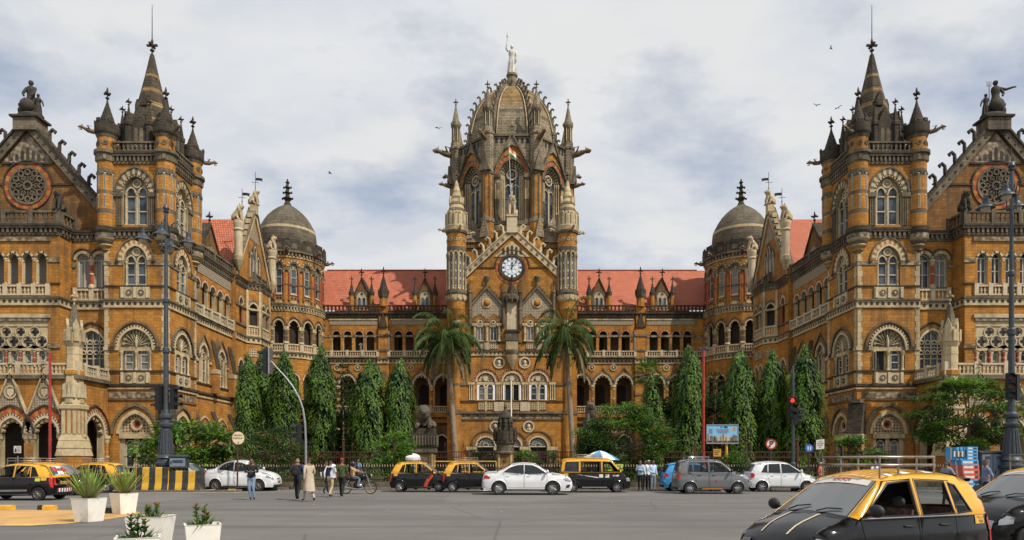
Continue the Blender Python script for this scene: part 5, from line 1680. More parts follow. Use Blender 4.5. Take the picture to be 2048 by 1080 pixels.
  for k in range(14):
   a = 2 * pi * k / 14
   Ft = Fr(x + 1.62 * cos(a), y + 1.62 * sin(a), -sin(a), cos(a))
   box(c, Ft, -.04, .04, 35.3, 36.8, -.05, .03, 'dark')
   if k % 2: box(c, Ft, -.32, .32, 36.9, 37.2, -.25, .02, 'cream', True)
   if k % 4 == 0:
    Fl = Fr(x + .95 * cos(a), y + .95 * sin(a), -sin(a), cos(a))
    prism(c, Fl, [(-.2, 38.5), (.2, 38.5), (.2, 39.), (0, 39.6), (-.2, 39.)], -.4, .15, 'cream')
  part(c, 'cone_roof', o)
  f = MB()
  finial(f, x, y, 41.8, 1.6, 'grey', .16)
  part(f, 'finial', o)
  for k in range(4):
   a = pi / 4 + k * pi / 2 - pi / 4 * 1.0 + .3
   gargoyle((x + 1.4 * cos(a), y + 1.4 * sin(a), 34.5), a, 1.3, 'statuestone')
def dome_tower():
 CX, CY, ap = 0., 108., 8.5
 side = 2 * ap * tan(pi / 8)
 b = MB()
 for F in (Fr(-9., 99.4), Fr(9., 99.4, 0, 1), Fr(-9., 117.4, 0, -1), Fr(9., 117.4, -1, 0)):
  wall(b, F, 0, 18., 20, 33.5, [], .1, 'ochre')
  string(b, F, 0, 18., 32.6, .4, .25, 'grey')
  for u in (2.2, 15.8):
   for q in (-.5, .5):
    archfill(b, F, u + q, .3, 28.6, 31., 'pointed', .02, 'windowglass')
    archring(b, F, u + q, .3, .45, 31., 'pointed', 0, .12, ['grey'], 10)
    for e in (-.38, .38): box(b, F, u + q + e - .07, u + q + e + .07, 28.6, 31, 0, .1, 'cream')
 for sx_ in (-1, 1):
  for sy_ in (-1, 1):
   k = 9. - side / 2
   c = (sx_ * 9., CY + sy_ * 9., 33.4)
   p1 = (sx_ * side / 2, CY + sy_ * 9., 33.4)
   p2 = (sx_ * 9., CY + sy_ * side / 2, 33.4)
   ap_ = (sx_ * ap * .72, CY + sy_ * ap * .72, 38.)
   for q in ((c, p1, ap_), (c, ap_, p2)):
    b.face(list(q), 'domestone')
 part(b, 'tower_wall')
 for k in range(8):
  a = -pi / 2 + k * pi / 4
  if 0 < (k % 8) < 8 and k in (3, 4, 5): detail = False
  else: detail = True
  F0 = Fr(CX + ap * cos(a), CY + ap * sin(a), -sin(a), cos(a))
  ox, oy, _ = F0.P(-side / 2, 0)
  F = Fr(ox, oy, -sin(a), cos(a))
  c = side / 2
  b = MB()
  if not detail:
   wall(b, F, 0, side, 32, 49, [], .1, 'ochre')
   part(b, 'tower_wall')
   continue
  wall(b, F, 0, side, 32, 49, [(c, 1.75, 36.6, 43.4, 'pointed')], 1.0, 'ochre', 'grey')
  hws = [(1.1, 1.3, -.7), (1.32, 1.52, -.5), (1.54, 1.75, -.25)]
  for hi, ho, d in hws:
   archring(b, F, c, hi, ho, 43.4, 'pointed', d - .3, d, ['cream', 'grey'], 24)
   for s in (-1, 1):
    u = c + s * (hi + ho) / 2
    box(b, F, u - .11, u + .11, 36.6, 43.4, d - .3, d - .05, 'grey')
    x, y, _ = F.P(u, 0, d)
    lathe(b, x, y, [(.16, 36.6), (.1, 37.), (.1, 42.6), (.17, 43.), (.17, 43.4)], 6, 'cream')
  archring(b, F, c, 1.75, 1.95, 43.4, 'pointed', -.05, .12, ['grey'], 18)
  archring(b, F, c, 1.95, 2.4, 43.4, 'pointed', -.05, .08, ['redstone', 'ochre'], 22)
  archring(b, F, c, 2.4, 2.55, 43.4, 'pointed', -.05, .2, ['domestone'], 18)
  for s in (-1, 1):
   for j in range(3):
    x, y, _ = F.P(c + s * (1.95 + .24 * j), 0, .12)
    lathe(b, x, y, [(.17, 36.6, 'grey'), (.11, 37.), (.1, 39.8, 'cream'), (.1, 42.5, 'grey'), (.17, 42.9), (.17, 43.4)], 6)
   box(b, F, c + s * 2.2 - .45, c + s * 2.2 + .45, 42.9, 43.4, 0, .36, 'grey')
   box(b, F, c + s * 2.85 - .12, c + s * 2.85 + .12, 36.6, 43.0, 0, .05, 'grey')
  box(b, F, 0, side, 36.1, 36.6, 0, .3, 'grey')
  box(b, F, .6, side - .6, 35.2, 36.1, 0, .1, 'cream')
  for s in (-1, 1):
   archfill(b, F, c + s * .8, .28, 33.2, 34.4, 'pointed', .03, 'windowglass')
   archring(b, F, c + s * .8, .28, .42, 34.4, 'pointed', 0, .12, ['cream'], 8)
  prism(b, F, [(.1, 43.5), (c - 2.6, 43.5), (c - 2.45, 44.6), (c - 1.9, 45.9), (c - 1., 47.), (c, 47.6), (c + 1., 47.), (c + 1.9, 45.9), (c + 2.45, 44.6), (c + 2.6, 43.5), (side - .1, 43.5), (side - .1, 49.), (.1, 49.)], 0, .06, 'domestone')
  prism(b, F, [(c - 1.75, 46.35), (c - .9, 47.15), (c, 47.65), (c + .9, 47.15), (c + 1.75, 46.35), (c, 49.0)], .05, .3, 'domestone')
  for s in (-1, 1):
   rake(b, F, c + s * 2.9, 44.0, c, 49.5, .45, 0, .5, 'grey')
  x, y, _ = F.P(c, 0, .2)
  finial(b, x, y, 49.3, 1.7, 'domestone', .2)
  for i in range(9):
   u = .5 + (side - 1.) * i / 8
   archfill(b, F, u, .2, 47.9, 48.5, 'pointed', .075, 'black')
  box(b, F, 0, side, 48.9, 49.25, -.2, .3, 'grey', True)
  part(b, 'tower_wall')
  g, f = MB(), MB()
  archfill(g, F, c, 1.15, 36.6, 43.4, 'pointed', -.95, 'windowglass')
  for s in (-1, 1):
   archring(f, F, c + s * .56, .4, .54, 41.6, 'pointed', -.95, -.75, ['cream'], 10)
   box(f, F, c + s * 1.06 - .06, c + s * 1.06 + .06, 36.6, 43., -.95, -.75, 'cream')
  box(f, F, c - .12, c + .12, 36.6, 42.4, -.95, -.7, 'creamlt')
  disc(f, F, c, 43.7, .82, -.95, -.72, 'creamlt', 16, .66)
  for i in range(6):
   q = 2 * pi * i / 6 + .5
   disc(f, F, c + .43 * cos(q), 43.7 + .43 * sin(q), .26, -.95, -.74, 'cream', 9, .19)
  disc(f, F, c, 43.7, .2, -.95, -.74, 'cream', 9, .12)
  for z in (38.5, 40.2): box(f, F, c - 1.1, c + 1.1, z, z + .07, -.95, -.85, 'domestone')
  o = part(f, 'window')
  pane_child(g, o)
 Rv = ap / cos(pi / 8)
 for k in range(8):
  a = -pi / 2 + pi / 8 + k * pi / 4
  x, y = CX + (Rv + .1) * cos(a), CY + (Rv + .1) * sin(a)
  b = MB()
  lathe(b, x, y, [(1.0, 30., 'ochre'), (1.0, 36.2, 'domestone'), (1.12, 36.3), (1.12, 36.8), (.85, 37., 'ochre'), (.85, 43.2, 'grey'), (1., 43.3), (1., 43.7, 'domestone'), (.95, 43.8), (.95, 49.0), (1.08, 49.1), (1.08, 49.4), (.8, 49.6), (.8, 50.2, 'grey'), (.5, 50.3)], 8, 'ochre', False, a)
  for i in range(8):
   aa = a + i * pi / 4
   tube(b, [(x + .84 * cos(aa), y + .84 * sin(aa), 37.), (x + .84 * cos(aa), y + .84 * sin(aa), 43.2)], .12, 5, 'grey')
  Fg = Fr(x + .95 * cos(a), y + .95 * sin(a), -sin(a), cos(a))
  prism(b, Fg, [(-.85, 43.6), (.85, 43.6), (0, 46.6)], -.6, .25, 'grey')
  prism(b, Fg, [(-.7, 34.), (.7, 34.), (0, 37.4)], -.6, .3, 'domestone')
  part(b, 'buttress')
  p = MB()
  lathe(p, x, y, [(.62, 50.1, 'grey'), (.5, 50.5), (.5, 52.2), (.72, 52.6), (.78, 52.9, 'domestone'), (.78, 53.3), (.6, 53.4), (.42, 54.2), (.12, 55.8)], 8, 'grey', False)
  for i in range(6): lathe(p, x + .58 * cos(i * pi / 3), y + .58 * sin(i * pi / 3), [(.09, 50.4), (.07, 52.4)], 5, 'cream')
  finial(p, x, y, 55.6, 1.5, 'grey', .2)
  part(p, 'pinnacle')
  if k in (0, 1, 6, 7, 2, 5):
   gargoyle((x + .6 * cos(a), y + .6 * sin(a), 48.3), a, 2.9 if k in (1, 6) else 2.4, 'gargoylestone', .02)
   if k in (1, 6): gargoyle((x + .6 * cos(a), y + .6 * sin(a), 43.5), a, 2.0, 'gargoylestone', 0)
 prof = [(7.3, 48.9), (7.25, 50.), (7.1, 51.2), (6.9, 52.6), (6.6, 53.9), (6.2, 55.2), (5.65, 56.3), (4.95, 57.4), (4.05, 58.4), (3.0, 59.3), (1.9, 60.)]
 d = MB()
 for i in range(len(prof) - 1):
  z = prof[i][1]
  m = 'domeyellow' if z > 53.9 else 'domestone'
  lathe(d, CX, CY, [prof[i], prof[i + 1]], 8, m, False, pi / 8, cap=False)
 lathe(d, CX, CY, [(6.64, 53.8), (6.64, 54.2), (6.4, 54.25)], 8, 'grey', False, pi / 8, cap=False)
 for k in range(8):
  a = k * pi / 4
  F = Fr(CX + 6.9 * cos(pi / 8) * cos(a), CY + 6.9 * cos(pi / 8) * sin(a), -sin(a), cos(a))
  prism(d, F, [(-.7, 49), (.7, 49), (.7, 50.9), (0, 52.3), (-.7, 50.9)], -.9, .1, 'domestone')
  archfill(d, F, 0, .35, 49.6, 50.6, 'pointed', .12, 'black')
  archring(d, F, 0, .35, .5, 50.6, 'pointed', .1, .2, ['grey'], 8)
 o = part(d, 'dome')
 for k in range(8):
  a = pi / 8 + k * pi / 4
  r = MB()
  pts = [(CX + (q + .05) * cos(a), CY + (q + .05) * sin(a), z) for q, z in prof]
  tube(r, pts, .3, 6, 'grey')
  for da in (-.075, .075):
   tube(r, [(CX + (q - .02) * cos(a + da * 6.5 / max(q, 3.2)), CY + (q - .02) * sin(a + da * 6.5 / max(q, 3.2)), z) for q, z in prof[:-1]], .11, 5, 'cream')
  for i in range(11):
   t = i / 10 * (len(prof) - 1.4) + .1
   j = int(t)
   f_ = t - j
   q = prof[j][0] * (1 - f_) + prof[j + 1][0] * f_
   z = prof[j][1] * (1 - f_) + prof[j + 1][1] * f_
   crocket(r, (CX + (q + .15) * cos(a), CY + (q + .15) * sin(a), z), cos(a), sin(a), 0, .95, 'grey')
  part(r, 'rib', o)
 l = MB()
 lathe(l, CX, CY, [(1.95, 59.9, 'grey'), (1.5, 60.), (1.15, 60.6), (1.0, 61.4), (.85, 61.5, 'domestone'), (.72, 62.3), (.9, 62.4), (.9, 62.75)], 10, 'grey')
 for k in range(8):
  a = k * pi / 4
  for q, z, h in ((1.5, 59.8, 1.2), (1.2, 60.5, 1.0)): crocket(l, (CX + q * cos(a), CY + q * sin(a), z), cos(a), sin(a), 0, h, 'grey')
 part(l, 'lantern')
 s = MB()
 m = 'statuewhite'
 z0, h = 62.75, 4.7
 draped(s, (0, CY, z0), h, m, arms=[[(-.12, 0, .79), (-.19, -.03, .86), (-.17, -.03, 1.02), (-.155, -.03, 1.12)], [(.12, 0, .78), (.155, -.04, .62), (.14, -.09, .46)]])
 tube(s, [(-.155 * h, CY - .03 * h, z0 + 1.08 * h), (-.155 * h, CY - .03 * h, z0 + 1.25 * h)], [.07, .1], 6, m)
 lathe(s, -.155 * h, CY - .03 * h, [(.1, z0 + 1.25 * h), (.17, z0 + 1.28 * h), (.12, z0 + 1.32 * h), (.03, z0 + 1.4 * h)], 7, m)
 for k in (-.15, 0, .15): tube(s, [(-.155 * h, CY - .03 * h, z0 + 1.36 * h), (-.155 * h + k, CY - .03 * h, z0 + 1.43 * h)], .018, 4, m)
 blob(s, (.14 * h, CY - .1 * h, z0 + .42 * h), (.12, .1, .2), m, 7, 5)
 part(s, 'statue')
build_half(1)
build_half(-1)
SX = 1
central()
dome_tower()
# ------------------------------------------------------------------ ground, road
def px_at(px, Y): return U(px, Y)
m, nt, b = _nt('asphalt')
pos = N(nt, 'ShaderNodeNewGeometry').outputs['Position']
f1 = noise(nt, pos, .16, 6, .6)
f2 = noise(nt, pos, .5, 6, .65, (.25, 1.6, 1))
f3 = noise(nt, pos, 45., 3, .7)
col = mixc(nt, ramp(nt, f1, [(.35, 0.), (.65, 1.)]), (.125, .118, .108), (.165, .155, .142))
col = mixc(nt, ramp(nt, f2, [(.45, 0.), (.7, .55)]), col, (.085, .08, .075))
col = mixc(nt, .6, col, ramp(nt, f3, [(.25, .6), (.75, 1.4)]), 'MULTIPLY')
vo = N(nt, 'ShaderNodeTexVoronoi', feature='DISTANCE_TO_EDGE')
vo.inputs['Scale'].default_value = .16
wob = mixc(nt, .12, pos, N(nt, 'ShaderNodeTexNoise', i_Scale=1.2, i_Detail=4.).outputs['Color'], 'ADD')
nt.links.new(wob, vo.inputs['Vector'])
crk = ramp(nt, vo.outputs['Distance'], [(.0, .55), (.006, .0)])
col = mixc(nt, crk, col, (.045, .042, .04))
trk = noise(nt, pos, .35, 5, .6, (.12, 2.6, 1))
col = mixc(nt, ramp(nt, trk, [(.5, 0.), (.68, .5)]), col, (.07, .066, .062))
pat = N(nt, 'ShaderNodeTexVoronoi', distance='CHEBYCHEV', i_Scale=.11)
nt.links.new(pos, pat.inputs['Vector'])
col = mixc(nt, .35, col, ramp(nt, pat.outputs['Color'], [(.2, .7), (.8, 1.25)]), 'MULTIPLY')
spots = noise(nt, pos, 1.1, 2, .5)
col = mixc(nt, ramp(nt, spots, [(.72, 0.), (.78, .6)]), col, (.07, .065, .06))
nt.links.new(col, b.inputs['Base Color'])
b.inputs['Roughness'].default_value = .85
bp = N(nt, 'ShaderNodeBump', i_Strength=.35, i_Distance=.02)
nt.links.new(f3, bp.inputs['Height'])
nt.links.new(bp.outputs[0], b.inputs['Normal'])
plain('earth', (.16, .12, .08), .95, var=.35, scale=1.2)
plain('roadpaint', (.55, .53, .48), .7, var=.15, scale=2, dirt=(.25, .23, .2))
plain('islandpaint', (.50, .29, .10), .75, var=.15, scale=1.3, dirt=(.33, .2, .09))
plain('islandyellow', (.62, .38, .045), .7, var=.15, scale=3, dirt=(.35, .22, .06))
plain('lawn', (.10, .2, .03), .9, var=.4, scale=2)
g = MB()
g.face([(-700, -120, 0), (700, -120, 0), (700, 900, 0), (-700, 900, 0)], 'asphalt')
tag(g.build('road'), kind='structure')
g = MB()
YK = 38.95
wbox(g, -60, -12.9, YK + .255, 41.5, 0, .14, 'pavingstone')
wbox(g, -12.5, 60, YK + .255, 41.5, 0, .14, 'pavingstone')
n = 60
for i in range(n):
 x0 = -30 + i
 if -13.1 < x0 < -12: continue
 wbox(g, x0 + .01, x0 + .99, YK, YK + .25, 0, .15, 'pavingstone')
tag(g.build('pavement'), kind='structure')
g = MB()
wbox(g, -60, 60, 41.5, 97.5, 0, .1, 'earth')
tag(g.build('garden_ground'), kind='structure')
g = MB()
g.face([(-26, 43.0, .104), (30, 43.0, .104), (30, 58, .104), (-26, 58, .104)], 'lawn')
random.seed(5)
for i in range(9000):
 x, y = random.uniform(-24, 28), random.uniform(41.9, 50)
 a = random.uniform(0, 6.28)
 h = random.uniform(.06, .16)
 g.face([(x - .03 * cos(a), y - .03 * sin(a), .1), (x + .03 * cos(a), y + .03 * sin(a), .1), (x + random.uniform(-.06, .06), y + random.uniform(-.06, .06), .1 + h)], 'grassleaf')
tag(g.build('grass'), kind='stuff')
def curve_poly(pts, n=10):
 """closed Catmull-Rom through (x, y) points"""
 out = []
 k = len(pts)
 for i in range(k):
  p0, p1, p2, p3 = [Vector(pts[(i + j - 1) % k]) for j in range(4)]
  for s in range(n):
   t = s / n
   out.append(tuple(.5 * ((2 * p1) + (p2 - p0) * t + (2 * p0 - 5 * p1 + 4 * p2 - p3) * t * t + (3 * p1 - p0 - 3 * p2 + p3) * t ** 3)))
 return out
def flat(mb, pts, z, mat):
 for t in tessellate_polygon([[Vector((x, y, 0)) for x, y in pts]]):
  q = [pts[i] for i in t]
  ar = (q[1][0] - q[0][0]) * (q[2][1] - q[0][1]) - (q[2][0] - q[0][0]) * (q[1][1] - q[0][1])
  if ar < 0: q.reverse()
  mb.face([(x, y, z) for x, y in q], mat)
def gp(px, py):
 Y = EYE * FPX / (py - HZ)
 return (U(px, Y), Y)
g = MB()
tip = gp(281, 1026)
isl = [(-60, 17.4), (-20, 17.35)] + [gp(0, 1051), gp(70, 1051), gp(140, 1047), gp(200, 1041), gp(250, 1034), gp(276, 1028), gp(281, 1025), gp(270, 1022.5), gp(230, 1021), gp(120, 1020), gp(0, 1019.5)] + [(-20, 23.1), (-60, 23.1)]
flat(g, isl, .006, 'islandpaint')
lo_ = isl[2:8]
for i in range(len(lo_) - 1):
 a, c = lo_[i], lo_[i + 1]
 g.face([(a[0], a[1], .010), (c[0], c[1], .010), (c[0] - .02, c[1] + .42, .010), (a[0], a[1] + .42, .010)], 'islandyellow')
 g.face([(a[0], a[1] - .14, .014), (c[0], c[1] - .14, .014), (c[0], c[1], .014), (a[0], a[1], .014)], 'roadpaint')
o = g.build('road_marking')
tag(o, kind='structure')
g = MB()
a, c = gp(270, 986), gp(480, 985)
g.face([(a[0], a[1] - .1, .006), (c[0], c[1] - .1, .006), (c[0], c[1] + .15, .006), (a[0], a[1] + .15, .006)], 'roadpaint')
tag(g.build('road_marking'), kind='structure')
g = MB()
wbox(g, U(275, 36.6), U(478, 36.6), 35.95, 37.0, 0, .12, 'pavingstone')
tag(g.build('traffic_island'), kind='structure')
# ------------------------------------------------------------------ vegetation
def leaf(mb, p, d, L, W, mat, up=None):
 """one leaf: pointed blade of length L along d, slightly folded"""
 d = Vector(d)
 if d.length < 1e-6: d = Vector((0, 0, 1))
 d.normalize()
 s = d.cross(Vector(up) if up is not None else Vector((random.uniform(-1, 1), random.uniform(-1, 1), random.uniform(-1, 1))))
 if s.length < 1e-4: s = d.orthogonal()
 s.normalize()
 n = s.cross(d)
 p = Vector(p)
 mid = p + d * L * .45 - n * W * .15
 i = len(mb.v)
 mb.v.extend([tuple(p), tuple(mid + s * W * .5 + n * W * .2), tuple(p + d * L), tuple(mid - s * W * .5 + n * W * .2)])
 mb.f.append((i, i + 1, i + 2, i + 3))
 mb.m.append(mb.mi(mat))
 mb.s.append(False)
def trunk(mb, pts, r0, r1, mat='bark', n=8):
 k = len(pts)
 tube(mb, pts, [r0 + (r1 - r0) * i / (k - 1) for i in range(k)], n, mat)
def finish_tree(name, t, c, loc, label, cat, group=None, leaf_name='crown', rz=0):
 r = empty(name, loc, rz)
 tag(r, label, cat, group)
 if t is not None: t.build('trunk', r, 1)
 o = c.build(leaf_name, r, 1)
 return r
def ashoka(loc, h, R, seed, label, strands=430, tops=3):
 random.seed(seed)
 t, c = MB(), MB()
 trunk(t, [(0, 0, 0), (.05, 0, h * .3), (0, .05, h * .65), (0, 0, h * .95)], .17, .03)
 tp = [(random.uniform(-.45, .45) * R, random.uniform(-.3, .3) * R, random.uniform(.86, 1.)) for _ in range(tops)]
 tp[0] = (0, 0, 1.)
 def rad(z, a):
  s = z / h
  if s < .14: r = .72 + s * 1.6
  elif s < .6: r = .95 + .04 * sin((s - .14) * 8)
  else: r = .96 * (1 - ((s - .6) / .4) ** 1.8) + .06
  return R * r * (1 + .13 * sin(a * 3 + seed) + .1 * sin(a * 5 + z * 1.3 + seed))
 for i in range(strands):
  q = random.random()
  z = h * (1 - (1 - q) ** 1.05 * .97)
  z = max(.5, z)
  a = random.uniform(0, 2 * pi)
  tx, ty, tz = random.choice(tp)
  k = max(0, min(1, (z / h - .5) / .5))
  zz = z * (1 - k * (1 - tz))
  r = rad(z, a) * random.uniform(.72, 1.04)
  x, y = tx * k + r * cos(a), ty * k + r * sin(a)
  L = random.uniform(.45, 1.0)
  nl = int(L * 8)
  tone = random.random()
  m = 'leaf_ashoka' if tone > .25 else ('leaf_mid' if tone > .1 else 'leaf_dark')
  if zz > h * .72 and tone > .3: m = 'leaf_light'  # sunlit treetop painted in: upper strands get the lighter leaf colour
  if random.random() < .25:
   tube(c, [(x * .2, y * .2, zz - .3), (x * .8, y * .8, zz + .15), (x, y, zz)], [.03, .02, .01], 3, 'bark', cap=False)
  sway = random.uniform(-.3, .3)
  for j in range(nl):
   f = j / nl
   px, py, pz = x * (1 + .06 * sin(f * 3)) + sway * f * .4, y * (1 + .06 * sin(f * 3)), zz - L * f
   if pz < .3: break
   d = (cos(a) * .45 + random.uniform(-.5, .5), sin(a) * .45 + random.uniform(-.5, .5), random.uniform(-1.2, -.5))
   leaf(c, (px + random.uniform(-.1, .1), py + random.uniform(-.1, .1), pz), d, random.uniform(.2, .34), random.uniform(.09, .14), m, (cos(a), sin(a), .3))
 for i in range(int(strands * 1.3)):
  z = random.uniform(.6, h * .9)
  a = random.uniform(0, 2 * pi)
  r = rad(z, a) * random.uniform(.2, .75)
  leaf(c, (r * cos(a), r * sin(a), z), (cos(a), sin(a), -1), .6, .34, 'leaf_dark', (cos(a), sin(a), .2))  # inner leaves all dark, shade of the crown's core put into their colour
 return finish_tree('ashoka_tree', t, c, loc, label, 'tree', 'column shaped drooping trees in the station garden')
def bushy(name, loc, rx, ry, h, z0, seed, label, mats, clumps=60, per=60, ll=.28, lw=.12, flatk=.55, cat='tree', trunks=1, group=None, flowers=None, droop=.0):
 random.seed(seed)
 t, c = MB(), MB()
 cl = []
 for i in range(clumps):
  a = random.uniform(0, 2 * pi)
  q = random.random() ** .5
  u = random.uniform(-1, 1)
  k = sqrt(max(0, 1 - u * u)) * (.75 + .25 * q)
  cl.append((rx * k * q ** .3 * cos(a), ry * k * q ** .3 * sin(a), z0 + (h - z0) * (.5 + .5 * u * random.uniform(.8, 1.)), random.uniform(.7, 1.3)))
 for k in range(trunks):
  a = 2 * pi * k / max(1, trunks) + seed
  e = (.25 * rx * cos(a) if trunks > 1 else .1, .25 * ry * sin(a) if trunks > 1 else 0, z0 + (h - z0) * .35)
  trunk(t, [(.08 * cos(a), .08 * sin(a), 0), (e[0] * .5, e[1] * .5, e[2] * .5), e], .05 + h * .017, .03 + h * .01)
  for q in cl[k::trunks][:16]:
   trunk(t, [e, ((e[0] + q[0]) / 2, (e[1] + q[1]) / 2, (e[2] + q[2]) / 2 + .1), q[:3]], .02 + h * .005, .012, n=5)
 cr = .42 * (rx * ry * (h - z0) / 2) ** (1 / 3.) * (30. / clumps) ** .25
 for x, y, z, s in cl:
  mm = random.choice(mats)
  for i in range(per):
   v = Vector((random.gauss(0, 1), random.gauss(0, 1), random.gauss(0, 1))).normalized() * random.random() ** .4 * cr * s
   v.z *= flatk
   hi = v.z > 0
   d = Vector((v.x, v.y, v.z * .3 + random.uniform(-.5, .4) * cr - droop)) + Vector((random.uniform(-.4, .4), random.uniform(-.4, .4), 0)) * cr
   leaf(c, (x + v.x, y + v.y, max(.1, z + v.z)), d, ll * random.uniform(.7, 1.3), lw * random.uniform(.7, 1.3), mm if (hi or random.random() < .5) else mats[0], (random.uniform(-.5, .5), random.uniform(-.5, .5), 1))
  if flowers and random.random() < .16:
   for i in range(3): blob(c, (x + random.uniform(-cr, cr) * .6, y - cr * .5, z + cr * flatk * .8), (.035, .035, .035), flowers, 5, 4)
 return finish_tree(name, t, c, loc, label, cat, group, 'crown' if cat == 'tree' else 'foliage')
def frond(mb, base, az, el, L, mat, droop=1.1, nl=34, ll=.75, lw=.075, dry=False):
 """feather frond: arching rachis with leaflets hanging both sides"""
 p = Vector(base)
 d = Vector((cos(az) * cos(el), sin(az) * cos(el), sin(el)))
 pts = [p.copy()]
 for i in range(nl):
  d = (d + Vector((0, 0, -droop / nl * (.5 + 1.6 * i / nl)))).normalized()
  p = p + d * (L / nl)
  pts.append(p.copy())
 tube(mb, [tuple(q) for q in pts[::2]], [.05 * (1 - i / (nl / 2 + 2)) + .008 for i in range(len(pts[::2]))], 4, 'leaf_light' if not dry else 'leaf_dry')
 side = Vector((-sin(az), cos(az), 0))
 for i in range(4, nl):
  f = i / nl
  q = pts[i]
  t = (pts[min(nl, i + 1)] - pts[i - 1]).normalized()
  l = ll * (sin(pi * min(1, f * .95 + .12)) ** .6)
  for s in (-1, 1):
   for r in (0, 1):
    dd = t * .55 + side * s * random.uniform(.55, .9) + Vector((0, 0, -.55 + random.uniform(-.35, .15)))
    leaf(mb, q + t * (.5 * r * L / nl), dd, l * random.uniform(.8, 1.15), lw, mat, (0, 0, 1))
def royal_palm(loc, h, lean, seed, label):
 random.seed(seed)
 t, c = MB(), MB()
 pts = [(lean * (i / 8) ** 1.3, 0, h * i / 8) for i in range(9)]
 tube(t, pts, [.4, .33, .31, .31, .3, .28, .26, .23, .18], 10, 'palmbark')
 for i in range(40):
  z = h * (i + 1) / 42
  x = lean * (z / h) ** 1.3
  tube(t, [(x, 0, z), (x, 0, z + .04)], .32 - .1 * (z / h), 10, 'bark', cap=False)
 x = pts[-1][0]
 tube(t, [(x, 0, h - .2), (x, 0, h + 1.3)], [.24, .12], 8, 'leaf_mid')
 for i in range(44):
  az = i * 2.39996 + random.uniform(-.2, .2)
  el = 1.4 - 2.1 * (i / 43) ** .9 + random.uniform(-.12, .12)
  m = 'leaf_palm' if i % 4 else 'leaf_mid'
  dry = i > 38
  frond(c, (x + .12 * cos(az), .12 * sin(az), h + 1.1 - .7 * i / 43), az, el, random.uniform(4.4, 6.2), 'leaf_dry' if dry else m, 2.0 + random.uniform(0, .9) + .5 * (i < 16), ll=1.15, dry=dry, lw=.085)
 return finish_tree('palm_tree', t, c, loc, label, 'tree', None)
def fan_palm(loc, h, seed, label):
 random.seed(seed)
 t, c = MB(), MB()
 tube(t, [(0, 0, 0), (0, 0, h)], [.2, .15], 8, 'palmbark')
 for i in range(34):
  az = i * 2.39996
  el = 1.3 - 1.9 * i / 34
  d = Vector((cos(az) * cos(el), sin(az) * cos(el), sin(el)))
  p = Vector((0, 0, h)) + d * random.uniform(.8, 1.2)
  tube(c, [(0, 0, h), tuple(p)], .025, 4, 'leaf_mid')
  side = Vector((-sin(az), cos(az), 0))
  for k in range(13):
   a = -1.4 + 2.8 * k / 12
   leaf(c, p, d * cos(a) + side * sin(a) + Vector((0, 0, -.25)), .95, .13, 'leaf_light' if i % 3 == 0 else 'leaf_mid', (0, 0, 1))
 return finish_tree('fan_palm', t, c, loc, label, 'tree')
def araucaria(loc, h, R, seed, label):
 random.seed(seed)
 t, c = MB(), MB()
 trunk(t, [(0, 0, 0), (0, 0, h * .5), (0, 0, h)], .16, .02)
 tiers = int(h / .62)
 for i in range(tiers):
  z = h * (.12 + .86 * i / tiers)
  r = R * (1 - .75 * (i / tiers) ** 1.3)
  nb = 7
  for k in range(nb):
   a = 2 * pi * (k + .5 * (i % 2)) / nb + random.uniform(-.15, .15)
   L = r * random.uniform(.8, 1.1)
   pts = [(0, 0, z), (L * .5 * cos(a), L * .5 * sin(a), z - .05), (L * cos(a), L * sin(a), z + L * .12)]
   tube(c, pts, [.03, .02, .01], 4, 'bark', cap=False)
   for j in range(int(14 * L) + 6):
    f = random.uniform(.2, 1.)
    p = (L * f * cos(a), L * f * sin(a), z - .05 + L * .15 * f * f)
    leaf(c, p, (cos(a) * .6 + random.uniform(-.7, .7), sin(a) * .6 + random.uniform(-.7, .7), random.uniform(-.1, .6)), .38, .1, 'leaf_dark' if random.random() < .75 else 'leaf_mid', (0, 0, 1))
 return finish_tree('araucaria_tree', t, c, loc, label, 'tree')
def at(px, Y): return (U(px, Y), Y, .1)
def hh(py, Y): return Z(py, Y) - .1
for i, (px, Y, top, wpx, lab) in enumerate([
 (494, 58, 706, 22, 'slim drooping ashoka tree at the wing wall beside two taller ones'),
 (528, 59, 692, 25, 'tall drooping ashoka tree between two others behind the curved signal pole'),
 (567, 58.5, 698, 27, 'broad drooping ashoka tree whose foot is hidden by the spreading dark tree'),
 (643, 60, 688, 28, 'dense drooping ashoka tree beside a dark araucaria below the round domed tower'),
 (738, 57, 716, 33, 'broad pointed ashoka tree between the araucaria and another ashoka'),
 (800, 57, 715, 29, 'pointed bright ashoka tree standing next to the tall palm'),
 (1377, 58, 690, 29, 'bright ashoka tree beside the small red signal mast'),
 (1482, 57, 698, 31, 'drooping ashoka tree behind the round no parking sign'),
 (1546, 57, 700, 30, 'drooping ashoka tree behind the signal showing a red light'),
 (1610, 55, 688, 32, 'tall ashoka tree at the corner of the shaded wing'),
 (1303, 56, 748, 19, 'small young ashoka tree in front of the fan palm')]):
 ashoka(at(px, Y), hh(top, Y), wpx * 1.1 / FPX * Y, 20 + i, lab, 1500 if wpx > 20 else 700, 4 if i in (2, 7, 9) else 3)
for k, (px, Y, top, w, lab) in enumerate([(686, 61, 706, 34, 'tall dark araucaria with bare tip between two ashoka trees'), (1430, 60, 733, 40, 'dark araucaria behind the blue bank billboard'), (1345, 62, 745, 34, 'dark araucaria in the shade between the fan palm and a bright ashoka')]):
 araucaria(at(px, Y), hh(top, Y), w / FPX * Y, 60 + k, lab)
royal_palm((U(912, 77), 77, .1), Z(692, 77), -1.0, 71, 'tall royal palm with hanging fronds, leaning slightly, before the sunny arcade')
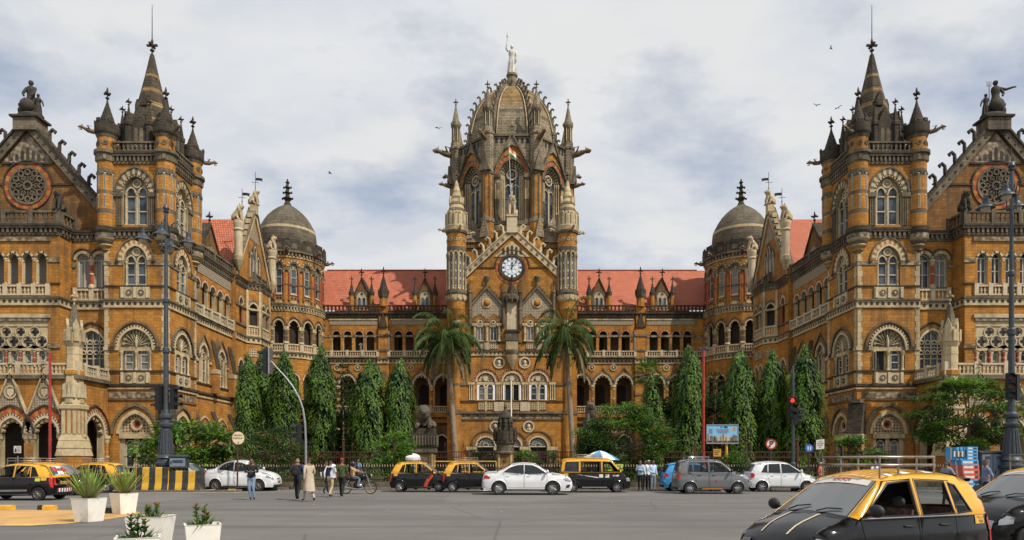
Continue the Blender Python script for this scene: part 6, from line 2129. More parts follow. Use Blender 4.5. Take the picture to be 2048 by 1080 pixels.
royal_palm((U(1147, 77), 77, .1), Z(684, 77), -.9, 72, 'tall royal palm with pale curved trunk beside the clock block')
fan_palm(at(1296, 66), hh(752, 66), 73, 'round headed fan palm rising behind a young ashoka tree')
bushy('broadleaf_tree', at(372, 43.5), 3.0, 1.8, hh(836, 43.5), .5, 81, 'low spreading tree with long bright leaflets beside the striped barriers', ['leaf_light', 'leaf_light', 'leaf_mid'], 60, 90, .42, .15, .35, trunks=3, droop=.05)
bushy('broadleaf_tree', at(548, 44), 2.3, 1.6, hh(853, 44), 1.0, 82, 'feathery dark tree in flat tiers behind the white saloon car', ['leaf_dark', 'leaf_mid', 'leaf_dark'], 60, 60, .2, .07, .25, flowers='redpaint')
bushy('broadleaf_tree', at(787, 43.5), 1.35, 1.2, hh(862, 43.5), .9, 83, 'small light green tree beside the seated lion pier', ['leaf_light', 'leaf_mid', 'leaf_light'], 30, 70, .25, .1, .4)
bushy('broadleaf_tree', at(1243, 44), 2.9, 2.0, hh(806, 44), .5, 84, 'large round bushy tree behind the taxi van and the patio umbrella', ['leaf_mid', 'leaf_mid', 'leaf_light'], 150, 150, .2, .085, .45, flowers='petal_red')
bushy('broadleaf_tree', at(1722, 47), 1.75, 1.2, hh(872, 47), 1.3, 85, 'low flat topped tree with drooping leaf sprays at the shaded wing corner', ['leaf_mid', 'leaf_light'], 20, 60, .4, .14, .25)
bushy('broadleaf_tree', at(1935, 46), 3.3, 2.2, hh(748, 46), 2.0, 86, 'wide layered tree in front of the shaded porch', ['leaf_mid', 'leaf_light', 'leaf_light', 'leaf_mid'], 80, 150, .3, .11, .28)
for k, (px, top, w, lab) in enumerate(((600, 800, 46, 'dark green understory tree behind the curved signal pole'), (700, 812, 50, 'dark green understory tree at the foot of the bare tipped araucaria'), (770, 830, 44, 'dark green understory tree between the two pointed ashokas'), (1350, 800, 44, 'dark green understory tree behind the grey hatchback'), (1440, 790, 52, 'dark green understory tree behind the billboard'), (1515, 800, 50, 'dark green understory tree behind the no parking sign'), (1580, 800, 46, 'dark green understory tree behind the red light signal'))):
 bushy('garden_tree', at(px, 63), w / FPX * 63, 1.6, hh(top, 63), .2, 110 + k, lab, ['leaf_dark', 'leaf_dark', 'leaf_mid'], 40, 80, .5, .24, .6)
for k, (px, Y, top, w, mats, lab) in enumerate([
 (1475, 40.6, 905, 26, ['leaf_mid', 'leaf_light'], 'leafy shrub between the grey hatchback and the white one'),
 (1050, 45.5, 903, 28, ['leaf_light', 'leaf_mid'], 'bright green shrub at the gate pillar'),
 (962, 45.5, 903, 42, ['leaf_dark', 'leaf_mid'], 'dark flowering shrub behind the yellow framed barricade'),
 (1100, 45.5, 905, 26, ['leaf_dark', 'leaf_mid'], 'round dark shrub by the clock block doors'),
 (298, 40.6, 912, 26, ['leaf_mid', 'leaf_dark'], 'spiky dark shrub beside the striped barriers')]):
 bushy('shrub', at(px, Y), w / FPX * Y, w / FPX * Y * .7, hh(top, Y), .1, 90 + k, lab, mats, 18, 60, .24, .09, .6, cat='shrub', flowers='white' if k == 2 else None)
random.seed(99)
hd = MB()
for i in range(9000):
 x = random.uniform(-19.5, 16)
 if -1.5 < x < .8: continue
 y, z = random.uniform(42.1, 42.9), random.uniform(.12, 1.0 + .12 * sin(x * 1.3))
 leaf(hd, (x, y, z), (random.uniform(-1, 1), random.uniform(-1, 0), random.uniform(-.3, 1)), .16, .08, random.choice(['leaf_dark', 'leaf_mid', 'leaf_mid', 'leaf_light']), (0, -.5, 1))
tag(hd.build('hedge'), 'clipped green garden hedge seen through the low iron railings', 'hedge')
plain('boardlitter', (.6, .58, .55), .8, var=.1)
random.seed(77)
lt = MB()
for i in range(90):
 Y = random.choice((random.uniform(37.5, 38.9), random.uniform(13, 37)))
 x = random.uniform(-.7, .7) * Y
 leaf(lt, (x, Y, .008), (random.uniform(-1, 1), random.uniform(-1, 1), .05), random.uniform(.06, .16), .05, random.choice(['leaf_dry', 'leaf_dry', 'boardlitter']), (0, 0, 1))
tag(lt.build('litter'), kind='stuff')
plain('polegrey', (.26, .27, .28), .45, .4, var=.15)
plain('speartip', (.42, .30, .2), .6, var=.3)
plain('stallgreen', (.45, .55, .08), .6, var=.1)
plain('statuedark2', (.095, .075, .052), .9, var=.35, scale=4, dirt=(.05, .04, .03), bump=.3)
plain('cabinetpaint', (.16, .21, .26), .5, var=.15, scale=3, dirt=(.1, .1, .1))
plain('lens_red', (.09, .012, .01), .3, var=.1)
plain('lens_amber', (.12, .05, .008), .3, var=.1)
plain('lens_green', (.008, .05, .03), .3, var=.1)
plain('lampglass', (.42, .36, .28), .2, var=.1)
plain('creamsign', (.55, .45, .3), .6, var=.1, dirt=(.35, .25, .15))
plain('boardwhite', (.58, .55, .5), .6, var=.08)
plain('signyellow', (.60, .33, .05), .6, var=.15)
# ------------------------------------------------------------------ street furniture
def text(mb, F, s, u, z, h, d, mat, align='CENTER', bold=0.):
 cu = bpy.data.curves.new('lettering', 'FONT')
 cu.body = s
 cu.size = h * 1.38
 cu.align_x = align
 cu.offset = bold
 cu.resolution_u = 2
 ob = bpy.data.objects.new('lettering', cu)
 COL.objects.link(ob)
 me = ob.to_mesh()
 for p in me.polygons:
  mb.face([F.P(u + me.vertices[i].co.x, z + me.vertices[i].co.y, d) for i in p.vertices], mat)
 ob.to_mesh_clear()
 bpy.data.objects.remove(ob)
 bpy.data.curves.remove(cu)
def thing(name, label, cat, loc=(0, 0, 0), rz=0., group=None):
 return tag(empty(name, loc, rz), label, cat, group)
def ornate_lamp(loc, H, label, rz):
 r = thing('street_lamp', label, 'street lamp', loc, rz)
 b = MB()
 prof = [(.52, 0), (.52, .5), (.46, .55), (.46, 1.25), (.54, 1.3), (.56, 1.42), (.43, 1.5), (.4, 1.62), (.48, 1.7), (.44, 1.78), (.38, 1.85), (.24, 3.3), (.34, 3.38), (.36, 3.5), (.24, 3.58), (.22, 3.75), (.31, 3.85), (.31, 3.98), (.2, 4.1), (.17, 4.3),
   (.145, 4.6), (.13, H * .48), (.18, H * .485), (.18, H * .5), (.12, H * .505), (.105, H * .66), (.15, H * .665), (.15, H * .675), (.095, H * .68), (.08, H * .9), (.14, H * .905), (.095, H * .91), (.09, H - .3), (.16, H - .25), (.1, H - .2), (.17, H - .05), (.12, H + .1), (.02, H + .15), (.015, H + .9)]
 lathe(b, 0, 0, prof, 20, 'lampgrey')
 for i in range(14):
  a = 2 * pi * i / 14
  tube(b, [(.37 * cos(a), .37 * sin(a), 1.95), (.25 * cos(a), .25 * sin(a), 3.2)], [.05, .032], 5, 'lampgrey')
 b.build('post', r, 1)
 for k in range(4):
  a = k * pi / 2
  c, s = cos(a), sin(a)
  P = lambda u, z: (u * c, u * s, z)
  arm = MB()
  z0 = H - 1.75
  tube(arm, [P(.2, z0 - .5), P(.2, z0 + .55), P(.28, z0 + .85), P(.45, z0 + 1.0), P(.62, z0 + .92), P(.78, z0 + .68), P(.95, z0 + .5), P(1.1, z0 + .5), P(1.12, z0 + .6)], .028, 6, 'lampgrey')
  sp = [P(.45 + .17 * (1 - i / 14) * cos(pi * .5 + i * .7), z0 + .78 + .17 * (1 - i / 14) * sin(pi * .5 + i * .7)) for i in range(13)]
  tube(arm, sp, .018, 5, 'lampgrey')
  for z in (z0 - .45, z0 + .2): tube(arm, [P(.05, z), P(.24, z)], .02, 5, 'lampgrey')
  o = arm.build('arm', r, 1)
  sh = MB()
  x, y, _ = P(1.1, 0)
  zs = z0 + .48
  lathe(sh, x, y, [(.05, zs), (.12, zs - .04), (.12, zs - .2), (.15, zs - .22), (.15, zs - .26), (.2, zs - .36), (.25, zs - .42), (.42, zs - .56), (.44, zs - .6), (.4, zs - .58), (.2, zs - .46)], 16, 'lampgrey', cap=False)
  sd = sh.build('lamp_shade', r, 1)
  gl = MB()
  lathe(gl, x, y, [(.24, zs - .52), (.24, zs - .6), (.18, zs - .74), (.06, zs - .8)], 12, 'lampglass')
  gl.build('bulb_cover', sd, 1)
 return r
def signal_head(parent, x, y, z, fx, fy, lit=None, h=1.3, name='signal_head', dark='trafficblack'):
 """three-lens traffic signal facing (fx, fy)"""
 F = Fr(x, y, -fy, fx) if True else None
 b = MB()
 box(b, F, -.19, .19, z, z + h, -.14, .1, dark, True)
 for k in range(3):
  zc = z + h * (5 - 2 * k) / 6
  a = [(.15 * cos(t), .15 * sin(t)) for t in [pi * 1.05 * i / 8 - .08 for i in range(9)]]
  rows = [[F.P(u, zc + v, .1) for u, v in a], [F.P(u * 1.08, zc + v * 1.08 - .02, .42) for u, v in a]]
  b.grid(rows, dark, True)
  disc(b, F, 0, zc, .16, .08, .14, dark, 12, .13)
 o = b.build(name, parent, 1)
 for k in range(3):
  l = MB()
  zc = z + h * (5 - 2 * k) / 6
  disc(l, F, 0, zc, .13, .09, .115, ('lens_lit' if lit == k else 'lens_red') if k == 0 else ('lens_amber' if k == 1 else 'lens_green'), 12)
  l.build('lens', o, 1)
 return o
m, nt, b = _nt('lens_lit')
e = N(nt, 'ShaderNodeTexNoise')
b.inputs['Base Color'].default_value = (.7, .03, .02, 1)
b.inputs['Emission Color'].default_value = (1., .06, .03, 1)
b.inputs['Emission Strength'].default_value = 1.1
YL = 36.75
lp = ornate_lamp((U(332, YL), YL, .12), Z(412, YL) - .2, 'tall ornate four armed street lamp standing on the island with striped barriers', .28)
signal_head(lp, -.33, -.05, Z(820, YL) - .12, -.9, .45)
signal_head(lp, .4, -.05, Z(818, YL) - .12, .9, -.35)
b = MB()
for z in (4.0, 5.0):
 tube(b, [(-.35, 0, z), (.4, 0, z)], .025, 5, 'lampgrey')
b.build('bracket', lp, 1)
YR_ = 34.
rp = ornate_lamp((U(2023, YR_), YR_, .0), Z(330, YR_), 'tall ornate four armed street lamp rising beside the layered tree', .75)
signal_head(rp, -.5, -.05, Z(800, YR_), -.9, -.3)
signal_head(rp, .42, -.05, Z(800, YR_), .9, -.3)
b = MB()
for z in (3.3, 4.3): tube(b, [(-.5, 0, z), (.45, 0, z)], .025, 5, 'lampgrey')
b.build('bracket', rp, 1)
Yc = 38.85
r = thing('traffic_signal', 'curved silver cantilever signal pole arching over the walkers', 'traffic signal', (U(612, Yc), Yc, .15))
b = MB()
px = lambda p, q: (U(p, Yc) - U(612, Yc), 0, Z(q, Yc) - .15)
tube(b, [(0, 0, 0), (0, 0, 1.2), px(611.5, 880), px(610, 845), px(606, 818), px(598, 795), px(585, 772), px(570, 753), px(555, 737), px(542, 722)], [.08, .072, .068, .064, .06, .056, .052, .046, .042, .038], 10, 'polegrey')
b.build('pole', r, 1)
b = MB()
q = px(541, 700)
wbox(b, q[0] - .035, q[0] + .035, -.3, .3, px(0, 748)[2], px(0, 697)[2], 'steel')
b.build('backboard', r, 1)
p = px(531, 746)
signal_head(r, p[0], 0, p[2], -1, -.12, h=1.35)
p = px(598, 886)
signal_head(r, p[0], .05, p[2], -1, -.2, h=1.1)
for pxx, Y, top, lab, arm in ((100, 44, 706, 'tall thin red mast with a bent lamp arm before the sunny porch', True), (1407, 41.2, 700, 'tall thin red mast beside the blue bank billboard', False)):
 r = thing('red_mast', lab, 'mast', (U(pxx, Y), Y, .1), 0)
 b = MB()
 H = Z(top, Y) - .1
 tube(b, [(0, 0, 0), (0, 0, H * .5), (0, 0, H)], [.09, .085, .075], 10, 'redpaint')
 for z in (H * .33, H * .66): tube(b, [(0, 0, z), (0, 0, z + .15)], .11, 8, 'redpaint')
 b.build('pole', r, 1)
 b = MB()
 if arm:
  tube(b, [(0, 0, H - .1), (-.3, 0, H + .15), (-1., 0, H + .55), (-1.2, 0, H + .62)], .04, 6, 'lampgrey')
  blob(b, (-1.35, 0, H + .66), (.35, .12, .08), 'lampgrey', 10, 6)
 else:
  tube(b, [(-.35, 0, H), (.35, 0, H)], .03, 6, 'lampgrey')
  tube(b, [(0, 0, H - .1), (0, 0, H + .3)], .05, 6, 'lampgrey')
  wbox(b, -.3, -.1, -.1, .1, H, H + .15, 'lampgrey')
  wbox(b, .1, .3, -.1, .1, H, H + .15, 'lampgrey')
 b.build('lamp_arm' if arm else 'crossbar', r, 1)
Y = 38.0
r = thing('traffic_signal', 'slim blue grey signal post showing a red light', 'traffic signal', (U(1586, Y), Y, .0))
b = MB()
H = Z(740, Y)
lathe(b, 0, 0, [(.13, 0), (.13, 1.4), (.16, 1.45), (.16, 1.52), (.09, 1.6), (.085, H * .7), (.11, H * .71), (.08, H * .72), (.07, H - .15), (.05, H), (.02, H + .25)], 12, 'lampgrey')
b.build('post', r, 1)
signal_head(r, -.14, -.16, Z(836, Y), -.1, -1, lit=0, h=1.15)
signal_head(r, .2, .02, Z(848, Y), 1, -.3, h=.9)
def pole_sign(name, label, px, Y, base=0., ptop=None, mat='rustiron', rr=.03, cat='road sign', rz=0):
 r = thing(name, label, cat, (U(px, Y), Y, base), rz)
 b = MB()
 tube(b, [(0, 0, 0), (0, 0, Z(ptop, Y) - base)], rr, 7, mat)
 b.build('pole', r, 1)
 return r
Y = 36.6
r = pole_sign('road_sign', 'round cream notice board on a brown pole beside the white saloon', 475, Y, .1, 888, rr=.045, rz=.85)
b = MB()
F = Fr(0, -.06)
zc = Z(876, Y) - .1
disc(b, F, 0, zc, .36, -.02, .02, 'creamsign', 20)
disc(b, F, 0, zc, .37, -.03, .025, 'rustiron', 20, .345)
o = b.build('board', r, 1)
l = MB()
random.seed(3)
for row, w_ in ((.1, .22), (-.06, .26)):
 box(l, F, -w_, w_, zc + row + .06, zc + row + .075, .02, .03, 'black')
 u = -w_
 while u < w_ - .05:
  hgt = random.uniform(.05, .075)
  box(l, F, u, u + .02, zc + row, zc + row + .06, .02, .03, 'black')
  if random.random() < .7: box(l, F, u + .02, u + .05, zc + row + .02, zc + row + .035, .02, .03, 'black')
  u += random.uniform(.06, .09)
prism(l, F, [(-.02, zc - .2), (.02, zc - .2), (.02, zc - .26), (.05, zc - .26), (0, zc - .31), (-.05, zc - .26), (-.02, zc - .26)], .02, .03, 'black')
l.build('lettering', o, 1)
Y = 38.3
r = pole_sign('road_sign', 'round red ringed no parking sign with a struck out P', 1541.5, Y, .0, 885, 'lampgrey', .035)
b = MB()
F = Fr(0, -.05)
zc = Z(888, Y)
disc(b, F, 0, zc, .3, -.02, .01, 'boardwhite', 24)
disc(b, F, 0, zc, .31, -.02, .02, 'redpaint', 24, .235)
o = b.build('board', r, 1)
l = MB()
text(l, F, 'P', 0, zc - .17, .34, .018, 'black', bold=.012)
prism(l, F, [(-.2, zc - .15), (-.15, zc - .2), (.2, zc + .15), (.15, zc + .2)], .015, .026, 'redpaint')
l.build('lettering', o, 1)
Y = 38.6
r = pole_sign('road_sign', 'round blue walkers sign on a dark red post', 1617.5, Y, .15, 905, 'rustiron', .04)
b = MB()
zc = Z(896, Y) - .15
disc(b, F, 0, zc, .225, -.02, .02, 'blueboard', 20)
o = b.build('board', r, 1)
l = MB()
for u in (-.07, .07):
 disc(l, F, u, zc + .07, .032, .02, .028, 'white', 8)
 prism(l, F, [(u - .035, zc + .03), (u + .035, zc + .03), (u + .02, zc - .12), (u - .02, zc - .12)], .02, .027, 'white')
l.build('pictogram', o, 1)
Y = 38.6
r = pole_sign('notice_board', 'small white notice board tilted on a brown post beside the blue sign', 1639, Y, .15, 899, 'bark', .035, 'notice')
b = MB()
z0, z1 = Z(899, Y) - .15, Z(879, Y) - .15
prism(b, F, [(-.22, z0), (.24, z0 + .04), (.25, z1 + .02), (-.21, z1 - .03)], -.02, .01, 'boardwhite')
o = b.build('board', r, 1)
l = MB()
for i, (w_, m_) in enumerate(((.1, 'redpaint'), (.17, 'trafficblack'), (.15, 'trafficblack'), (.06, 'trafficblack'))):
 z = z1 - .12 - i * .11
 u = -w_
 while u < w_:
  box(l, F, u, u + .05, z, z + .045, .01, .016, m_)
  u += .065
l.build('lettering', o, 1)
Y = 43.
r = pole_sign('notice_board', 'small yellow notice plate on the garden fence under the billboard', 1434, Y, .1, 910, 'rustiron', .03, 'notice')
b = MB()
z0, z1 = Z(913, Y) - .1, Z(898, Y) - .1
box(b, F, -.24, .24, z0, z1, -.02, .01, 'signyellow', True)
o = b.build('board', r, 1)
l = MB()
for i in range(3): box(l, F, -.18, .18 - .06 * i, z1 - .14 - .11 * i, z1 - .1 - .11 * i, .01, .016, 'trafficblack')
l.build('lettering', o, 1)
Y = 41.4
r = thing('billboard', 'blue bank billboard with a skyline picture on yellow posts', 'billboard', (U(1444.5, Y), Y, .1))
b = MB()
z0, z1 = Z(886, Y) - .1, Z(850, Y) - .1
hw = U(1475.5, Y) - U(1444.5, Y)
for u in (.28,): tube(b, [(u, .08, 0), (u, .08, z0 + .4)], .09, 6, 'yellowpaint')
tube(b, [(-.55, .08, 0), (-.55, .08, z0 + .4)], .05, 6, 'rustiron')
b.build('post', r, 1)
b = MB()
box(b, F, -hw, hw, z0, z1, -.1, .0, 'bluesky', True)
box(b, F, -hw - .03, hw + .03, z0 - .05, z0 + .02, -.11, .03, 'steel', True)
box(b, F, -hw - .03, hw + .03, z1 - .02, z1 + .03, -.11, .03, 'steel', True)
for u in (-hw - .03, hw): box(b, F, u, u + .03, z0, z1, -.11, .03, 'steel', True)
o = b.build('board', r, 1)
l = MB()
text(l, F, 'SBI', .08, z1 - .2, .13, .006, 'trafficblack', 'LEFT', .006)
disc(l, F, -.06, z1 - .135, .07, 0, .006, 'blueboard', 14, .018)
box(l, F, -.07, -.05, z1 - .21, z1 - .14, .004, .009, 'bluesky')
for i, (u0, u1) in enumerate(((-.38, .38), (-.3, .34), (-.36, .4), (-.28, .3))): box(l, F, u0, u1, z1 - .3 - .065 * i, z1 - .275 - .065 * i, 0, .006, 'redpaint' if i == 1 else 'lampgrey')
for i in range(5): box(l, F, -.83, -.62 + .03 * (i % 2), z1 - .27 - .06 * i, z1 - .25 - .06 * i, 0, .006, 'lampgrey')
for i, m_ in enumerate(('saffron', 'redpaint', 'yellowpaint', 'flaggreen')): disc(l, F, .62 + .1 * (i % 2), z1 - .2 - .13 * (i // 2), .045, 0, .006, m_, 10)
l.build('lettering', o, 1)
l = MB()
random.seed(8)
u = -hw + .03
while u < hw - .1:
 w_ = random.uniform(.05, .13)
 h_ = random.uniform(.16, .3) + (.16 if abs(u) < .12 or abs(u) > hw - .3 else 0)
 box(l, F, u, u + w_, z0 + .12, z0 + .12 + h_, 0, .006 + random.random() * .003, random.choice(['grey', 'cream', 'dark', 'pavingstone']))
 u += w_
box(l, F, -hw + .02, hw - .02, z0 + .03, z0 + .13, 0, .01, 'trafficblack')
for i in range(12): box(l, F, -hw + .3 + .1 * i, -hw + .37 + .1 * i, z0 + .06, z0 + .1, .01, .014, 'redpaint' if i % 3 else 'signyellow')
l.build('picture', o, 1)
Y = 43.
r = pole_sign('notice_board', 'small white poster frame on a post behind the parked taxis', 36, Y, .1, 912, 'steel', .03, 'notice')
b = MB()
z0, z1 = Z(906, Y) - .1, Z(892, Y) - .1
box(b, F, -.22, .22, z0, z1, -.02, .01, 'boardwhite', True)
o = b.build('board', r, 1)
l = MB()
box(l, F, -.015, .015, z0, z1, .01, .03, 'steel')
prism(l, F, [(-.18, z0 + .05), (-.06, z0 + .05), (-.05, z0 + .2), (-.1, z0 + .32), (-.16, z0 + .22)], .01, .016, 'lampgrey')
for i in range(4): box(l, F, .05, .18, z0 + .08 + .08 * i, z0 + .11 + .08 * i, .01, .016, 'lampgrey')
l.build('picture', o, 1)
m, nt, b = _nt('stripes')
tcn = N(nt, 'ShaderNodeTexCoord').outputs['Object']
sp = N(nt, 'ShaderNodeSeparateXYZ')
nt.links.new(tcn, sp.inputs[0])
md = N(nt, 'ShaderNodeMath', operation='PINGPONG')
nt.links.new(sp.outputs[0], md.inputs[0])
md.inputs[1].default_value = .34
nz = noise(nt, tcn, 9., 4)
ad_ = N(nt, 'ShaderNodeMath', operation='MULTIPLY_ADD')
nt.links.new(nz, ad_.inputs[0])
ad_.inputs[1].default_value = .03
nt.links.new(md.outputs[0], ad_.inputs[2])
st_ = ramp(nt, ad_.outputs[0], [(.168, 0.), (.185, 1.)])
base = mixc(nt, st_, (.022, .022, .022), (.58, .33, .025))
nz2 = noise(nt, tcn, 3., 6, .7)
base = mixc(nt, ramp(nt, nz2, [(.5, 0.), (.75, .7)]), base, (.16, .12, .08))
nt.links.new(base, b.inputs['Base Color'])
b.inputs['Roughness'].default_value = .75
for k, (x0, x1, h, lab) in enumerate(((U(276, 36.4), U(343, 36.4), 1.32, 'black and yellow striped concrete barrier at the lamp foot next to the taxi'), (U(343.6, 36.4), U(407, 36.4), 1.14, 'black and yellow striped concrete barrier under the grey cabinet'))):
 x = (x0 + x1) / 2
 w_ = (x1 - x0) / 2
 b = MB()
 rows = []
 for d, z in ((0, .0), (.02, .22), (.1, .5), (.14, h - .04), (.18, h), (.5, h), (.54, h - .04), (.6, .5), (.68, .2), (.7, 0)):
  rows.append([(-w_ + .02 * (z > .1) + (2 * w_ - .04 * (z > .1)) * i / 12, d, z) for i in range(13)])
 b.grid(rows, 'stripes', False)
 for e in (0, 12): b.face([rw[e] for rw in (rows if e == 0 else rows[::-1])], 'stripes')
 o = b.build('barrier', None, 1)
 o.location = (x, 36.02, .0)
 tag(o, lab, 'barrier')
def cabinet(x, y, z, w_, d_, h, lab, rz=0., doors=1):
 r = thing('utility_cabinet', lab, 'cabinet', (x, y, z), rz)
 b = MB()
 wbox(b, -w_ / 2, w_ / 2, -d_ / 2, d_ / 2, .15, h, 'lampgrey')
 for u in (-w_ / 2 + .06, w_ / 2 - .1):
  for v in (-d_ / 2 + .05, d_ / 2 - .1): wbox(b, u, u + .05, v, v + .05, 0, .15, 'iron')
 b.build('body', r, 1)
 b = MB()
 Fq = Fr(0, -d_ / 2)
 prism(b, Fr(-w_ / 2 - .06, 0, 0, -1), [(-d_ / 2 - .06, h), (d_ / 2 + .06, h), (d_ / 2 + .06, h + .06), (0, h + .13), (-d_ / 2 - .06, h + .06)], -w_ - .12, 0, 'lampgrey')
 b.build('roof', r, 1)
 for k in range(doors):
  b = MB()
  a = -w_ / 2 + .04 + (w_ - .04) * k / doors
  box(b, Fq, a, a + (w_ - .04) / doors - .04, .22, h - .06, 0, .02, 'cabinetpaint')
  box(b, Fq, a + .06, a + .1, h * .5, h * .5 + .14, .02, .05, 'iron')
  for i in range(4): box(b, Fq, a + .15, a + (w_ - .04) / doors - .15, h - .3 + .04 * i, h - .28 + .04 * i, .02, .035, 'lampgrey')
  b.build('door', r, 1)
cabinet(U(368, 36.9), 36.38, 1.14, .86, .5, .72, 'blue grey metal cabinet standing on top of the striped barrier', .12)
cabinet(U(1994, 34), 34.6, 0, 1.15, .6, 2.05, 'tall blue grey double door cabinet behind the man in the checked shirt', 0, 2)
for k, (px, py, lab, lo) in enumerate(((95, 1020, 'small black and yellow kerb block on the painted island between the taxi and a planter', 1), (10, 1020, 'small yellow kerb block on the painted island in front of the taxi', 0), (216, 1026, 'small black and yellow kerb block peeping out between two white planters', 2))):
 x, y = gp(px, py)
 b = MB()
 for (a0, a1, m_) in ((-.28, -.12, 'blackpaint'), (-.12, .28, 'yellowpaint')) if lo == 1 else (((-.3, .3, 'yellowpaint'),) if lo == 0 else ((-.35, -.05, 'yellowpaint'), (-.05, .35, 'blackpaint'))):
  rows = [[(u, v, z) for v, z in ((-.1, 0), (-.09, .13), (-.06, .16), (.06, .16), (.09, .13), (.1, 0))] for u in (a0, a1)]
  b.grid(rows, m_, False)
  b.face(rows[0], m_)
  b.face(rows[1][::-1], m_)
 o = b.build('kerb_block', None, 1)
 o.location = (x, y, .008)
 tag(o, lab, 'kerb block')
b = MB()
for i, (px, m_) in enumerate(((420, 'yellowpaint'), (433, 'blackpaint'), (445, 'blackpaint'), (458, 'yellowpaint'))):
 x = U(px, 36.2)
 wbox(b, x, x + .34, 36.05, 36.28, 0, .17 - .03 * (i < 1), m_)
o = b.build('kerb_block', None, 1)
tag(o, 'broken black and yellow kerb at the foot of the round notice board', 'kerb block')
# ------------------------------------------------------------------ planters
def planter(px, py, wtop, h, label, plant, rz=.6):
 x, y = gp(px, py)
 r = thing('planter', label, 'planter', (x, y, .008), rz)
 b = MB()
 w0, w1 = wtop * .37, wtop * .5
 rows = [[(sx * q, sy * q, z) for sx, sy in ((-1, -1), (1, -1), (1, 1), (-1, 1))] for q, z in ((w0, 0), (w0 + .008, .02), (w1 - .01, h - .02), (w1, h), (w1 - .035, h), (w1 - .05, h - .08))]
 b.grid(rows, 'potpaint', False, True)
 b.build('pot', r, 1)
 s = MB()
 s.face([(sx * (w1 - .045), sy * (w1 - .045), h - .06) for sx, sy in ((-1, -1), (1, -1), (1, 1), (-1, 1))], 'soil')
 for i in range(40):
  blob(s, (random.uniform(-w1, w1) * .8, random.uniform(-w1, w1) * .8, h - .06), (.03, .03, .025), 'soil', 5, 3)
 s.build('soil', r, 1)
 p = MB()
 random.seed(int(px))
 if plant == 'yucca':
  for i in range(75):
   az = i * 2.39996
   el = 1.5 - .75 * (i / 75) ** .8 + random.uniform(-.1, .1)
   L = random.uniform(.7, 1.0)
   d = Vector((cos(az) * cos(el), sin(az) * cos(el), sin(el)))
   side = Vector((-sin(az), cos(az), 0))
   q = Vector((d.x * .12, d.y * .12, h - .05))
   m_ = 'leaf_dry' if (i > 66 or random.random() < .06) else 'leaf_yucca'
   rows = []
   for k in range(6):
    t = k / 5
    wd = .034 * (1 - t ** 2.2) + .002
    c_ = q + d * L * t + Vector((0, 0, -.16 * t * t * (1 - d.z) * L * 2))
    rows.append([tuple(c_ - side * wd), tuple(c_ + Vector((0, 0, -.012))), tuple(c_ + side * wd)])
   p.grid(rows, m_, True)
 else:
  for i in range(70):
   a = random.uniform(0, 6.28)
   q = random.uniform(.0, w1 * .75)
   leaf(p, (q * cos(a), q * sin(a), h - .05), (cos(a) * .8, sin(a) * .8, random.uniform(.2, 1.)), random.uniform(.14, .26), .026, 'leaf_mid' if i % 3 == 0 else 'leaf_light', (0, 0, 1))
  for st in range(3):
   a = st * 2.1 + px
   bx, by = .08 * cos(a), .06 * sin(a)
   H = random.uniform(.15, .3)
   tube(p, [(bx, by, h - .06), (bx * 1.3, by * 1.3, h + H)], .01, 5, 'bark')
   for i in range(34):
    t = random.uniform(.15, 1.)
    az = random.uniform(0, 6.28)
    leaf(p, (bx * (1 + .3 * t), by * (1 + .3 * t), h + H * t), (cos(az), sin(az), random.uniform(.1, .9)), random.uniform(.07, .12), .055, 'leaf_light' if i % 4 else 'leaf_mid', (0, 0, 1))
   if st != 1:
    for i in range(16):
     az = random.uniform(0, 6.28)
     leaf(p, (bx * 1.3 + .02 * cos(az), by * 1.3 + .02 * sin(az), h + H + .02), (cos(az), sin(az), random.uniform(-.1, .8)), .045, .035, 'petal_red', (0, 0, 1))
 p.build('plant', r, 1)
planter(178, 1044, .62, .65, 'white square planter with upright yucca blades standing on the island edge', 'yucca', -.3)
planter(248, 1028, .6, .65, 'white square planter with yucca behind the other yucca planter', 'yucca', -.55)
planter(302, 1099, .66, .62, 'white planter with small red flowers and green stems between two others', 'flower', .05)
planter(276, 1160, .56, .6, 'white planter with a single red bloom cut by the picture edge', 'flower', .47)
planter(405, 1120, .56, .6, 'white planter with low flowering greens standing alone', 'flower', .48)
# ------------------------------------------------------------------ railings, gate piers, lions
r = thing('iron_fence', 'low black iron railing with pale spear tips on a stone plinth along the pavement', 'fence', (0, 39.6, .14))
b = MB()
wbox(b, -36, 36, -.12, .12, 0, .3, 'grey')
b.build('plinth', r, 1)
b = MB()
nb = 430
for i in range(nb):
 x = -33 + 66 * i / nb
 tube(b, [(x, 0, .3), (x, 0, 1.18)], .014, 4, 'iron', cap=False)
 lathe(b, x, 0, [(.012, 1.16), (.028, 1.2), (.02, 1.25), (.002, 1.34)], 4, 'speartip', cap=False)
for z in (.42, 1.06): wbox(b, -33, 33, -.02, .02, z, z + .045, 'iron')
b.build('railing', r, 1)
for i in range(23):
 x = -33 + 3 * i
 b = MB()
 lathe(b, x, 0, [(.05, .28), (.05, 1.2), (.08, 1.22), (.03, 1.3), (.06, 1.38), (.01, 1.46)], 7, 'iron')
 b.build('post', r, 1)
r = thing('iron_fence', 'tall rust brown ornate garden fence with star topped bars', 'fence', (0, 46.6, .1))
b = MB()
wbox(b, -26, 26, -.15, .15, 0, .5, 'grey')
b.build('plinth', r, 1)
b = MB()
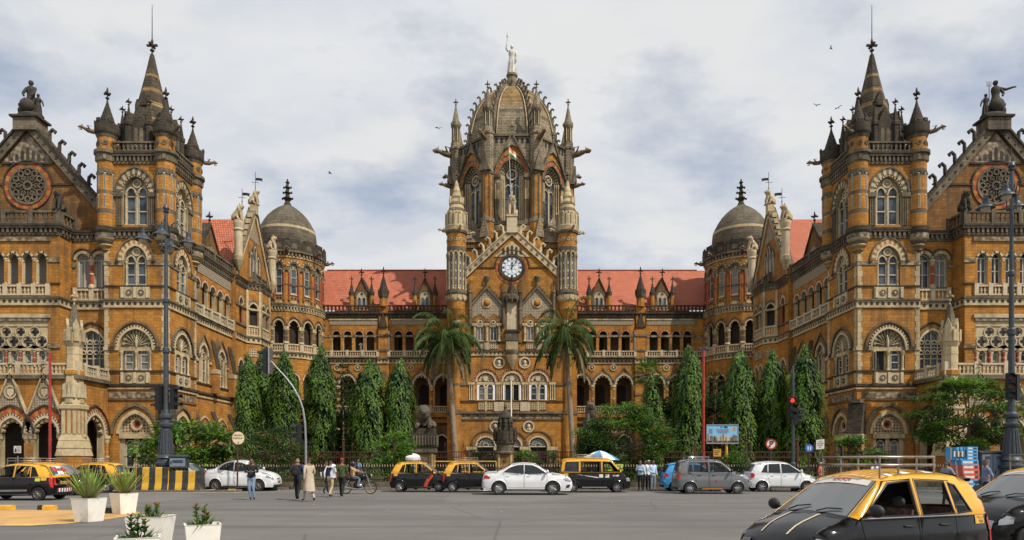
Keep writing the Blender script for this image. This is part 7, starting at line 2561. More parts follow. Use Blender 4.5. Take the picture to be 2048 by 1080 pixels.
for i in range(330):
 x = -26 + 52 * i / 330
 if -5.55 < x < -5.0 + .1 and False: continue
 tube(b, [(x, 0, .5), (x, 0, 2.2)], .016, 4, 'rustiron', cap=False)
 if i % 4 == 0:
  lathe(b, x, 0, [(.014, 2.2), (.014, 2.55), (.05, 2.62), (.014, 2.68), (.03, 2.74), (.002, 2.85)], 4, 'rustiron', cap=False)
  wbox(b, x - .07, x + .07, -.01, .01, 2.6, 2.63, 'rustiron')
 if i % 2 == 0: tube(b, [(x, 0, 1.95), (x + .08, 0, 2.03), (x + .158, 0, 1.95), (x + .08, 0, 1.87), (x, 0, 1.95)], .012, 4, 'rustiron', cap=False)
for z in (.7, 1.78, 2.14): wbox(b, -26, 26, -.025, .025, z, z + .06, 'rustiron')
b.build('railing', r, 1)
for x in (-22, -18.5, -15, -11.5, -8., 8.8, 12.5, 16, 19.5, 23):
 b = MB()
 wbox(b, x - .06, x + .06, -.06, .06, .5, 2.9, 'rustiron')
 lathe(b, x, 0, [(.05, 2.9), (.1, 2.98), (.03, 3.08), (.06, 3.14), (.01, 3.4)], 6, 'rustiron')
 b.build('post', r, 1)
def gate_pier(px, label, beast):
 Y = 45.2
 r = thing('gate_pier', label, 'gate pier', (U(px, Y), Y, .1))
 b = MB()
 k = .72
 wbox(b, -k, k, -k, k, 0, .6, 'grey')
 wbox(b, -k + .08, k - .08, -k + .08, k - .08, .6, 2.1, 'ochre')
 Fp = Fr(0, -k + .08)
 for u in (-.62, .5): box(b, Fp, u, u + .12, .7, 2.0, 0, .05, 'cream')
 box(b, Fp, -.35, .35, .8, 1.9, 0, .04, 'grey')
 wbox(b, -k - .02, k + .02, -k - .02, k + .02, 2.1, 2.5, 'grey')
 wbox(b, -k - .1, k + .1, -k - .1, k + .1, 2.5, 3.3, 'dark')
 for i in range(9):
  u = -k + .05 + i * .19
  box(b, Fr(0, -k - .1), u, u + .1, 2.6, 3.2, 0, .05, 'grey')
 wbox(b, -k + .05, k - .05, -k + .05, k - .05, 3.3, 3.7, 'dark')
 b.build('pier', r, 1)
 b = MB()
 if beast == 'lion':
  tube(b, [(0, .75, 4.0), (0, .3, 4.15), (0, -.2, 4.3)], [.34, .42, .46], 10, 'statuedark2')
  blob(b, (0, -.42, 4.72), (.42, .4, .52), 'statuedark2', 12, 8)
  blob(b, (0, -.72, 4.78), (.24, .22, .3), 'statuedark2', 10, 7)
  tube(b, [(0, -.88, 4.72), (0, -1.0, 4.68)], [.15, .1], 7, 'statuedark2')
  for s in (-1, 1):
   tube(b, [(s * .38, -.3, 4.15), (s * .42, -.7, 3.85), (s * .42, -1.02, 3.8)], [.18, .14, .12], 7, 'statuedark2')
   tube(b, [(s * .42, .6, 4.0), (s * .55, .3, 3.95), (s * .5, .05, 3.82)], [.26, .2, .12], 7, 'statuedark2')
   blob(b, (s * .2, -.55, 5.12), (.08, .06, .1), 'statuedark2', 6, 5)
 else: guardian(b, 0, 0, 3.68, 1.75, 'statuedark2', -pi / 2)
 b.build('statue', r, 1)
gate_pier(850, 'gate pier carrying a reclining stone lion', 'lion')
gate_pier(1181, 'gate pier carrying an upright stone tiger half hidden by the bushy tree', 'tiger')
Y = 44.4
r = thing('gate_pillar', 'carved gate pillar with crown top in front of the clock block doors', 'gate pillar', (U(1010.5, Y), Y, .1))
b = MB()
wbox(b, -.62, .62, -.62, .62, 0, .5, 'grey')
wbox(b, -.5, .5, -.5, .5, .5, 2.0, 'ochre')
for a in range(4):
 Fq = Fr(.5 * cos(a * pi / 2), .5 * sin(a * pi / 2), -sin(a * pi / 2), cos(a * pi / 2))
 disc(b, Fq, 0, 1.6, .13, 0, .04, 'grey', 10)
 for u in (-.45, .33): box(b, Fq, u, u + .12, .55, 1.95, 0, .03, 'cream')
lathe(b, 0, 0, [(.7, 2.0), (.74, 2.1), (.62, 2.2), (.62, 2.6), (.72, 2.7), (.74, 2.8), (.74, 3.45), (.5, 3.45)], 8, 'grey', False, pi / 8)
for i in range(12):
 a = 2 * pi * i / 12
 Fq = Fr(.72 * cos(a), .72 * sin(a), -sin(a), cos(a))
 prism(b, Fq, [(-.13, 2.85), (.13, 2.85), (.13, 3.5), (0, 3.72), (-.13, 3.5)], -.1, .06, 'dark')
b.build('pillar', r, 1)
b = MB()
lathe(b, 0, 0, [(.42, 3.4), (.36, 4.3), (.44, 4.35), (.4, 4.45), (.2, 4.75), (.07, 4.95), (.12, 5.05), (.02, 5.25)], 8, 'dark', False)
for i in range(8):
 a = 2 * pi * i / 8
 lathe(b, .42 * cos(a), .42 * sin(a), [(.09, 3.45), (.08, 4.0), (.1, 4.05), (.02, 4.35)], 5, 'dark')
b.build('finial', r, 1)
Y = 52.
r = thing('flag_staff', 'bare white flag staff behind the gate pillar', 'flag staff', (U(1022.5, Y), Y, .1))
b = MB()
tube(b, [(0, 0, 0), (0, 0, Z(768, Y))], [.06, .04], 8, 'white')
blob(b, (0, 0, Z(767, Y)), (.07, .07, .07), 'white', 7, 5)
b.build('pole', r, 1)
Y = 40.4
r = thing('barricade', 'yellow framed brown sheet barricade behind two taxis', 'barricade', (U(930, Y), Y, .14))
b = MB()
hw = U(992, Y) - U(930, Y)
for u in (-hw, 0, hw): tube(b, [(u, 0, 0), (u, 0, 1.48)], .035, 6, 'yellowpaint')
for z in (.85, 1.48): tube(b, [(-hw, 0, z), (hw, 0, z)], .035, 6, 'yellowpaint')
b.build('frame', r, 1)
b = MB()
wbox(b, -hw, hw, .0, .02, .15, .82, 'rustiron')
for i in range(40):
 u = -hw + 2 * hw * (i + .5) / 40
 tube(b, [(u, 0, .85), (u, 0, 1.48)], .01, 4, 'rustiron')
b.build('panel', r, 1)
Y = 40.6
r = thing('patio_umbrella', 'blue and white patio umbrella behind the taxi van', 'umbrella', (U(1200, Y), Y, .14))
b = MB()
tube(b, [(0, 0, 0), (0, 0, 2.1)], .025, 6, 'steel')
b.build('pole', r, 1)
b = MB()
z1 = Z(901, Y) - .14
for i in range(8):
 a0, a1 = 2 * pi * i / 8, 2 * pi * (i + 1) / 8
 am = (a0 + a1) / 2
 R = 1.15
 rows = [[(0, 0, z1)] * 3] + [[(R * f * cos(a0), R * f * sin(a0), z1 - .55 * f ** 1.5), (R * f * .96 * cos(am), R * f * .96 * sin(am), z1 - .55 * f ** 1.5 - .03), (R * f * cos(a1), R * f * sin(a1), z1 - .55 * f ** 1.5)] for f in (.33, .66, 1.)]
 b.grid(rows, 'cardboardblue' if i % 2 else 'white', True)
b.build('canopy', r, 1)
Y = 40.2
r = pole_sign('notice_board', 'yellow green stall board behind the front of the taxi van', 1227, Y, .14, 940, 'rustiron', .03, 'notice')
b = MB()
z0, z1 = Z(942, Y) - .14, Z(928, Y) - .14
box(b, F, -.55, .55, z0, z1, -.02, .01, 'stallgreen', True)
o = b.build('board', r, 1)
l = MB()
for i in range(2):
 for k in range(9): box(l, F, -.45 + .1 * k, -.39 + .1 * k, z0 + .08 + .16 * i, z0 + .17 + .16 * i, .01, .016, 'flaggreen')
l.build('lettering', o, 1)
random.seed(4)
bx, by = U(1935, 25), 25.0
r = thing('handcart', 'low wooden handcart under the tall stack of cartons', 'handcart', (bx, by, 0), .25)
b = MB()
wbox(b, -.75, .75, -.4, .4, .42, .5, 'bark')
tube(b, [(.75, -.3, .46), (1.7, -.28, .8)], .03, 6, 'bark')
tube(b, [(.75, .3, .46), (1.7, .28, .8)], .03, 6, 'bark')
b.build('deck', r, 1)
for s in (-1, 1):
 b = MB()
 lathe(b, 0, 0, [(.36, -.03), (.4, -.03), (.4, .03), (.36, .03)], 18, 'rubber')
 for i in range(8): tube(b, [(0, 0, 0), (.37 * cos(i * pi / 4), .37 * sin(i * pi / 4), 0)], .015, 4, 'steel')
 o = b.build('wheel', r, 1)
 o.rotation_euler = (pi / 2, 0, 0)
 o.location = (0, s * .46, .4)
rows_ = [(.5, .16, 'cardboardred'), (.66, .16, 'cardboardblue'), (.82, .16, 'cardboardblue'), (.98, .18, 'cardboardred'), (1.16, .18, 'cardboardred'), (1.34, .18, 'cardboardred'), (1.52, .17, 'cardboardblue')]
names = ['lowest', 'second', 'third', 'fourth', 'fifth', 'sixth', 'seventh']
def carton(x, y, z, w_, d_, h, m_, lab, rz):
 b = MB()
 wbox(b, -w_ / 2, w_ / 2, -d_ / 2, d_ / 2, 0, h - .004, m_)
 Fq = Fr(0, -d_ / 2)
 box(b, Fq, -w_ / 2 + .05, w_ / 2 - .25, h * .25, h * .7, 0, .004, 'boardwhite')
 box(b, Fq, w_ / 2 - .2, w_ / 2 - .05, h * .2, h * .75, 0, .004, 'lampgrey')
 wbox(b, -w_ / 2 - .003, w_ / 2 + .003, -.03, .03, .004, h - .001, 'boardwhite')
 o = b.build('carton', None, 1)
 o.location = (x, y, z)
 o.rotation_euler = (0, 0, rz)
 tag(o, lab, 'carton', 'cartons stacked on the handcart')
for i, (z, h, m_) in enumerate(rows_):
 carton(bx - .1 + random.uniform(-.03, .03), by, z, .72, .5, h, m_, '%s flat carton from the bottom of the handcart stack, printed %s' % (names[i], 'red' if m_.endswith('red') else 'blue'), .25 + random.uniform(-.06, .06))
for i in range(4): carton(bx - .02, by + .02, 1.69 + .12 * i, .48, .48, .12, 'cardboardblue', '%s flat blue carton beside the upright ones on top of the stack' % ['lowest', 'second', 'third', 'topmost'][i], .25)
for i in range(3): carton(bx - .55 + .14 * i, by - .0, 1.69, .13, .46, .46, 'cardboardblue', '%s upright blue carton on top of the handcart stack' % ['outermost', 'middle', 'innermost'][i], .25)
for k, (px, py, Y, lab) in enumerate(((660, 347, 60, 'dark bird gliding between the sunny domed tower and the clock tower'), (1633, 211, 60, 'dark bird flying beside the shaded spire'), (1662, 97, 70, 'pale bird high beside the tip of the shaded spire'), (1677, 216, 60, 'small bird just beside the shaded spire pinnacles'), (878, 257, 60, 'tiny bird beside the great dome'))):
 b = MB()
 tube(b, [(-.25, 0, 0), (0, 0, .02), (.2, 0, .03), (.27, 0, .03)], [.02, .06, .05, .015], 6, 'hair')
 for s in (-1, 1): b.face([(.1, 0, .03), (-.08, 0, .03), (-.12, s * .35, .2), (-.2, s * .6, .12), (.05, s * .36, .22)][::s], 'hair')
 o = b.build('bird', None, 1)
 o.location = (U(px, Y), Y, Z(py, Y))
 o.scale = (.6,) * 3
 o.rotation_euler = (.2, .1, k * 1.3)
 tag(o, lab, 'bird', 'birds in the sky')
# ------------------------------------------------------------------ vehicles
def paint(name, c, rough=.28, dirt=(.2, .18, .15)):
 dk = max(c) < .05
 return plain(name, c, .16 if dk else rough, 0., .06, 2., .3 if dk else .5, dirt=None, coat=.35 if dk else .6)
paint('car_white', (.68, .69, .70))
paint('car_black', (.006, .006, .0065))
paint('car_yellow', (.72, .36, .02))
paint('car_grey', (.13, .135, .14))
paint('car_blue', (.05, .28, .60))
paint('car_silver', (.38, .40, .42))
plain('chrome', (.6, .6, .62), .18, .95, var=.1)
plain('rim_steel', (.36, .36, .37), .35, .7, var=.15, dirt=(.1, .09, .08))
plain('rim_dark', (.16, .14, .12), .5, .4, var=.3)
plain('taillight', (.42, .02, .015), .2, var=.15)
plain('headlight', (.36, .37, .38), .12, .4, var=.1)
plain('amber', (.7, .25, .02), .3, var=.1)
plain('seatcloth', (.05, .045, .045), .9, var=.4)
plain('seatpattern', (.10, .055, .04), .9, var=.8, scale=14)
plain('rackmetal', (.34, .31, .28), .4, .7, var=.3, dirt=(.15, .08, .05))
plain('redcloth', (.42, .06, .03), .9, var=.3)
plain('stripecream', (.55, .45, .3), .5, var=.1)
plain('bundlecloth', (.7, .7, .7), .8, var=.1, bump=.3)
plain('rimgold', (.45, .38, .26), .35, .5, var=.15)
plain('trim', (.02, .02, .021), .6, var=.2)
carglass('glass_dark', (.02, .024, .028), .35)
carglass('glass_clear', (.05, .06, .062), .8)
carglass('glass_ws', (.12, .128, .132), .72)
HATCH = dict(L=3.5, W=1.5, sil=[(.06, .24), (.0, .4), (.0, .6), (.06, .72), (.09, .95), (.12, 1.02), (.36, 1.40), (.6, 1.49), (1.2, 1.54), (1.75, 1.52), (2.0, 1.475), (2.12, 1.43), (2.78, .985), (2.88, .94), (3.2, .83), (3.38, .71), (3.47, .6), (3.5, .46), (3.47, .3), (3.4, .22)],
 ws=(11, 12), rw=(5, 6), wheels=(.62, 2.93), r=.275, belt=.96, hoodx=2.78,
 win=[[(1.66, .985), (2.62, .99), (2.06, 1.40), (1.66, 1.435)], [(.95, 1.0), (1.55, .985), (1.55, 1.43), (1.0, 1.41)], [(.60, 1.02), (.87, 1.0), (.92, 1.39), (.80, 1.36)]],
 doors=[[(1.62, .3), (2.55, .3), (2.68, .96), (2.10, 1.44), (1.62, 1.47)], [(.98, .52), (1.1, .3), (1.59, .3), (1.59, 1.47), (.9, 1.44), (.9, .8)]])
SEDAN = dict(L=4.45, W=1.72, sil=[(.05, .26), (0, .42), (.02, .62), (.06, .84), (.12, .98), (.25, 1.035), (.62, 1.06), (.74, 1.075), (1.42, 1.395), (1.8, 1.465), (2.15, 1.475), (2.5, 1.445), (2.68, 1.405), (3.4, 1.02), (3.54, .985), (4.05, .9), (4.3, .79), (4.41, .64), (4.45, .45), (4.42, .28), (4.36, .2)],
 ws=(12, 13), rw=(7, 8), wheels=(.83, 3.48), r=.335, belt=1.0, hoodx=3.4,
 win=[[(2.12, 1.0), (3.14, 1.02), (2.72, 1.27), (2.45, 1.37), (2.12, 1.39)], [(1.05, 1.07), (2.03, 1.01), (2.03, 1.395), (1.75, 1.375), (1.42, 1.285)]],
 doors=[[(2.08, .34), (3.08, .34), (3.2, .7), (3.2, 1.0), (2.76, 1.31), (2.47, 1.405), (2.08, 1.43)], [(1.16, .6), (1.3, .34), (2.05, .34), (2.05, 1.43), (1.7, 1.41), (1.3, 1.25), (1.02, 1.05)]])
SEDAN = {k: ([(x, z * 1.05) for x, z in v] if k == 'sil' else [[(x, z * 1.05) for x, z in q] for q in v] if k in ('win', 'doors') else v) for k, v in SEDAN.items()}
SEDAN['belt'] = 1.05
COMPACT = dict(L=4.0, W=1.66, sil=[(.05, .26), (0, .42), (.0, .62), (.05, .86), (.12, 1.0), (.25, 1.06), (.55, 1.085), (.64, 1.1), (1.18, 1.42), (1.5, 1.5), (1.9, 1.525), (2.25, 1.5), (2.48, 1.44), (3.02, 1.04), (3.12, 1.0), (3.6, .9), (3.82, .79), (3.95, .62), (4.0, .42), (3.96, .27), (3.9, .2)],
 ws=(12, 13), rw=(7, 8), wheels=(.78, 3.18), r=.3, belt=1.02, hoodx=3.02,
 win=[[(1.86, 1.03), (2.82, 1.05), (2.42, 1.34), (2.2, 1.42), (1.86, 1.44)], [(.98, 1.1), (1.78, 1.04), (1.78, 1.44), (1.5, 1.42), (1.22, 1.33)]],
 doors=[[(1.82, .32), (2.75, .32), (2.85, .7), (2.9, 1.03), (2.46, 1.38), (2.2, 1.46), (1.82, 1.48)], [(1.08, .58), (1.2, .32), (1.79, .32), (1.79, 1.48), (1.45, 1.45), (1.12, 1.3), (.94, 1.08)]])
TALL = dict(L=3.6, W=1.52, sil=[(.05, .26), (0, .42), (.0, .7), (.04, .98), (.07, 1.06), (.2, 1.53), (.4, 1.62), (.9, 1.665), (1.6, 1.66), (2.0, 1.625), (2.2, 1.58), (2.78, 1.09), (2.9, 1.05), (3.3, .96), (3.47, .84), (3.56, .64), (3.6, .45), (3.57, .28), (3.5, .2)],
 ws=(10, 11), rw=(4, 5), wheels=(.62, 2.96), r=.285, belt=1.03, hoodx=2.78,
 win=[[(1.6, 1.07), (2.62, 1.08), (2.15, 1.48), (1.9, 1.53), (1.6, 1.54)], [(.52, 1.1), (1.5, 1.07), (1.5, 1.545), (.62, 1.53)]],
 doors=[[(1.56, .32), (2.55, .32), (2.66, 1.05), (2.2, 1.51), (1.9, 1.57), (1.56, 1.59)], [(.92, .55), (1.05, .32), (1.53, .32), (1.53, 1.59), (.56, 1.57), (.46, 1.06), (.85, .8)]])
VAN = dict(L=3.68, W=1.48, sil=[(.05, .28), (0, .45), (.0, .9), (.03, 1.08), (.1, 1.6), (.2, 1.7), (.5, 1.755), (1.5, 1.775), (2.4, 1.745), (2.62, 1.69), (2.72, 1.63), (3.2, 1.1), (3.32, 1.02), (3.55, .8), (3.65, .6), (3.68, .42), (3.65, .28), (3.58, .22)],
 ws=(10, 11), rw=(3, 4), wheels=(.62, 2.95), r=.275, belt=1.04, hoodx=3.2,
 win=[[(2.2, 1.09), (3.02, 1.1), (2.62, 1.58), (2.2, 1.6)], [(1.05, 1.08), (2.08, 1.08), (2.08, 1.6), (1.05, 1.61)], [(.2, 1.12), (.92, 1.1), (.92, 1.6), (.26, 1.58)]],
 doors=[[(2.14, .32), (2.62, .32), (2.72, .7), (3.1, 1.06), (2.66, 1.63), (2.14, 1.65)], [(.98, .5), (1.1, .32), (2.11, .32), (2.11, 1.65), (.98, 1.66)]])
def inside(p, poly):
 x, y = p
 c = False
 j = len(poly) - 1
 for i in range(len(poly)):
  if (poly[i][1] > y) != (poly[j][1] > y) and x < (poly[j][0] - poly[i][0]) * (y - poly[i][1]) / (poly[j][1] - poly[i][1]) + poly[i][0]: c = not c
  j = i
 return c
def inset(poly, d):
 n = len(poly)
 ar = sum(poly[i][0] * poly[(i + 1) % n][1] - poly[(i + 1) % n][0] * poly[i][1] for i in range(n))
 sg = 1 if ar > 0 else -1
 out = []
 for i in range(n):
  a, b, c = Vector(poly[i - 1]), Vector(poly[i]), Vector(poly[(i + 1) % n])
  e1, e2 = (b - a).normalized(), (c - b).normalized()
  n1, n2 = Vector((-e1.y, e1.x)) * sg, Vector((-e2.y, e2.x)) * sg
  m_ = n1 + n2
  out.append(tuple(b + m_ * (d / max(.35, m_.length_squared / 2))))
 return out
class Car:
 def __init__(s, spec, name, label, cat, colour, x, y, yaw, scale=1., roofcol=None, group=None, openw=(), glass='glass_dark', frame='trim', rim='rim_steel', wsmat='glass_dark', spokes=8, seats='seatcloth'):
  s.p = spec
  L = spec['L']
  s.L, s.W, s.cx = L, spec['W'], L / 2
  s.root = tag(empty(name, (x, y, .004), yaw), label, cat, group)
  s.root.scale = (scale,) * 3
  s.sil = []
  raw = spec['sil']
  sm = []
  s.idx = {}
  for i in range(len(raw)):
   s.idx[i] = len(sm)
   sm.append(raw[i])
   if i < len(raw) - 1:
    p0, p1, p2, p3 = raw[max(0, i - 1)], raw[i], raw[i + 1], raw[min(len(raw) - 1, i + 2)]
    k = 4 if (i not in (spec['ws'][0], spec['rw'][0])) else 6
    for j in range(1, k):
     t = j / k
     q = []
     for c in (0, 1):
      lin = p1[c] + (p2[c] - p1[c]) * t
      cr = .5 * (2 * p1[c] + (p2[c] - p0[c]) * t + (2 * p0[c] - 5 * p1[c] + 4 * p2[c] - p3[c]) * t * t + (3 * p1[c] - p0[c] - 3 * p2[c] + p3[c]) * t ** 3)
      q.append(.3 * lin + .7 * cr)
     sm.append(tuple(q))
  s.sil = sm
  s.colour, s.roof = colour, roofcol or colour
  s.body(openw, glass, frame, wsmat)
  s.wheels(rim, spokes)
  s.inside_(seats)
 def dist(s, x, z):
  b = 9.
  for i in range(len(s.sil) - 1):
   ax, az = s.sil[i]
   dx, dz = s.sil[i + 1][0] - ax, s.sil[i + 1][1] - az
   l = dx * dx + dz * dz
   t = 0 if l < 1e-12 else max(0, min(1, ((x - ax) * dx + (z - az) * dz) / l))
   d = (x - ax - t * dx) ** 2 + (z - az - t * dz) ** 2
   if d < b: b = d
  return sqrt(b)
 def hw(s, x, z):
  w = s.W / 2
  b = s.p['belt']
  u = abs(x - s.cx) / s.cx
  w *= 1 - .15 * max(0, (u - .5) / .5) ** 2.2
  if z > b: w -= (z - b) * (.30 if s.p is not VAN else .17)
  else: w -= .045 * ((z - .62) / .4) ** 2 - (.012 if abs(z - .72) < .03 else 0)
  R = .085
  d = s.dist(x, z)
  if d < R: w -= R - sqrt(max(0, R * R - (R - d) ** 2))
  return w
 def S(s, x, z, sd, off=0.): return (x - s.cx, sd * (s.hw(x, z) + off), z)
 def T(s, i, t, off=0.):
  """point on the wrap-over surface: outline index i (may be fractional), t in -1..1 across"""
  k = min(int(i), len(s.sil) - 2)
  f = i - k
  a, b = s.sil[k], s.sil[k + 1]
  x, z = a[0] + (b[0] - a[0]) * f, a[1] + (b[1] - a[1]) * f
  a0, b0 = s.sil[max(0, k - 1)], s.sil[min(len(s.sil) - 1, k + 2)]
  nx, nz = -(b0[1] - a0[1]), b0[0] - a0[0]
  l = math.hypot(nx, nz)
  nx, nz = nx / l, nz / l
  w = s.hw(a[0], a[1]) * (1 - f) + s.hw(b[0], b[1]) * f
  c = .06 * (1 - t * t) + off
  return (x + nx * c - s.cx, t * w, z + nz * c)
 def body(s, openw, glass, frame, wsmat):
  sp = s.p
  r = sp['r'] + .055
  zb = .2
  arcs = []
  for wx in sp['wheels']:
   a0 = math.asin(max(-1, (zb - sp['r']) / r))
   arcs.append([(wx + r * cos(pi - a0 - (pi - 2 * a0) * k / 12), sp['r'] + r * sin(pi - a0 - (pi - 2 * a0) * k / 12)) for k in range(13)])
  outline = [p for p in s.sil[::-1]]
  bot = [(sp['sil'][0][0] + .02, zb)] + arcs[0] + [((sp['wheels'][0] + sp['wheels'][1]) / 2, zb - .01)] + arcs[1] + [(sp['sil'][-1][0] - .02, zb)]
  ring = outline + bot
  pts = [Vector(p) for p in ring]
  edges = [(i, (i + 1) % len(ring)) for i in range(len(ring))]
  def addloop(poly, sub=5):
   st = len(pts)
   n = 0
   for i in range(len(poly)):
    a, b = poly[i], poly[(i + 1) % len(poly)]
    for k in range(sub):
     pts.append(Vector((a[0] + (b[0] - a[0]) * k / sub, a[1] + (b[1] - a[1]) * k / sub)))
     n += 1
   for k in range(n): edges.append((st + k, st + (k + 1) % n))
  wins = sp['win']
  trims = [inset(w, -.022) for w in wins]
  doors = sp['doors']
  dins = [inset(d, .011) for d in doors]
  for w in wins: addloop(w)
  for w in trims: addloop(w)
  for d in doors: addloop(d)
  for d in dins: addloop(d)
  zbelt = sp['belt'] - .005
  if s.roof != s.colour:
   xs = [(x0, zbelt) for x0 in (.1, sp['hoodx'])]
   st = len(pts)
   for k in range(25): pts.append(Vector((.12 + (sp['hoodx'] - .2) * k / 24, zbelt)))
   for k in range(24): edges.append((st + k, st + k + 1))
  nx, nz = 36, 14
  for i in range(nx):
   for j in range(nz):
    x, z = s.L * (i + .5) / nx, zb + (1.75 - zb) * (j + .5) / nz
    if inside((x, z), ring) and s.dist(x, z) > .03: pts.append(Vector((x, z)))
  vs, _, fs, _, _, _ = delaunay_2d_cdt(pts, edges, [], 0, 1e-5)
  B, G, D = MB(), {}, {}
  for sd in (-1, 1):
   cache = [s.S(v.x, v.y, sd) for v in vs]
   cin = [s.S(v.x, v.y, sd, -.012) for v in vs]
   for f in fs:
    c = sum((vs[i] for i in f), Vector((0, 0))) / len(f)
    if not inside(c, ring): continue
    P = [cache[i] for i in f]
    Pi = [cin[i] for i in f]
    if sd > 0: P, Pi = P[::-1], Pi[::-1]
    wi = next((k for k, w in enumerate(wins) if inside(c, w)), None)
    if wi is not None:
     if (wi, sd) not in openw: G.setdefault((wi, sd), MB()).face(Pi, glass, True)
     continue
    col = s.roof if c.y > zbelt and c.x < sp['hoodx'] - .05 else s.colour
    if any(inside(c, w) for w in trims): col = frame if s.roof == s.colour else ('trim' if frame == 'trim' else frame)
    if c.y > .4:
     B.face([s.S(vs[i].x, vs[i].y, sd, -.03) for i in f][::sd], 'interior', True)
    di = next((k for k, d in enumerate(dins) if inside(c, d)), None)
    if di is not None: D.setdefault((di, sd), MB()).face(P, col, True)
    elif any(inside(c, d) for d in doors): B.face(Pi, 'black')
    else: B.face(P, col, True)
   for arc in arcs:
    rows = [[s.S(x, z, sd) for x, z in arc], [(x - s.cx, sd * (s.W / 2 - .32), z) for x, z in arc]]
    B.grid(rows, 'black', True)
    B.face(rows[1], 'black')
  W_, R_ = sp['ws'], sp['rw']
  ts = [-1, -.95, -.915, -.5, 0, .5, .915, .95, 1]
  WS, RW = MB(), MB()
  for i in range(len(s.sil) - 1):
   inw = s.idx[W_[0]] <= i < s.idx[W_[1]]
   inr = s.idx[R_[0]] <= i < s.idx[R_[1]]
   mz = (s.sil[i][1] + s.sil[i + 1][1]) / 2
   mx = (s.sil[i][0] + s.sil[i + 1][0]) / 2
   for k in range(8):
    q = [s.T(i, ts[k]), s.T(i, ts[k + 1]), s.T(i + 1, ts[k + 1]), s.T(i + 1, ts[k])]
    if inw and 2 <= k <= 5: WS.face(q, wsmat, True)
    elif inw and 1 <= k <= 6: B.face(q, 'trim', True)
    elif inr and 2 <= k <= 5: RW.face(q, glass, True)
    else:
     if mz > zbelt and mx < sp['hoodx']: B.face([s.T(i, ts[k], -.03), s.T(i + 1, ts[k], -.03), s.T(i + 1, ts[k + 1], -.03), s.T(i, ts[k + 1], -.03)], 'interior', True)
     B.face(q, s.roof if mz > zbelt and mx < sp['hoodx'] - .02 else (s.colour if mz > .34 else 'trim'), True)
  B.face([(.1 - s.cx, -.5, zb), (s.L - .1 - s.cx, -.5, zb), (s.L - .1 - s.cx, .5, zb), (.1 - s.cx, .5, zb)], 'black')
  if s.p is not VAN:
   for sd in (-1, 1): tube(B, [s.S(x, .25, sd, .004) for x in (sp['wheels'][0] + .38, s.cx, sp['wheels'][1] - .38)], .035, 6, 'trim')
  B.build('body', s.root, 1, weld=True)
  for d in D.values(): d.build('door', s.root, 1, weld=True)
  for (wi, sd), g in G.items(): g.build('window', s.root, 1, weld=True)
  WS.build('windscreen', s.root, 1, weld=True)
  RW.build('rear_window', s.root, 1, weld=True)
  for d in doors:
   xh = min(p[0] for p in d) + (.12 if s.p is not VAN else .15)
   if d is doors[1]: xh = max(.98, min(p[0] for p in d) + .16)
   for sd in (-1, 1):
    h = MB()
    tube(h, [s.S(xh, sp['belt'] - .12, sd, .0), s.S(xh + .02, sp['belt'] - .12, sd, .03), s.S(xh + .14, sp['belt'] - .115, sd, .03), s.S(xh + .16, sp['belt'] - .115, sd, 0)], .014, 5, 'trim' if s.colour in ('car_black', 'car_grey') else s.colour)
    h.build('door_handle', s.root, 1)
  for sd in (-1, 1):
   h = MB()
   x = sp['hoodx'] - .22
   p = s.S(x, sp['belt'] + .06, sd)
   tube(h, [p, (p[0] + .02, p[1] + sd * .08, p[2] + .02)], .025, 5, 'trim')
   blob(h, (p[0] + .03, p[1] + sd * .16, p[2] + .05), (.06, .11, .085), 'trim' if s.colour in ('car_black', 'car_grey') else s.colour, 10, 7)
   h.build('wing_mirror', s.root, 1)
  for i in (s.idx[W_[1]],):
   h = MB()
   for t in (-.55, .25):
    tube(h, [s.T(i + .3, t, .02), s.T(i - .5, t + .2, .03), s.T(i - .9, t + .5, .02)], .012, 4, 'trim')
   h.build('wiper', s.root, 1)
 def decal_side(s, poly, off, mat, name, both=True, lab=None):
  for sd in (-1, 1) if both is True else (both,):
   m_ = MB()
   tri = tessellate_polygon([[Vector((x, z, 0)) for x, z in poly]])
   for t in tri:
    a = [Vector(poly[i]) for i in t]
    n = 4
    for i in range(n):
     for j in range(n - i):
      g = lambda u, v: s.S(*(a[0] + (a[1] - a[0]) * u / n + (a[2] - a[0]) * v / n), sd, off)
      m_.face([g(i, j), g(i + 1, j), g(i, j + 1)], mat, True)
      if i + j < n - 1: m_.face([g(i + 1, j), g(i + 1, j + 1), g(i, j + 1)], mat, True)
   o = m_.build(name, s.root, 1, weld=True)
   if lab: o['label'] = lab
  return o
 def decal_top(s, i0, i1, t0, t1, off, mat, name, parent=None, n=6, mb=None):
  m_ = mb or MB()
  rows = [[s.T(i0 + (i1 - i0) * a / n, t0 + (t1 - t0) * b / n, off) for b in range(n + 1)] for a in range(n + 1)]
  m_.grid(rows, mat, True)
  if mb is None: return m_.build(name, parent or s.root, 1)
 def near(s, x, z):
  return min(range(len(s.sil)), key=lambda i: (s.sil[i][0] - x) ** 2 + (s.sil[i][1] - z) ** 2)
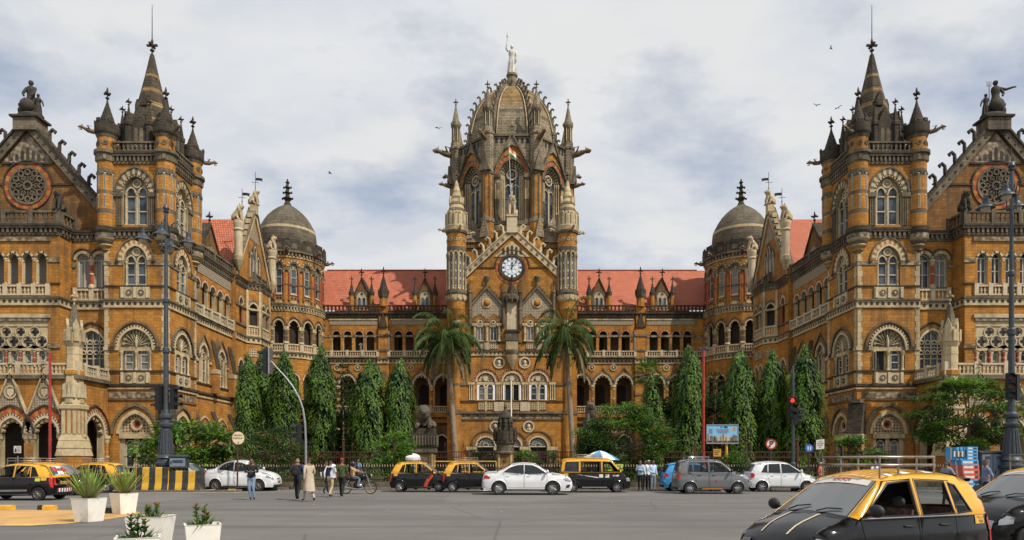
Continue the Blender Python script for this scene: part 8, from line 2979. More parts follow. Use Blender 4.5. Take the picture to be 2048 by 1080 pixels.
 def wheels(s, rim, spokes):
  r = s.p['r']
  for wx in s.p['wheels']:
   for sd in (-1, 1):
    y0 = sd * (s.W / 2 - .02)
    w = .17
    T_ = MB()
    pr = [(r * .62, 0), (r * .66, -.01), (r * .93, .0), (r, -.02), (r, -w + .02), (r * .93, -w)]
    ring = lambda rr, dy: [(wx - s.cx + rr * cos(2 * pi * k / 24), y0 + sd * dy, r + rr * sin(2 * pi * k / 24)) for k in range(24)]
    for a, b in zip(pr, pr[1:]): T_.grid([ring(*a), ring(*b)], 'rubber', True, True)
    o = T_.build('wheel', s.root, 1)
    R_ = MB()
    for a, b in zip([(r * .64, -.0), (r * .6, -.015), (r * .56, -.05)], [(r * .6, -.015), (r * .56, -.05), (.0, -.06)]): R_.grid([ring(*a), ring(*b)], rim if b[0] > .01 else 'rim_dark', True, True)
    for k in range(spokes):
     a = 2 * pi * k / spokes
     c, q = cos(a), sin(a)
     tube(R_, [(wx - s.cx + .03 * c, y0 - sd * .03, r + .03 * q), (wx - s.cx + r * .57 * c, y0 - sd * .025, r + r * .57 * q)], [.022, .016 if spokes > 8 else .024], 5, rim)
    R_.grid([ring(.05, -.02), ring(.03, -.012), ring(.001, -.01)], 'chrome', True, True)
    R_.build('rim', o, 1)
 def inside_(s, mat):
  sp = s.p
  zt = sp['belt'] - .02
  b = MB()
  x0, x1 = .5 - s.cx, sp['hoodx'] - s.cx
  b.face([(x0, -.6, .3), (x1, -.6, .3), (x1, .6, .3), (x0, .6, .3)], 'interior')
  wbox(b, x1 - .25, x1 + .1, -s.W / 2 + .12, s.W / 2 - .12, .45, zt, 'trim')
  b.build('dashboard', s.root, 1)
  for xs, ys, ww in ((1.75, -.36, .24), (1.75, .36, .24), (.85, 0, .58)):
   q = MB()
   xx = xs - s.cx + (0 if s.L < 3.9 else .45)
   prs = [(0, .36), (.45, .4), (.47, .5), (.12, .52), (-.08, zt + .12), (-.2, zt + .1), (-.12, .36)]
   prism(q, Fr(xx, ys, 1, 0), prs, -ww, ww, mat)
   if ww < .5: blob(q, (xx - .2, ys, zt + .2), (.04, .11, .08), 'seatcloth', 8, 6)
   q.build('seat', s.root, 1)
  q = MB()
  cx, cy, cz = x1 - .42, -.36, zt - .02
  n = 18
  tube(q, [(cx - .06 * sin(2 * pi * k / n), cy + .17 * cos(2 * pi * k / n), cz + .16 * sin(2 * pi * k / n)) for k in range(n + 1)], .014, 5, 'trim', cap=False)
  tube(q, [(cx, cy - .16, cz), (cx + .03, cy, cz - .02), (cx, cy + .16, cz)], .012, 4, 'trim')
  tube(q, [(cx + .03, cy, cz - .02), (cx + .25, cy, cz - .12)], .02, 5, 'trim')
  q.build('steering_wheel', s.root, 1)
 def lights(s, head, tail):
  s.decal_side(head, .012, 'headlight', 'headlight')
  s.decal_side(tail, .012, 'taillight', 'tail_light')
 def plate(s, front, txt, mat='yellowpaint', z=None, w=.24):
  i = s.near(s.L if front else 0, z or .5)
  p = s.T(i, 0, .02)
  F = Fr(p[0] + (.012 if front else -.012), 0, 0, 1 if front else -1)
  b = MB()
  box(b, F, -w, w, p[2] - .055, p[2] + .055, -.03, .0, mat, True)
  o = b.build('number_plate', s.root, 1)
  l = MB()
  text(l, F, txt, 0, p[2] - .03, .06, .004, 'black', bold=.002)
  l.build('lettering', o, 1)
 def rack(s, x0, x1, w=.55, h=.16, mat='rackmetal'):
  b = MB()
  X0, X1 = x0 - s.cx, x1 - s.cx
  zt = max(p[1] for p in s.sil) + .06
  for z in (zt + .05, zt + h):
   e = .0
   tube(b, [(X0, -w, z), (X1, -w, z), (X1 + e, w, z), (X0, w, z), (X0, -w, z)], .018, 6, mat)
  for y in (-.3, 0, .3): tube(b, [(X0, y, zt + .05), (X1, y, zt + .05)], .012, 5, mat)
  for k in range(4):
   xx = X0 + (X1 - X0) * k / 3
   for y in (-w, w): tube(b, [(xx, y, zt - .12), (xx, y, zt + h)], .014, 5, mat)
   tube(b, [(xx, -w, zt + .05), (xx, w, zt + .05)], .012, 5, mat)
  b.build('roof_rack', s.root, 1)
def taxi(label, x, y, yaw, scale=1., **kw):
 kw.setdefault('openw', ((0, -1), (1, -1), (0, 1), (1, 1)))
 c = Car(HATCH, 'taxi', label, 'taxi', 'car_black', x, y, yaw, scale, 'car_yellow', 'black and yellow taxis', frame='trim', glass='glass_clear', wsmat='glass_ws', **kw)
 c.lights([(3.24, .70), (3.34, .73), (3.44, .65), (3.47, .57), (3.26, .6)], [(.02, .55), (.12, .55), (.2, .9), (.12, .97), (.08, .95)])
 c.rack(1.0, 2.05, .48)
 c.decal_side([(.28, .83), (.5, .83), (.5, .95), (.28, .95)], .008, 'signyellow', 'fare_plate')
 b = MB()
 i = c.near(3.5, .55)
 for t in (-.45, 0, .45): c.decal_top(c.near(3.47, .6) + .5, c.near(3.5, .46) - .3, t - .2, t + .2, .006, 'trim', '', mb=b)
 b.build('grille', c.root, 1)
 for t0, t1 in ((-.96, -.62), (.62, .96)): c.decal_top(c.near(3.45, .63), c.near(3.5, .5), t0, t1, .012, 'headlight', 'headlight')
 for t0, t1 in ((-1, -.82), (.82, 1)): c.decal_top(c.near(0, .62), c.near(.09, .95), t0, t1, .012, 'taillight', 'tail_light')
 return c
TX = []
c = taxi('black and yellow taxi with stickered rear window and striped bumper at the picture edge', -20.85, 29.1, pi, rim='rim_dark')
TX.append(c)
c.plate(False, 'MH 01 2417', z=.74)
o = MB()
for k in range(12):
 t0 = -.85 + 1.7 * k / 12
 c.decal_top(c.near(0, .42) - 1, c.near(0, .42) + 2, t0, t0 + 1.7 / 12, .012, 'redpaint' if k % 2 else 'white', '', mb=o, n=2)
o.build('bumper_sticker', c.root, 1)
o = MB()
i5, i6 = c.idx[5], c.idx[6]
for a, b_, t0, t1, m_ in ((.15, .45, -.3, .35, 'white'), (.5, .85, -.7, -.4, 'flaggred'), (.5, .85, .45, .7, 'flaggred'), (.5, .6, -.35, .4, 'flaggred'), (.7, .9, -.3, .3, 'boardwhite'), (.2, .4, -.72, -.4, 'signyellow'), (.05, .12, -.7, .7, 'white'), (.9, .96, -.7, .7, 'white')):
 c.decal_top(i5 + a * (i6 - i5), i5 + b_ * (i6 - i5), t0, t1, .008, m_, '', mb=o, n=3)
o.build('window_sticker', c.root, 1)
o = MB()
for x0 in (1.3, 1.75, 2.2):
 pass
c.decal_side([(1.05, .38), (2.6, .36), (2.6, .44), (1.05, .46)], .008, 'steel', 'side_strip')
c.decal_side([(.52, .80), (.72, .80), (.72, .93), (.52, .93)], .009, 'stallgreen', 'sticker', 1)
TX.append(taxi('black and yellow taxi parked nose to nose behind two other taxis', -22.2, 33.2, 0., rim='rim_dark'))
TX.append(taxi('black and yellow taxi between the stickered taxi and the striped barrier', -22.1, 36.05, pi))
c = taxi('black and yellow taxi with white bundle on its rack and red cloth on the door', U(841, 36.9), 36.9, 0, .93)
TX.append(c)
rg = MB()
random.seed(2)
p0 = [c.S(2.45, .98, -1, .02), c.S(2.5, .9, -1, .03), c.S(2.3, .68, -1, .035), c.S(2.15, .42, -1, .03), c.S(2.1, .32, -1, .03)]
for k in range(3):
 rg.grid([[(p[0] + w + .03 * k, p[1] - .01 * k, p[2] - .03 * k) for w in (-.07, 0, .07)] for p in p0], 'redcloth')
rg.build('door_cloth', c.root, 1)
c.root.scale = (.9, 1, 1.03)
TX.append(taxi('black and yellow taxi standing just behind the white saloon with fine spoked wheels', U(945, 36.5), 36.5, 0, .93))
TX[-1].root.scale = (.9, 1, 1.03)
f = taxi('big black and yellow taxi close up with chrome roof rack and red windscreen lettering', 4.88, 9.42, 3.521, .965, seats='seatpattern', openw=((0, 1), (0, -1), (1, 1)))
TX.append(f)
gq = taxi('black and yellow taxi cut off by the picture edge behind the close up taxi', 9.7, 12.35, radians(191), 1., openw=())
TX.append(gq)
for c in (f, gq):
 b = MB()
 i0, i1 = c.idx[11], c.idx[12]
 c.decal_top(i0 + .15, i0 + (i1 - i0) * .2, -.84, .84, .007, 'boardwhite', '', mb=b, n=8)
 o = b.build('windscreen_banner', c.root, 1)
 if c is f:
  l = MB()
  random.seed(6)
  for k in range(7):
   t = -.26 + .08 * k
   ia, ib = i0 + (i1 - i0) * .055, i0 + (i1 - i0) * .15
   c.decal_top(ia, ia + .14, t, t + .078, .011, 'redpaint', '', mb=l, n=2)
   c.decal_top(ia, ib, t + .045, t + .062, .011, 'redpaint', '', mb=l, n=2)
   if k % 2 == 0: c.decal_top(ia + .25, ia + .42, t + .008, t + .05, .011, 'redpaint', '', mb=l, n=2)
   else: c.decal_top(ib - .15, ib, t + .005, t + .05, .011, 'redpaint', '', mb=l, n=2)
  l.build('lettering', o, 1)
 b = MB()
 for t0 in (-.42, .36): c.decal_top(c.idx[12] + 2.5, c.near(3.38, .71), t0, t0 + .055, .006, 'stripecream', '', mb=b, n=6)
 if c is f: b.build('bonnet_stripe', c.root, 1)
 b = MB()
 for x0 in (1.1, 1.45, 1.8): # bright strips over the roof edge
  ii = c.near(x0, 1.52)
  for t0 in (-1.01, .76): c.decal_top(ii, ii + 1.1, t0, t0 + .25, .006, 'white', '', mb=b, n=3)
 b.build('roof_strip', c.root, 1)
b = MB()
rows = [[f.T(f.idx[6] + o_, t, .03) for t in (-.8, -.4, 0, .4, .8)] for o_ in (0, 2)] + [[(q[0] - .2, q[1], q[2] + .015) for q in [f.T(f.idx[6], t, .03) for t in (-.8, -.4, 0, .4, .8)]]]
rows = [rows[1], rows[0], rows[2], [(q[0] + .02, q[1], q[2] - .05) for q in rows[2]], [(q[0], q[1], q[2] - .03) for q in rows[0]]]
b.grid(rows, 'trim')
b.build('spoiler', f.root, 1)
for c in (f, gq):
 b = MB()
 for sd in (-1, 1): tube(b, [c.S(x, .962, sd, .004) for x in (.62, 1., 1.5, 2., 2.4, 2.66)], .01, 5, 'steel')
 b.build('belt_moulding', c.root, 1)
p = f.S(.39, .89, 1, .012)
Fq = Fr(p[0], p[1], -1, .06)
l = MB()
text(l, Fq, 'MH-01', 0, .90, .032, .004, 'black')
text(l, Fq, '2436', 0, .845, .04, .004, 'black', bold=.001)
l.build('lettering', f.root, 1)
v = Car(VAN, 'taxi_van', 'black and yellow taxi van with steel bumper rails under the patio umbrella', 'van', 'car_black', U(1189, 36.4), 36.4, 0, 1., 'car_yellow', openw=((0, -1), (1, -1), (0, 1), (1, 1)), glass='glass_dark', rim='rim_steel', wsmat='glass_clear', spokes=6)
v.lights([(3.4, .74), (3.55, .78), (3.64, .6), (3.45, .58)], [(.0, .6), (.07, .6), (.08, .95), (.03, .98)])
v.rack(.9, 2.2, .5, .14)
v.decal_side([(.15, .88), (.38, .88), (.38, 1.0), (.15, 1.0)], .008, 'signyellow', 'fare_plate')
v.decal_side([(.75, .96), (1.9, .76), (2.0, .8), (1.0, .93)], .008, 'boardwhite', 'side_sticker')
for x0 in (2.0, 2.32): v.decal_side([(x0, .78), (x0 + .2, .78), (x0 + .2, .95), (x0, .95)], .008, 'boardwhite', 'side_sticker')
v.decal_side([(2.72, .84), (3.0, .84), (3.05, .92), (2.72, .92)], .008, 'boardwhite', 'side_sticker')
b = MB()
for sd in (-1, 1): tube(b, [v.S(1.1, .27, sd, .05), v.S(2.4, .27, sd, .05)], .025, 6, 'chrome')
b.build('side_rail', v.root, 1)
HL = lambda L: [(L - .42, .78), (L - .25, .84), (L - .1, .7), (L - .16, .64), (L - .4, .7)]
c = Car(SEDAN, 'saloon_car', 'long white saloon car with fine multi spoke wheels in front of two taxis', 'car', 'car_white', U(1054, 33.9), 33.9, 0, .985, glass='glass_dark', rim='rim_steel', spokes=15)
c.lights([(3.98, .80), (4.2, .84), (4.36, .72), (4.38, .64), (4.1, .68)], [(.06, .82), (.32, .78), (.42, .86), (.2, .98), (.1, .96)])
c.decal_side([(4.12, .34), (4.3, .36), (4.34, .52), (4.15, .48)], .008, 'trim', 'fog_lamp')
c = Car(COMPACT, 'saloon_car', 'short white saloon car with plain brown wheels beside the round notice board', 'car', 'car_white', U(486, 38.0), 38.0, 0, 1.02, glass='glass_clear', rim='rim_dark', wsmat='glass_clear')
c.root.scale = (.98, 1, 1.08)
c.lights(HL(4.0), [(.04, .8), (.18, .82), (.22, 1.0), (.1, 1.0)])
c.plate(True, 'MH 02 BD', 'boardwhite')
b = MB()
c.decal_top(c.near(3.95, .62), c.near(4.0, .42), -.35, .35, .008, 'trim', '', mb=b)
b.build('grille', c.root, 1)
c = Car(COMPACT, 'saloon_car', 'silver saloon car mostly hidden behind the striped barrier', 'car', 'car_silver', U(366, 38.1), 38.1, 0, 1., glass='glass_clear', wsmat='glass_clear')
c.lights(HL(4.0), [(.04, .8), (.18, .82), (.22, 1.0), (.1, 1.0)])
c = Car(TALL, 'hatchback_car', 'tall grey hatchback with orange side stripes and a roof carrier', 'car', 'car_grey', U(1420, 34.9), 34.9, 0, 1.02, glass='glass_clear', rim='rim_steel', wsmat='glass_clear')
c.lights([(3.16, .86), (3.3, .96), (3.5, .82), (3.5, .7), (3.3, .74)], [(.02, .7), (.14, .7), (.16, 1.02), (.06, 1.03)])
c.rack(.6, 1.6, .5, .1, 'chrome')
for x0, z0 in ((1.7, .96), (.8, .98)): c.decal_side([(x0, z0), (x0 + .5, z0 - .02), (x0 + .5, z0 + .015), (x0, z0 + .03)], .008, 'amber', 'side_stripe')
c.decal_side([(1.2, .23), (2.2, .23), (2.2, .27), (1.2, .27)], .045, 'amber', 'side_stripe')
c.decal_side([(1.83, .58), (1.93, .58), (1.95, .66), (1.87, .7), (1.81, .65)], .008, 'redpaint', 'side_sticker')
c.decal_side([(.16, .98), (.32, .98), (.32, 1.06), (.16, 1.06)], .008, 'signyellow', 'fare_plate')
c = Car(HATCH, 'hatchback_car', 'small white hatchback with dark tinted windows ahead of the grey hatchback', 'car', 'car_white', U(1557, 37.3), 37.3, 0, 1.03, glass='glass_dark', rim='rim_steel', spokes=7)
c.lights([(3.08, .78), (3.25, .86), (3.42, .72), (3.44, .66), (3.2, .7)], [(.02, .72), (.22, .74), (.26, .9), (.14, .98), (.08, .96)])
c = Car(HATCH, 'hatchback_car', 'bright blue hatchback whose front is hidden by the grey hatchback', 'car', 'car_blue', U(1385, 37.6), 37.6, 0, 1.0, glass='glass_dark', rim='rim_steel')
c.lights([(3.08, .78), (3.25, .86), (3.42, .72), (3.44, .66), (3.2, .7)], [(.02, .78), (.3, .82), (.3, .92), (.12, .98), (.08, .96)])
b = MB()
random.seed(12)
rows = []
for j in range(9):
 t = -pi / 2 + pi * j / 8
 rows.append([((.42 + random.uniform(-.06, .06)) * cos(t) * cos(2 * pi * i / 12), (.36 + random.uniform(-.05, .05)) * cos(t) * sin(2 * pi * i / 12), .2 + .2 * sin(t) + random.uniform(-.03, .03) + (.1 if i in (0, 1, 11) and j > 4 else 0)) for i in range(12)])
b.grid(rows, 'bundlecloth', True, True)
o = b.build('cloth_bundle', None, 1)
o.location = (U(825, 36.9), 36.9, 1.56)
tag(o, 'white cloth bundle tied on a taxi roof rack', 'bundle')
Ym = 34.2
r = thing('motorcycle', 'black motorcycle with silver engine ridden past the railings', 'motorcycle', (U(716, Ym), Ym, 0))
for xw, nm in ((-.62, 'wheel'), (.64, 'wheel')):
 t = MB()
 R = .31
 ring = lambda rr, y: [(xw + rr * cos(2 * pi * k / 26), y, R + rr * sin(2 * pi * k / 26)) for k in range(26)]
 for a, b_ in (((.26, -.04), (.3, -.04)), ((.3, -.04), (.31, 0)), ((.31, 0), (.3, .04)), ((.3, .04), (.26, .04)), ((.26, .04), (.26, -.04))): t.grid([ring(*a), ring(*b_)], 'rubber', True, True)
 o = t.build('wheel', r, 1)
 t = MB()
 for a, b_ in (((.27, -.03), (.24, -.02)), ((.24, -.02), (.24, .02)), ((.24, .02), (.27, .03))): t.grid([ring(*a), ring(*b_)], 'rimgold', True, True)
 for k in range(6): tube(t, [(xw, 0, R), (xw + .25 * cos(k * pi / 3), 0, R + .25 * sin(k * pi / 3))], .016, 5, 'rimgold')
 tube(t, [(xw, -.07, R), (xw, .07, R)], .05, 8, 'steel')
 t.build('rim', o, 1)
b = MB()
tube(b, [(.5, 0, .95), (.2, 0, .8), (-.05, 0, .35), (-.3, 0, .32), (-.62, 0, .31)], .03, 6, 'trim')
tube(b, [(.45, 0, .85), (.3, 0, .45), (.05, 0, .3)], .03, 6, 'trim')
for s in (-1, 1):
 tube(b, [(.42, s * .07, .98), (.55, s * .07, .62), (.64, s * .07, .31)], [.02, .022, .018], 6, 'steel')
 tube(b, [(-.42, s * .09, .72), (-.6, s * .09, .34)], .025, 6, 'steel')
 tube(b, [(-.2, s * .08, .75), (-.75, s * .07, .8)], .018, 5, 'trim')
b.build('frame', r, 1)
b = MB()
blob(b, (.14, 0, .86), (.32, .17, .17), 'car_black', 12, 8)
b.build('fuel_tank', r, 1)
b = MB()
tube(b, [(-.02, 0, .82), (-.25, 0, .8), (-.5, 0, .84), (-.68, 0, .87)], [.13, .17, .17, .12], 8, 'trim')
b.build('seat', r, 1)
b = MB()
blob(b, (.05, 0, .45), (.3, .17, .2), 'trim', 9, 6)
blob(b, (.1, 0, .42), (.18, .19, .15), 'steel', 9, 6)
tube(b, [(.12, 0, .5), (.2, 0, .7)], .08, 8, 'lampgrey')
tube(b, [(.2, -.08, .5), (.28, -.12, .3), (.0, -.15, .25), (-.75, -.15, .36)], [.025, .025, .03, .045], 7, 'chrome')
b.build('engine', r, 1)
b = MB()
tube(b, [(.3, -.36, 1.06), (.42, -.2, 1.04), (.46, 0, 1.0), (.42, .2, 1.04), (.3, .36, 1.06)], .016, 6, 'trim')
for s in (-1, 1):
 tube(b, [(.38, s * .26, 1.05), (.36, s * .34, 1.2)], .008, 4, 'trim')
 blob(b, (.36, s * .36, 1.24), (.02, .07, .05), 'trim', 7, 5)
b.build('handlebar', r, 1)
b = MB()
blob(b, (.6, 0, .93), (.1, .1, .12), 'car_black', 9, 7)
blob(b, (.67, 0, .92), (.05, .08, .09), 'headlight', 9, 7)
b.build('headlight', r, 1)
for xw, a0 in ((.64, .3), (-.62, .9)):
 b = MB()
 b.grid([[(xw + .36 * cos(a0 + k * .22), y, .31 + .36 * sin(a0 + k * .22)) for y in (-.06, 0, .06)] for k in range(9)], 'car_black')
 b.build('mudguard', r, 1)
# ------------------------------------------------------------------ people
plain('cloth_black', (.015, .015, .018), .9, var=.3)
plain('cloth_navy', (.012, .025, .07), .9, var=.3)
plain('cloth_jeans', (.19, .26, .36), .9, var=.25, scale=9)
plain('cloth_kurta', (.44, .36, .27), .9, var=.12, scale=5)
plain('cloth_khaki', (.42, .33, .19), .9, var=.3, scale=9)
plain('cloth_green', (.05, .075, .022), .9, var=.25)
plain('cloth_tan', (.42, .26, .13), .9, var=.15)
plain('cloth_grey', (.2, .23, .27), .9, var=.2)
plain('cloth_sky', (.42, .58, .76), .9, var=.1)
plain('cloth_white', (.68, .69, .70), .9, var=.08)
plain('cloth_pink', (.5, .13, .08), .9, var=.2)
plain('cloth_blue', (.05, .14, .3), .9, var=.2)
plain('cloth_check', (.16, .2, .3), .9, var=.9, scale=22)
plain('leather', (.03, .018, .012), .5, var=.3)
plain('hair_white', (.55, .53, .5), .8, var=.1)
plain('helmet', (.02, .02, .022), .25, var=.2)
STAND = dict(lhip=(.09, 0, .9), lknee=(.1, -.02, .49), lank=(.1, .03, .09), ltoe=(.12, -.13, .04), rhip=(-.09, 0, .9), rknee=(-.1, -.02, .49), rank=(-.1, .03, .09), rtoe=(-.12, -.13, .04),
 pel=(0, 0, .95), spi=(0, .0, 1.13), che=(0, .01, 1.31), nek=(0, 0, 1.47), hed=(0, -.02, 1.56),
 lsho=(.18, .01, 1.40), lelb=(.24, .04, 1.13), lwri=(.24, -.04, .89), rsho=(-.18, .01, 1.40), relb=(-.24, .04, 1.13), rwri=(-.24, -.04, .89))
WALK = dict(lknee=(.1, -.16, .51), lank=(.1, -.24, .1), ltoe=(.11, -.38, .06), rknee=(-.09, .02, .49), rank=(-.09, .28, .16), rtoe=(-.1, .18, .04), lelb=(.25, .12, 1.14), lwri=(.25, .08, .9), relb=(-.25, -.02, 1.13), rwri=(-.24, -.18, .93))
SIT = dict(lhip=(.09, .0, .1), lknee=(.13, -.42, .16), lank=(.13, -.5, -.22), ltoe=(.13, -.66, -.25), rhip=(-.09, .0, .1), rknee=(-.13, -.42, .16), rank=(-.13, -.5, -.22), rtoe=(-.13, -.66, -.25),
 pel=(0, 0, .12), spi=(0, .06, .3), che=(0, .1, .47), nek=(0, .08, .63), hed=(0, .05, .72), lsho=(.18, .1, .56), lelb=(.24, -.06, .34), lwri=(.16, -.3, .42), rsho=(-.18, .1, .56), relb=(-.24, -.06, .34), rwri=(-.16, -.3, .42))
BONES = [('pel', 'spi', 'shirt'), ('spi', 'che', 'shirt'), ('che', 'nek', 'shirt'), ('nek', 'hed', 'skin')]
for a in 'lr':
 BONES += [('pel', a + 'hip', 'pants'), (a + 'hip', a + 'knee', 'pants'), (a + 'knee', a + 'ank', 'pants'), (a + 'ank', a + 'toe', 'shoe'), ('che', a + 'sho', 'shirt'), (a + 'sho', a + 'elb', 'shirt'), (a + 'elb', a + 'wri', 'fore')]
RAD = dict(pel=(.155, .115), spi=(.14, .1), che=(.17, .115), nek=(.058, .06), hed=(.06, .07), hip=(.1, .1), knee=(.062, .065), ank=(.042, .048), toe=(.04, .03), sho=(.068, .065), elb=(.046, .046), wri=(.032, .034))
def person(label, x, y, z, rz, shirt, pants, pose=None, h=1.7, fore='skin', shoe='leather', hair='hair', bald=False, long_hair=False, group=None, extra=None, skirt=None, kind='person'):
 J = dict(STAND)
 for p in (pose or []): J.update(p)
 root = tag(empty('person', (x, y, z), rz), label, 'person', group)
 k = h / 1.7
 root.scale = (k, k, k)
 names = list(J)
 me = bpy.data.meshes.new('person')
 me.from_pydata([J[n] for n in names], [(names.index(a), names.index(b)) for a, b, _ in BONES], [])
 ob = bpy.data.objects.new('person', me)
 COL.objects.link(ob)
 md = ob.modifiers.new('s', 'SKIN')
 md.use_smooth_shade = True
 for i, n in enumerate(names):
  r = RAD[n if n in RAD else n[1:]]
  me.skin_vertices[0].data[i].radius = r
  me.skin_vertices[0].data[i].use_root = n == 'pel'
 ob.modifiers.new('u', 'SUBSURF').levels = 1
 ev = ob.evaluated_get(bpy.context.evaluated_depsgraph_get())
 em = ev.to_mesh()
 M_ = MB()
 M_.v = [tuple(v.co) for v in em.vertices]
 V = {n: Vector(J[n]) for n in names}
 cmap = dict(shirt=shirt, pants=pants, shoe=shoe, skin='skin', fore=fore)
 for p in em.polygons:
  c = p.center
  best, bd = 'skin', 9
  for a, b, reg in BONES:
   d = V[b] - V[a]
   t = max(0, min(1, (c - V[a]).dot(d) / max(1e-9, d.length_squared)))
   q = (c - V[a] - d * t).length
   if q < bd: bd, best, bt, bb = q, reg, t, b
  if best == 'shirt' and bb == 'nek' and bt > .8: best = 'skin'
  if best == 'fore' and bt > .93: best = 'skin'
  if best == 'pants' and bb.endswith('hip'): best = 'shirt' if c.z > V['pel'].z - .04 else 'pants'
  M_.f.append(tuple(p.vertices))
  M_.m.append(M_.mi(cmap[best]))
  M_.s.append(True)
 ev.to_mesh_clear()
 bpy.data.objects.remove(ob)
 H = V['hed'] + Vector((0, 0, .05))
 up = (V['hed'] - V['nek']).normalized()
 blob(M_, H, (.072, .09, .1), 'skin', 14, 10)
 blob(M_, H + Vector((0, -.025, -.06)), (.052, .06, .055), 'skin', 10, 7)
 tube(M_, [H + Vector((0, -.085, .015)), H + Vector((0, -.108, -.02)), H + Vector((0, -.085, -.028))], [.008, .015, .01], 5, 'skin')
 for s in (-1, 1):
  blob(M_, H + Vector((s * .074, 0, -.01)), (.012, .02, .03), 'skin', 6, 5)
  blob(M_, H + Vector((s * .03, -.08, .012)), (.012, .008, .008), 'hair', 6, 4)
 blob(M_, H + Vector((0, -.082, -.052)), (.022, .008, .007), 'leather', 6, 4)
 for a in 'lr':
  w_, e_ = V[a + 'wri'], V[a + 'elb']
  d = (w_ - e_).normalized()
  sd = d.cross(Vector((0, -1, .05))).normalized()
  nrm = sd.cross(d)
  tube(M_, [w_, w_ + d * .05, w_ + d * .085], [.032, .04, .034], 7, 'skin')
  for q in range(4):
   o_ = w_ + d * .075 + sd * (q - 1.5) * .02
   L = (.062, .075, .07, .054)[q]
   tube(M_, [o_, o_ + d * L * .55 - nrm * .006, o_ + d * L * .95 - nrm * .025], [.0095, .0085, .006], 5, 'skin')
  s_ = -1 if a == 'l' else 1
  tube(M_, [w_ + d * .02 + sd * s_ * .025, w_ + d * .05 + sd * s_ * .055, w_ + d * .08 + sd * s_ * .06], [.013, .011, .008], 5, 'skin')
 M_.build('body', root, 1)
 if hair:
  hb = MB()
  if bald:
   tube(hb, [H + Vector((.07 * cos(t), .09 * sin(t), -.02)) for t in [pi * i / 8 for i in range(9)]], .014, 5, hair)
  else:
   rows = []
   for j in range(6):
    t = pi / 2 - (1.75 if long_hair else 1.42) * j / 5
    rows.append([H + Vector((.08 * cos(t) * cos(q), .012 + .094 * cos(t) * sin(q) * (1. if sin(q) > 0 else .93), .012 + .104 * sin(t) + (.045 if sin(q) < -.35 and j > 3 else 0))) for q in [2 * pi * i / 14 for i in range(14)]])
   hb.grid([[tuple(p) for p in r_] for r_ in rows], hair, True, True)
   if long_hair: tube(hb, [H + Vector((0, .08, .0)), H + Vector((0, .13, -.06)), H + Vector((0, .12, -.2))], [.05, .045, .02], 7, hair)
  hb.build('hair', root, 1)
 if skirt:
  b = MB()
  fx = (V['lknee'] - V['rknee']) * .5
  rows = []
  for z_, rx, ry in ((1.12, .165, .13), (.95, .185, .15), (.75, .2, .19), (.52, .225, .25), (.42, .235, .28)):
   rows.append([(rx * cos(q) * (1 + .05 * sin(5 * q + z_ * 9)), .02 + ry * sin(q) * (1 + .05 * sin(4 * q)), z_ + .015 * sin(3 * q)) for q in [2 * pi * i / 20 for i in range(20)]])
  b.grid(rows, skirt, True, True)
  b.build('tunic', root, 1)
 if extra: extra(root, V, H)
 return root
def gpp(px, py):
 return gp(px, py)
def backpack(r, V, H):
 b = MB()
 blob(b, (0, .2, 1.2), (.17, .12, .25), 'cloth_black', 12, 8)
 blob(b, (0, .29, 1.1), (.12, .06, .13), 'cloth_black', 9, 6)
 for s in (-1, 1): tube(b, [(s * .12, .12, 1.38), (s * .14, -.06, 1.44), (s * .15, -.14, 1.3), (s * .15, .05, 1.08)], .022, 5, 'cloth_black')
 b.build('backpack', r, 1)
def phone(r, V, H):
 b = MB()
 wbox(b, -.05, .03, -.36, -.345, 1.12, 1.26, 'black')
 b.build('phone', r, 1)
 b = MB()
 tube(b, [(.155 * cos(q), .115 * sin(q), 1.0) for q in [2 * pi * i / 14 for i in range(15)]], .022, 5, 'leather')
 b.build('belt', r, 1)
def cloth_shoulder(r, V, H):
 b = MB()
 rows = [[(-.3 + .1 * i, .14 + .03 * sin(i * 2 + j) - .02 * j * (i < 2), 1.47 - .11 * j + .02 * cos(i * 3)) for i in range(4)] for j in range(6)]
 b.grid(rows, 'cloth_white')
 tube(b, [(-.2, -.05, 1.46), (-.18, .08, 1.49), (-.16, .15, 1.38)], [.06, .08, .07], 7, 'cloth_white')
 b.build('cloth', r, 1)
 b = MB()
 for s in (-1, 1): pass
 tube(b, [(0, .01, 1.0), (0, .01, 1.2), (0, .01, 1.4)], [.17, .165, .17], 12, 'cloth_navy')
 b.build('waistcoat', r, 1)
def redcap(r, V, H):
 b = MB()
 for i in range(5): blob(b, tuple(H + Vector((-.05 + .03 * i, -.02, .105 + .015 * (i % 2)))), (.03, .04, .03), 'flaggred', 7, 5)
 b.build('headband', r, 1)
def helmet(r, V, H):
 b = MB()
 blob(b, tuple(H + Vector((0, .0, .01))), (.125, .15, .14), 'helmet', 14, 10)
 b.build('helmet', r, 1)
 b = MB()
 blob(b, tuple(H + Vector((0, -.06, .0))), (.105, .1, .06), 'windowglass', 12, 6)
 b.build('visor', r, 1)
x, y = gpp(503, 1000)
person('man in black shirt and pale jeans looking down at the phone in his hands', x, y, 0, .25, 'cloth_black', 'cloth_jeans', [dict(lknee=(.07, -.06, .49), rknee=(-.09, .0, .49), rank=(-.04, .06, .1), rtoe=(-.03, -.1, .04), lelb=(.25, -.02, 1.14), lwri=(.06, -.29, 1.16), relb=(-.25, -.02, 1.14), rwri=(-.05, -.29, 1.16), hed=(0, -.06, 1.55))], 1.76, fore='cloth_black', extra=phone)
x, y = gpp(595, 1000)
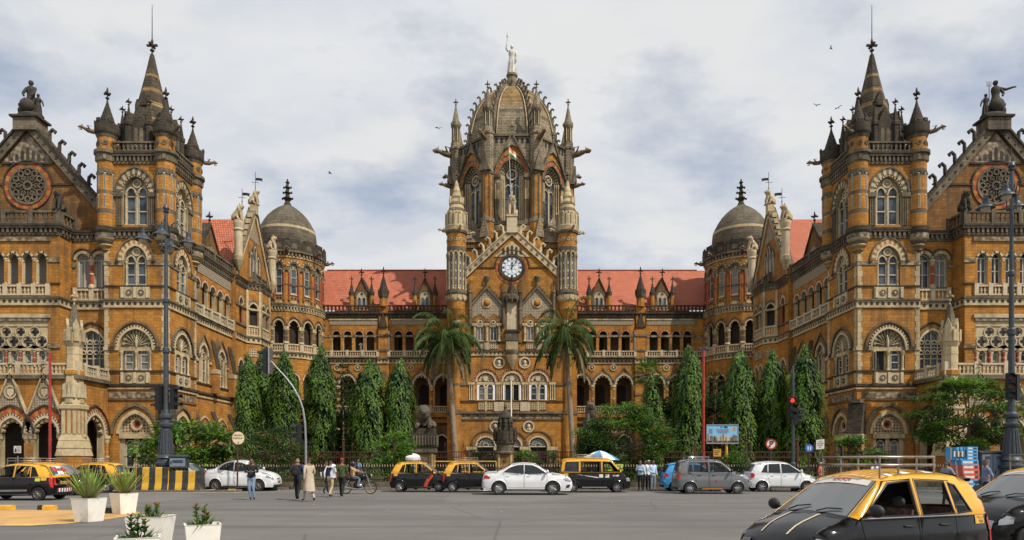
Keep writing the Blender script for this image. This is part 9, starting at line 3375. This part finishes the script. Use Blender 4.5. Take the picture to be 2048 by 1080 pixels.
person('bald man in dark blue shirt walking away with a black backpack', x, y, 0, pi - .1, 'cloth_navy', 'cloth_black', [WALK, dict(rank=(-.09, .2, .2), rtoe=(-.1, .12, .06), lank=(.1, -.12, .09), ltoe=(.11, -.26, .04), lknee=(.1, -.1, .5))], 1.76, bald=True, hair='hair_white', extra=backpack)
x, y = gpp(618, 1003)
person('man in long cream tunic striding past the man with the backpack', x, y, 0, pi + .75, 'cloth_kurta', 'cloth_kurta', [WALK], 1.74, fore='cloth_kurta', skirt='cloth_kurta')
x, y = gpp(661, 995)
person('man in navy waistcoat and khaki trousers with a white cloth over his shoulder', x, y, 0, pi - .25, 'cloth_white', 'cloth_khaki', [WALK, dict(relb=(-.24, -.06, 1.16), rwri=(-.14, -.2, 1.3))], 1.66, fore='cloth_white', extra=cloth_shoulder)
x, y = gpp(652, 988)
person('slim person in dark clothes walking ahead of the man with the white cloth', x, y, 0, pi - .5, 'cloth_black', 'cloth_black', [WALK], 1.64, fore='cloth_white')
x, y = gpp(684, 994)
person('man in green shirt and black trousers with something red on his head', x, y, 0, pi - .1, 'cloth_green', 'cloth_black', [WALK, dict(lank=(.1, -.12, .09), ltoe=(.11, -.26, .04), lknee=(.1, -.1, .5))], 1.72, extra=redcap)
person('motorcycle rider in tan shirt and black helmet', U(716, Ym) - .22, Ym, .72, pi / 2, 'cloth_tan', 'cloth_grey', [SIT, dict(lknee=(.2, -.36, .08), rknee=(-.2, -.36, .08), lank=(.17, -.22, -.34), ltoe=(.17, -.38, -.38), rank=(-.17, -.22, -.34), rtoe=(-.17, -.38, -.38), lelb=(.32, -.2, .4), lwri=(.33, -.46, .34), relb=(-.32, -.2, .4), rwri=(-.33, -.46, .34))], 1.72, hair=None, extra=helmet)
for px, Y, rz, sh, pa, lab, ps in ((1281, 37.2, -.6, 'cloth_sky', 'cloth_black', 'man in pale blue shirt with folded arms beside the taxi van', [dict(lelb=(.24, -.06, 1.14), lwri=(-.04, -.19, 1.18), relb=(-.24, -.06, 1.14), rwri=(.04, -.2, 1.14))]),
       (1290, 38.1, .2, 'cloth_grey', 'cloth_black', 'man in grey shirt standing behind two men in pale blue shirts', []),
       (1297, 37.7, .5, 'cloth_white', 'cloth_black', 'white haired man half hidden between the two men in pale blue shirts', []),
       (1306, 37.1, .4, 'cloth_sky', 'cloth_grey', 'man in pale blue shirt and grey trousers with one arm bent near the blue hatchback', [dict(relb=(-.25, .02, 1.14), rwri=(-.1, -.16, 1.02))])):
 person(lab, U(px, Y), Y, 0, rz, sh, pa, ps, 1.68, hair='hair_white' if 'white haired' in lab else 'hair', fore=sh)
person('person in white standing at the upper arcade balustrade', U(722, 105.7), 105.7, Z_SILL - .2, 0, 'cloth_white', 'cloth_white', [dict(lelb=(.28, -.08, 1.16), lwri=(.12, -.25, 1.08), relb=(-.28, -.08, 1.16), rwri=(-.12, -.25, 1.08))], 1.7, fore='cloth_white')
person('white haired person in a coral top looking at a phone by the railings', U(1645, 38), 38.2, 0, .7, 'cloth_pink', 'cloth_black', [dict(lelb=(.24, -.04, 1.14), lwri=(.08, -.26, 1.14))], 1.55, hair='hair_white')
person('person in white shirt with crossed arms seen over the chrome roof rack', U(1750, 37.4), 37.4, 0, .1, 'cloth_white', 'cloth_black', [dict(lelb=(.24, -.06, 1.14), lwri=(-.04, -.19, 1.18), relb=(-.24, -.06, 1.14), rwri=(.04, -.2, 1.14))], 1.64)
person('man with long dark hair in a grey shirt pulling the carton cart', U(1893, 23.8), 23.8, 0, -pi / 2 + .2, 'cloth_grey', 'cloth_black', [WALK], 1.66, long_hair=True)
person('man in blue checked shirt pushing the carton cart', U(1972, 23.6), 23.6, 0, -pi / 2 - .3, 'cloth_check', 'cloth_black', [WALK], 1.68, fore='skin')
person('person in blue shirt beyond the railings behind the motorcycle', U(727, 42.8), 41.3, .14, .6, 'cloth_blue', 'cloth_black', [], 1.62)
def seated(c, lx, ly, label, shirt, h=1.5, drive=False):
 s_ = c.root.scale[0]
 a = c.root.rotation_euler.z
 px_, py_ = (lx - c.cx) * s_, ly * s_
 ps = [SIT]
 if not drive: ps.append(dict(lelb=(.22, -.02, .33), lwri=(.12, -.22, .2), relb=(-.22, -.02, .33), rwri=(-.12, -.22, .2)))
 person(label, c.root.location.x + px_ * cos(a) - py_ * sin(a), c.root.location.y + px_ * sin(a) + py_ * cos(a), .4 * s_, a + pi / 2, shirt, 'cloth_grey', ps, h, fore=shirt)
seated(TX[3], 1.75, -.34, 'driver of the taxi with the white bundle', 'cloth_tan', drive=True)
seated(TX[3], .95, -.3, 'passenger in white in the back of the taxi with the white bundle', 'cloth_white')
seated(TX[4], 1.78, -.34, 'driver in white shirt of the taxi just behind the white saloon', 'cloth_white', drive=True)
seated(TX[4], .95, -.3, 'back seat passenger of the taxi just behind the white saloon', 'cloth_navy')
seated(TX[2], 1.78, .34, 'front passenger in white of the taxi beside the striped barrier', 'cloth_white')
seated(v, 2.3, -.34, 'driver of the taxi van', 'cloth_tan', drive=True)
seated(v, 1.25, -.3, 'passenger in the middle row of the taxi van', 'cloth_pink')
seated(f, 1.75, -.36, 'driver at the wheel of the close up taxi', 'cloth_grey', 1.6, True)
# ------------------------------------------------------------------ light, sky, camera
SUN_AZ, SUN_EL = radians(52), radians(50)   # azimuth from the view's backward axis towards +x
sd = Vector((cos(SUN_EL) * sin(SUN_AZ), -cos(SUN_EL) * cos(SUN_AZ), sin(SUN_EL)))
l = bpy.data.lights.new('sun', 'SUN')
l.energy = 4.6
l.angle = radians(.6)
l.color = (1., .93, .82)
lo = bpy.data.objects.new('sun', l)
COL.objects.link(lo)
lo.location = (30, -30, 80)
lo.rotation_euler = sd.to_track_quat('Z', 'Y').to_euler()
w = bpy.data.worlds.new('World')
SC.world = w
w.use_nodes = True
nt = w.node_tree
bg = nt.nodes['Background']
sky = N(nt, 'ShaderNodeTexSky', sky_type='NISHITA', sun_disc=False)
sky.sun_elevation = SUN_EL
sky.sun_rotation = pi - SUN_AZ
sky.dust_density = 1.5
tc = N(nt, 'ShaderNodeTexCoord').outputs['Generated']
sep = N(nt, 'ShaderNodeSeparateXYZ')
nt.links.new(tc, sep.inputs[0])
mx = N(nt, 'ShaderNodeMath', operation='MAXIMUM')
nt.links.new(sep.outputs['Z'], mx.inputs[0])
mx.inputs[1].default_value = .0
ad = N(nt, 'ShaderNodeMath', operation='ADD')
nt.links.new(mx.outputs[0], ad.inputs[0])
ad.inputs[1].default_value = .25
dv = N(nt, 'ShaderNodeVectorMath', operation='DIVIDE')
cb = N(nt, 'ShaderNodeCombineXYZ')
for k in range(3): nt.links.new(ad.outputs[0], cb.inputs[k])
nt.links.new(tc, dv.inputs[0])
nt.links.new(cb.outputs[0], dv.inputs[1])
P_ = dv.outputs[0]
n1 = noise(nt, P_, 1.6, 8, .58, (1, 1.3, 1))
n2 = noise(nt, P_, 2.2, 8, .56, (1., 1.5, 1))
n3 = noise(nt, P_, 3.4, 7, .55, (1, 1.2, 1))
cover = ramp(nt, n1, [(.36, .45), (.5, 1.)])
shade = ramp(nt, n2, [(.38, 0.), (.62, 1.)])
ccol = mixc(nt, shade, (6.8, 7.2, 7.8), (8.2, 8.35, 8.6))
ccol = mixc(nt, ramp(nt, n3, [(.5, 0.), (.64, .85)]), ccol, (8.4, 8.4, 8.4))
hsv = mixc(nt, 1., sky.outputs[0], (1.25, 1.3, 1.35), 'MULTIPLY')
final = mixc(nt, cover, hsv, ccol)
nt.links.new(final, bg.inputs['Color'])
bg.inputs['Strength'].default_value = .095
cam = bpy.data.cameras.new('camera')
cam.sensor_width = 36
cam.lens = 24
cam.shift_y = (HZ - 540) / 2048
cam.clip_end = 3000
co = bpy.data.objects.new('camera', cam)
COL.objects.link(co)
co.location = (0, 0, EYE)
co.rotation_euler = (radians(90), 0, 0)
SC.camera = co
vs = SC.view_settings
vs.view_transform = 'Standard'
vs.look = 'None'
vs.exposure = 0
SC.cycles.use_denoising = True
SC.cycles.max_bounces = 5
SC.cycles.diffuse_bounces = 3
SC.cycles.glossy_bounces = 3
SC.cycles.transparent_max_bounces = 10
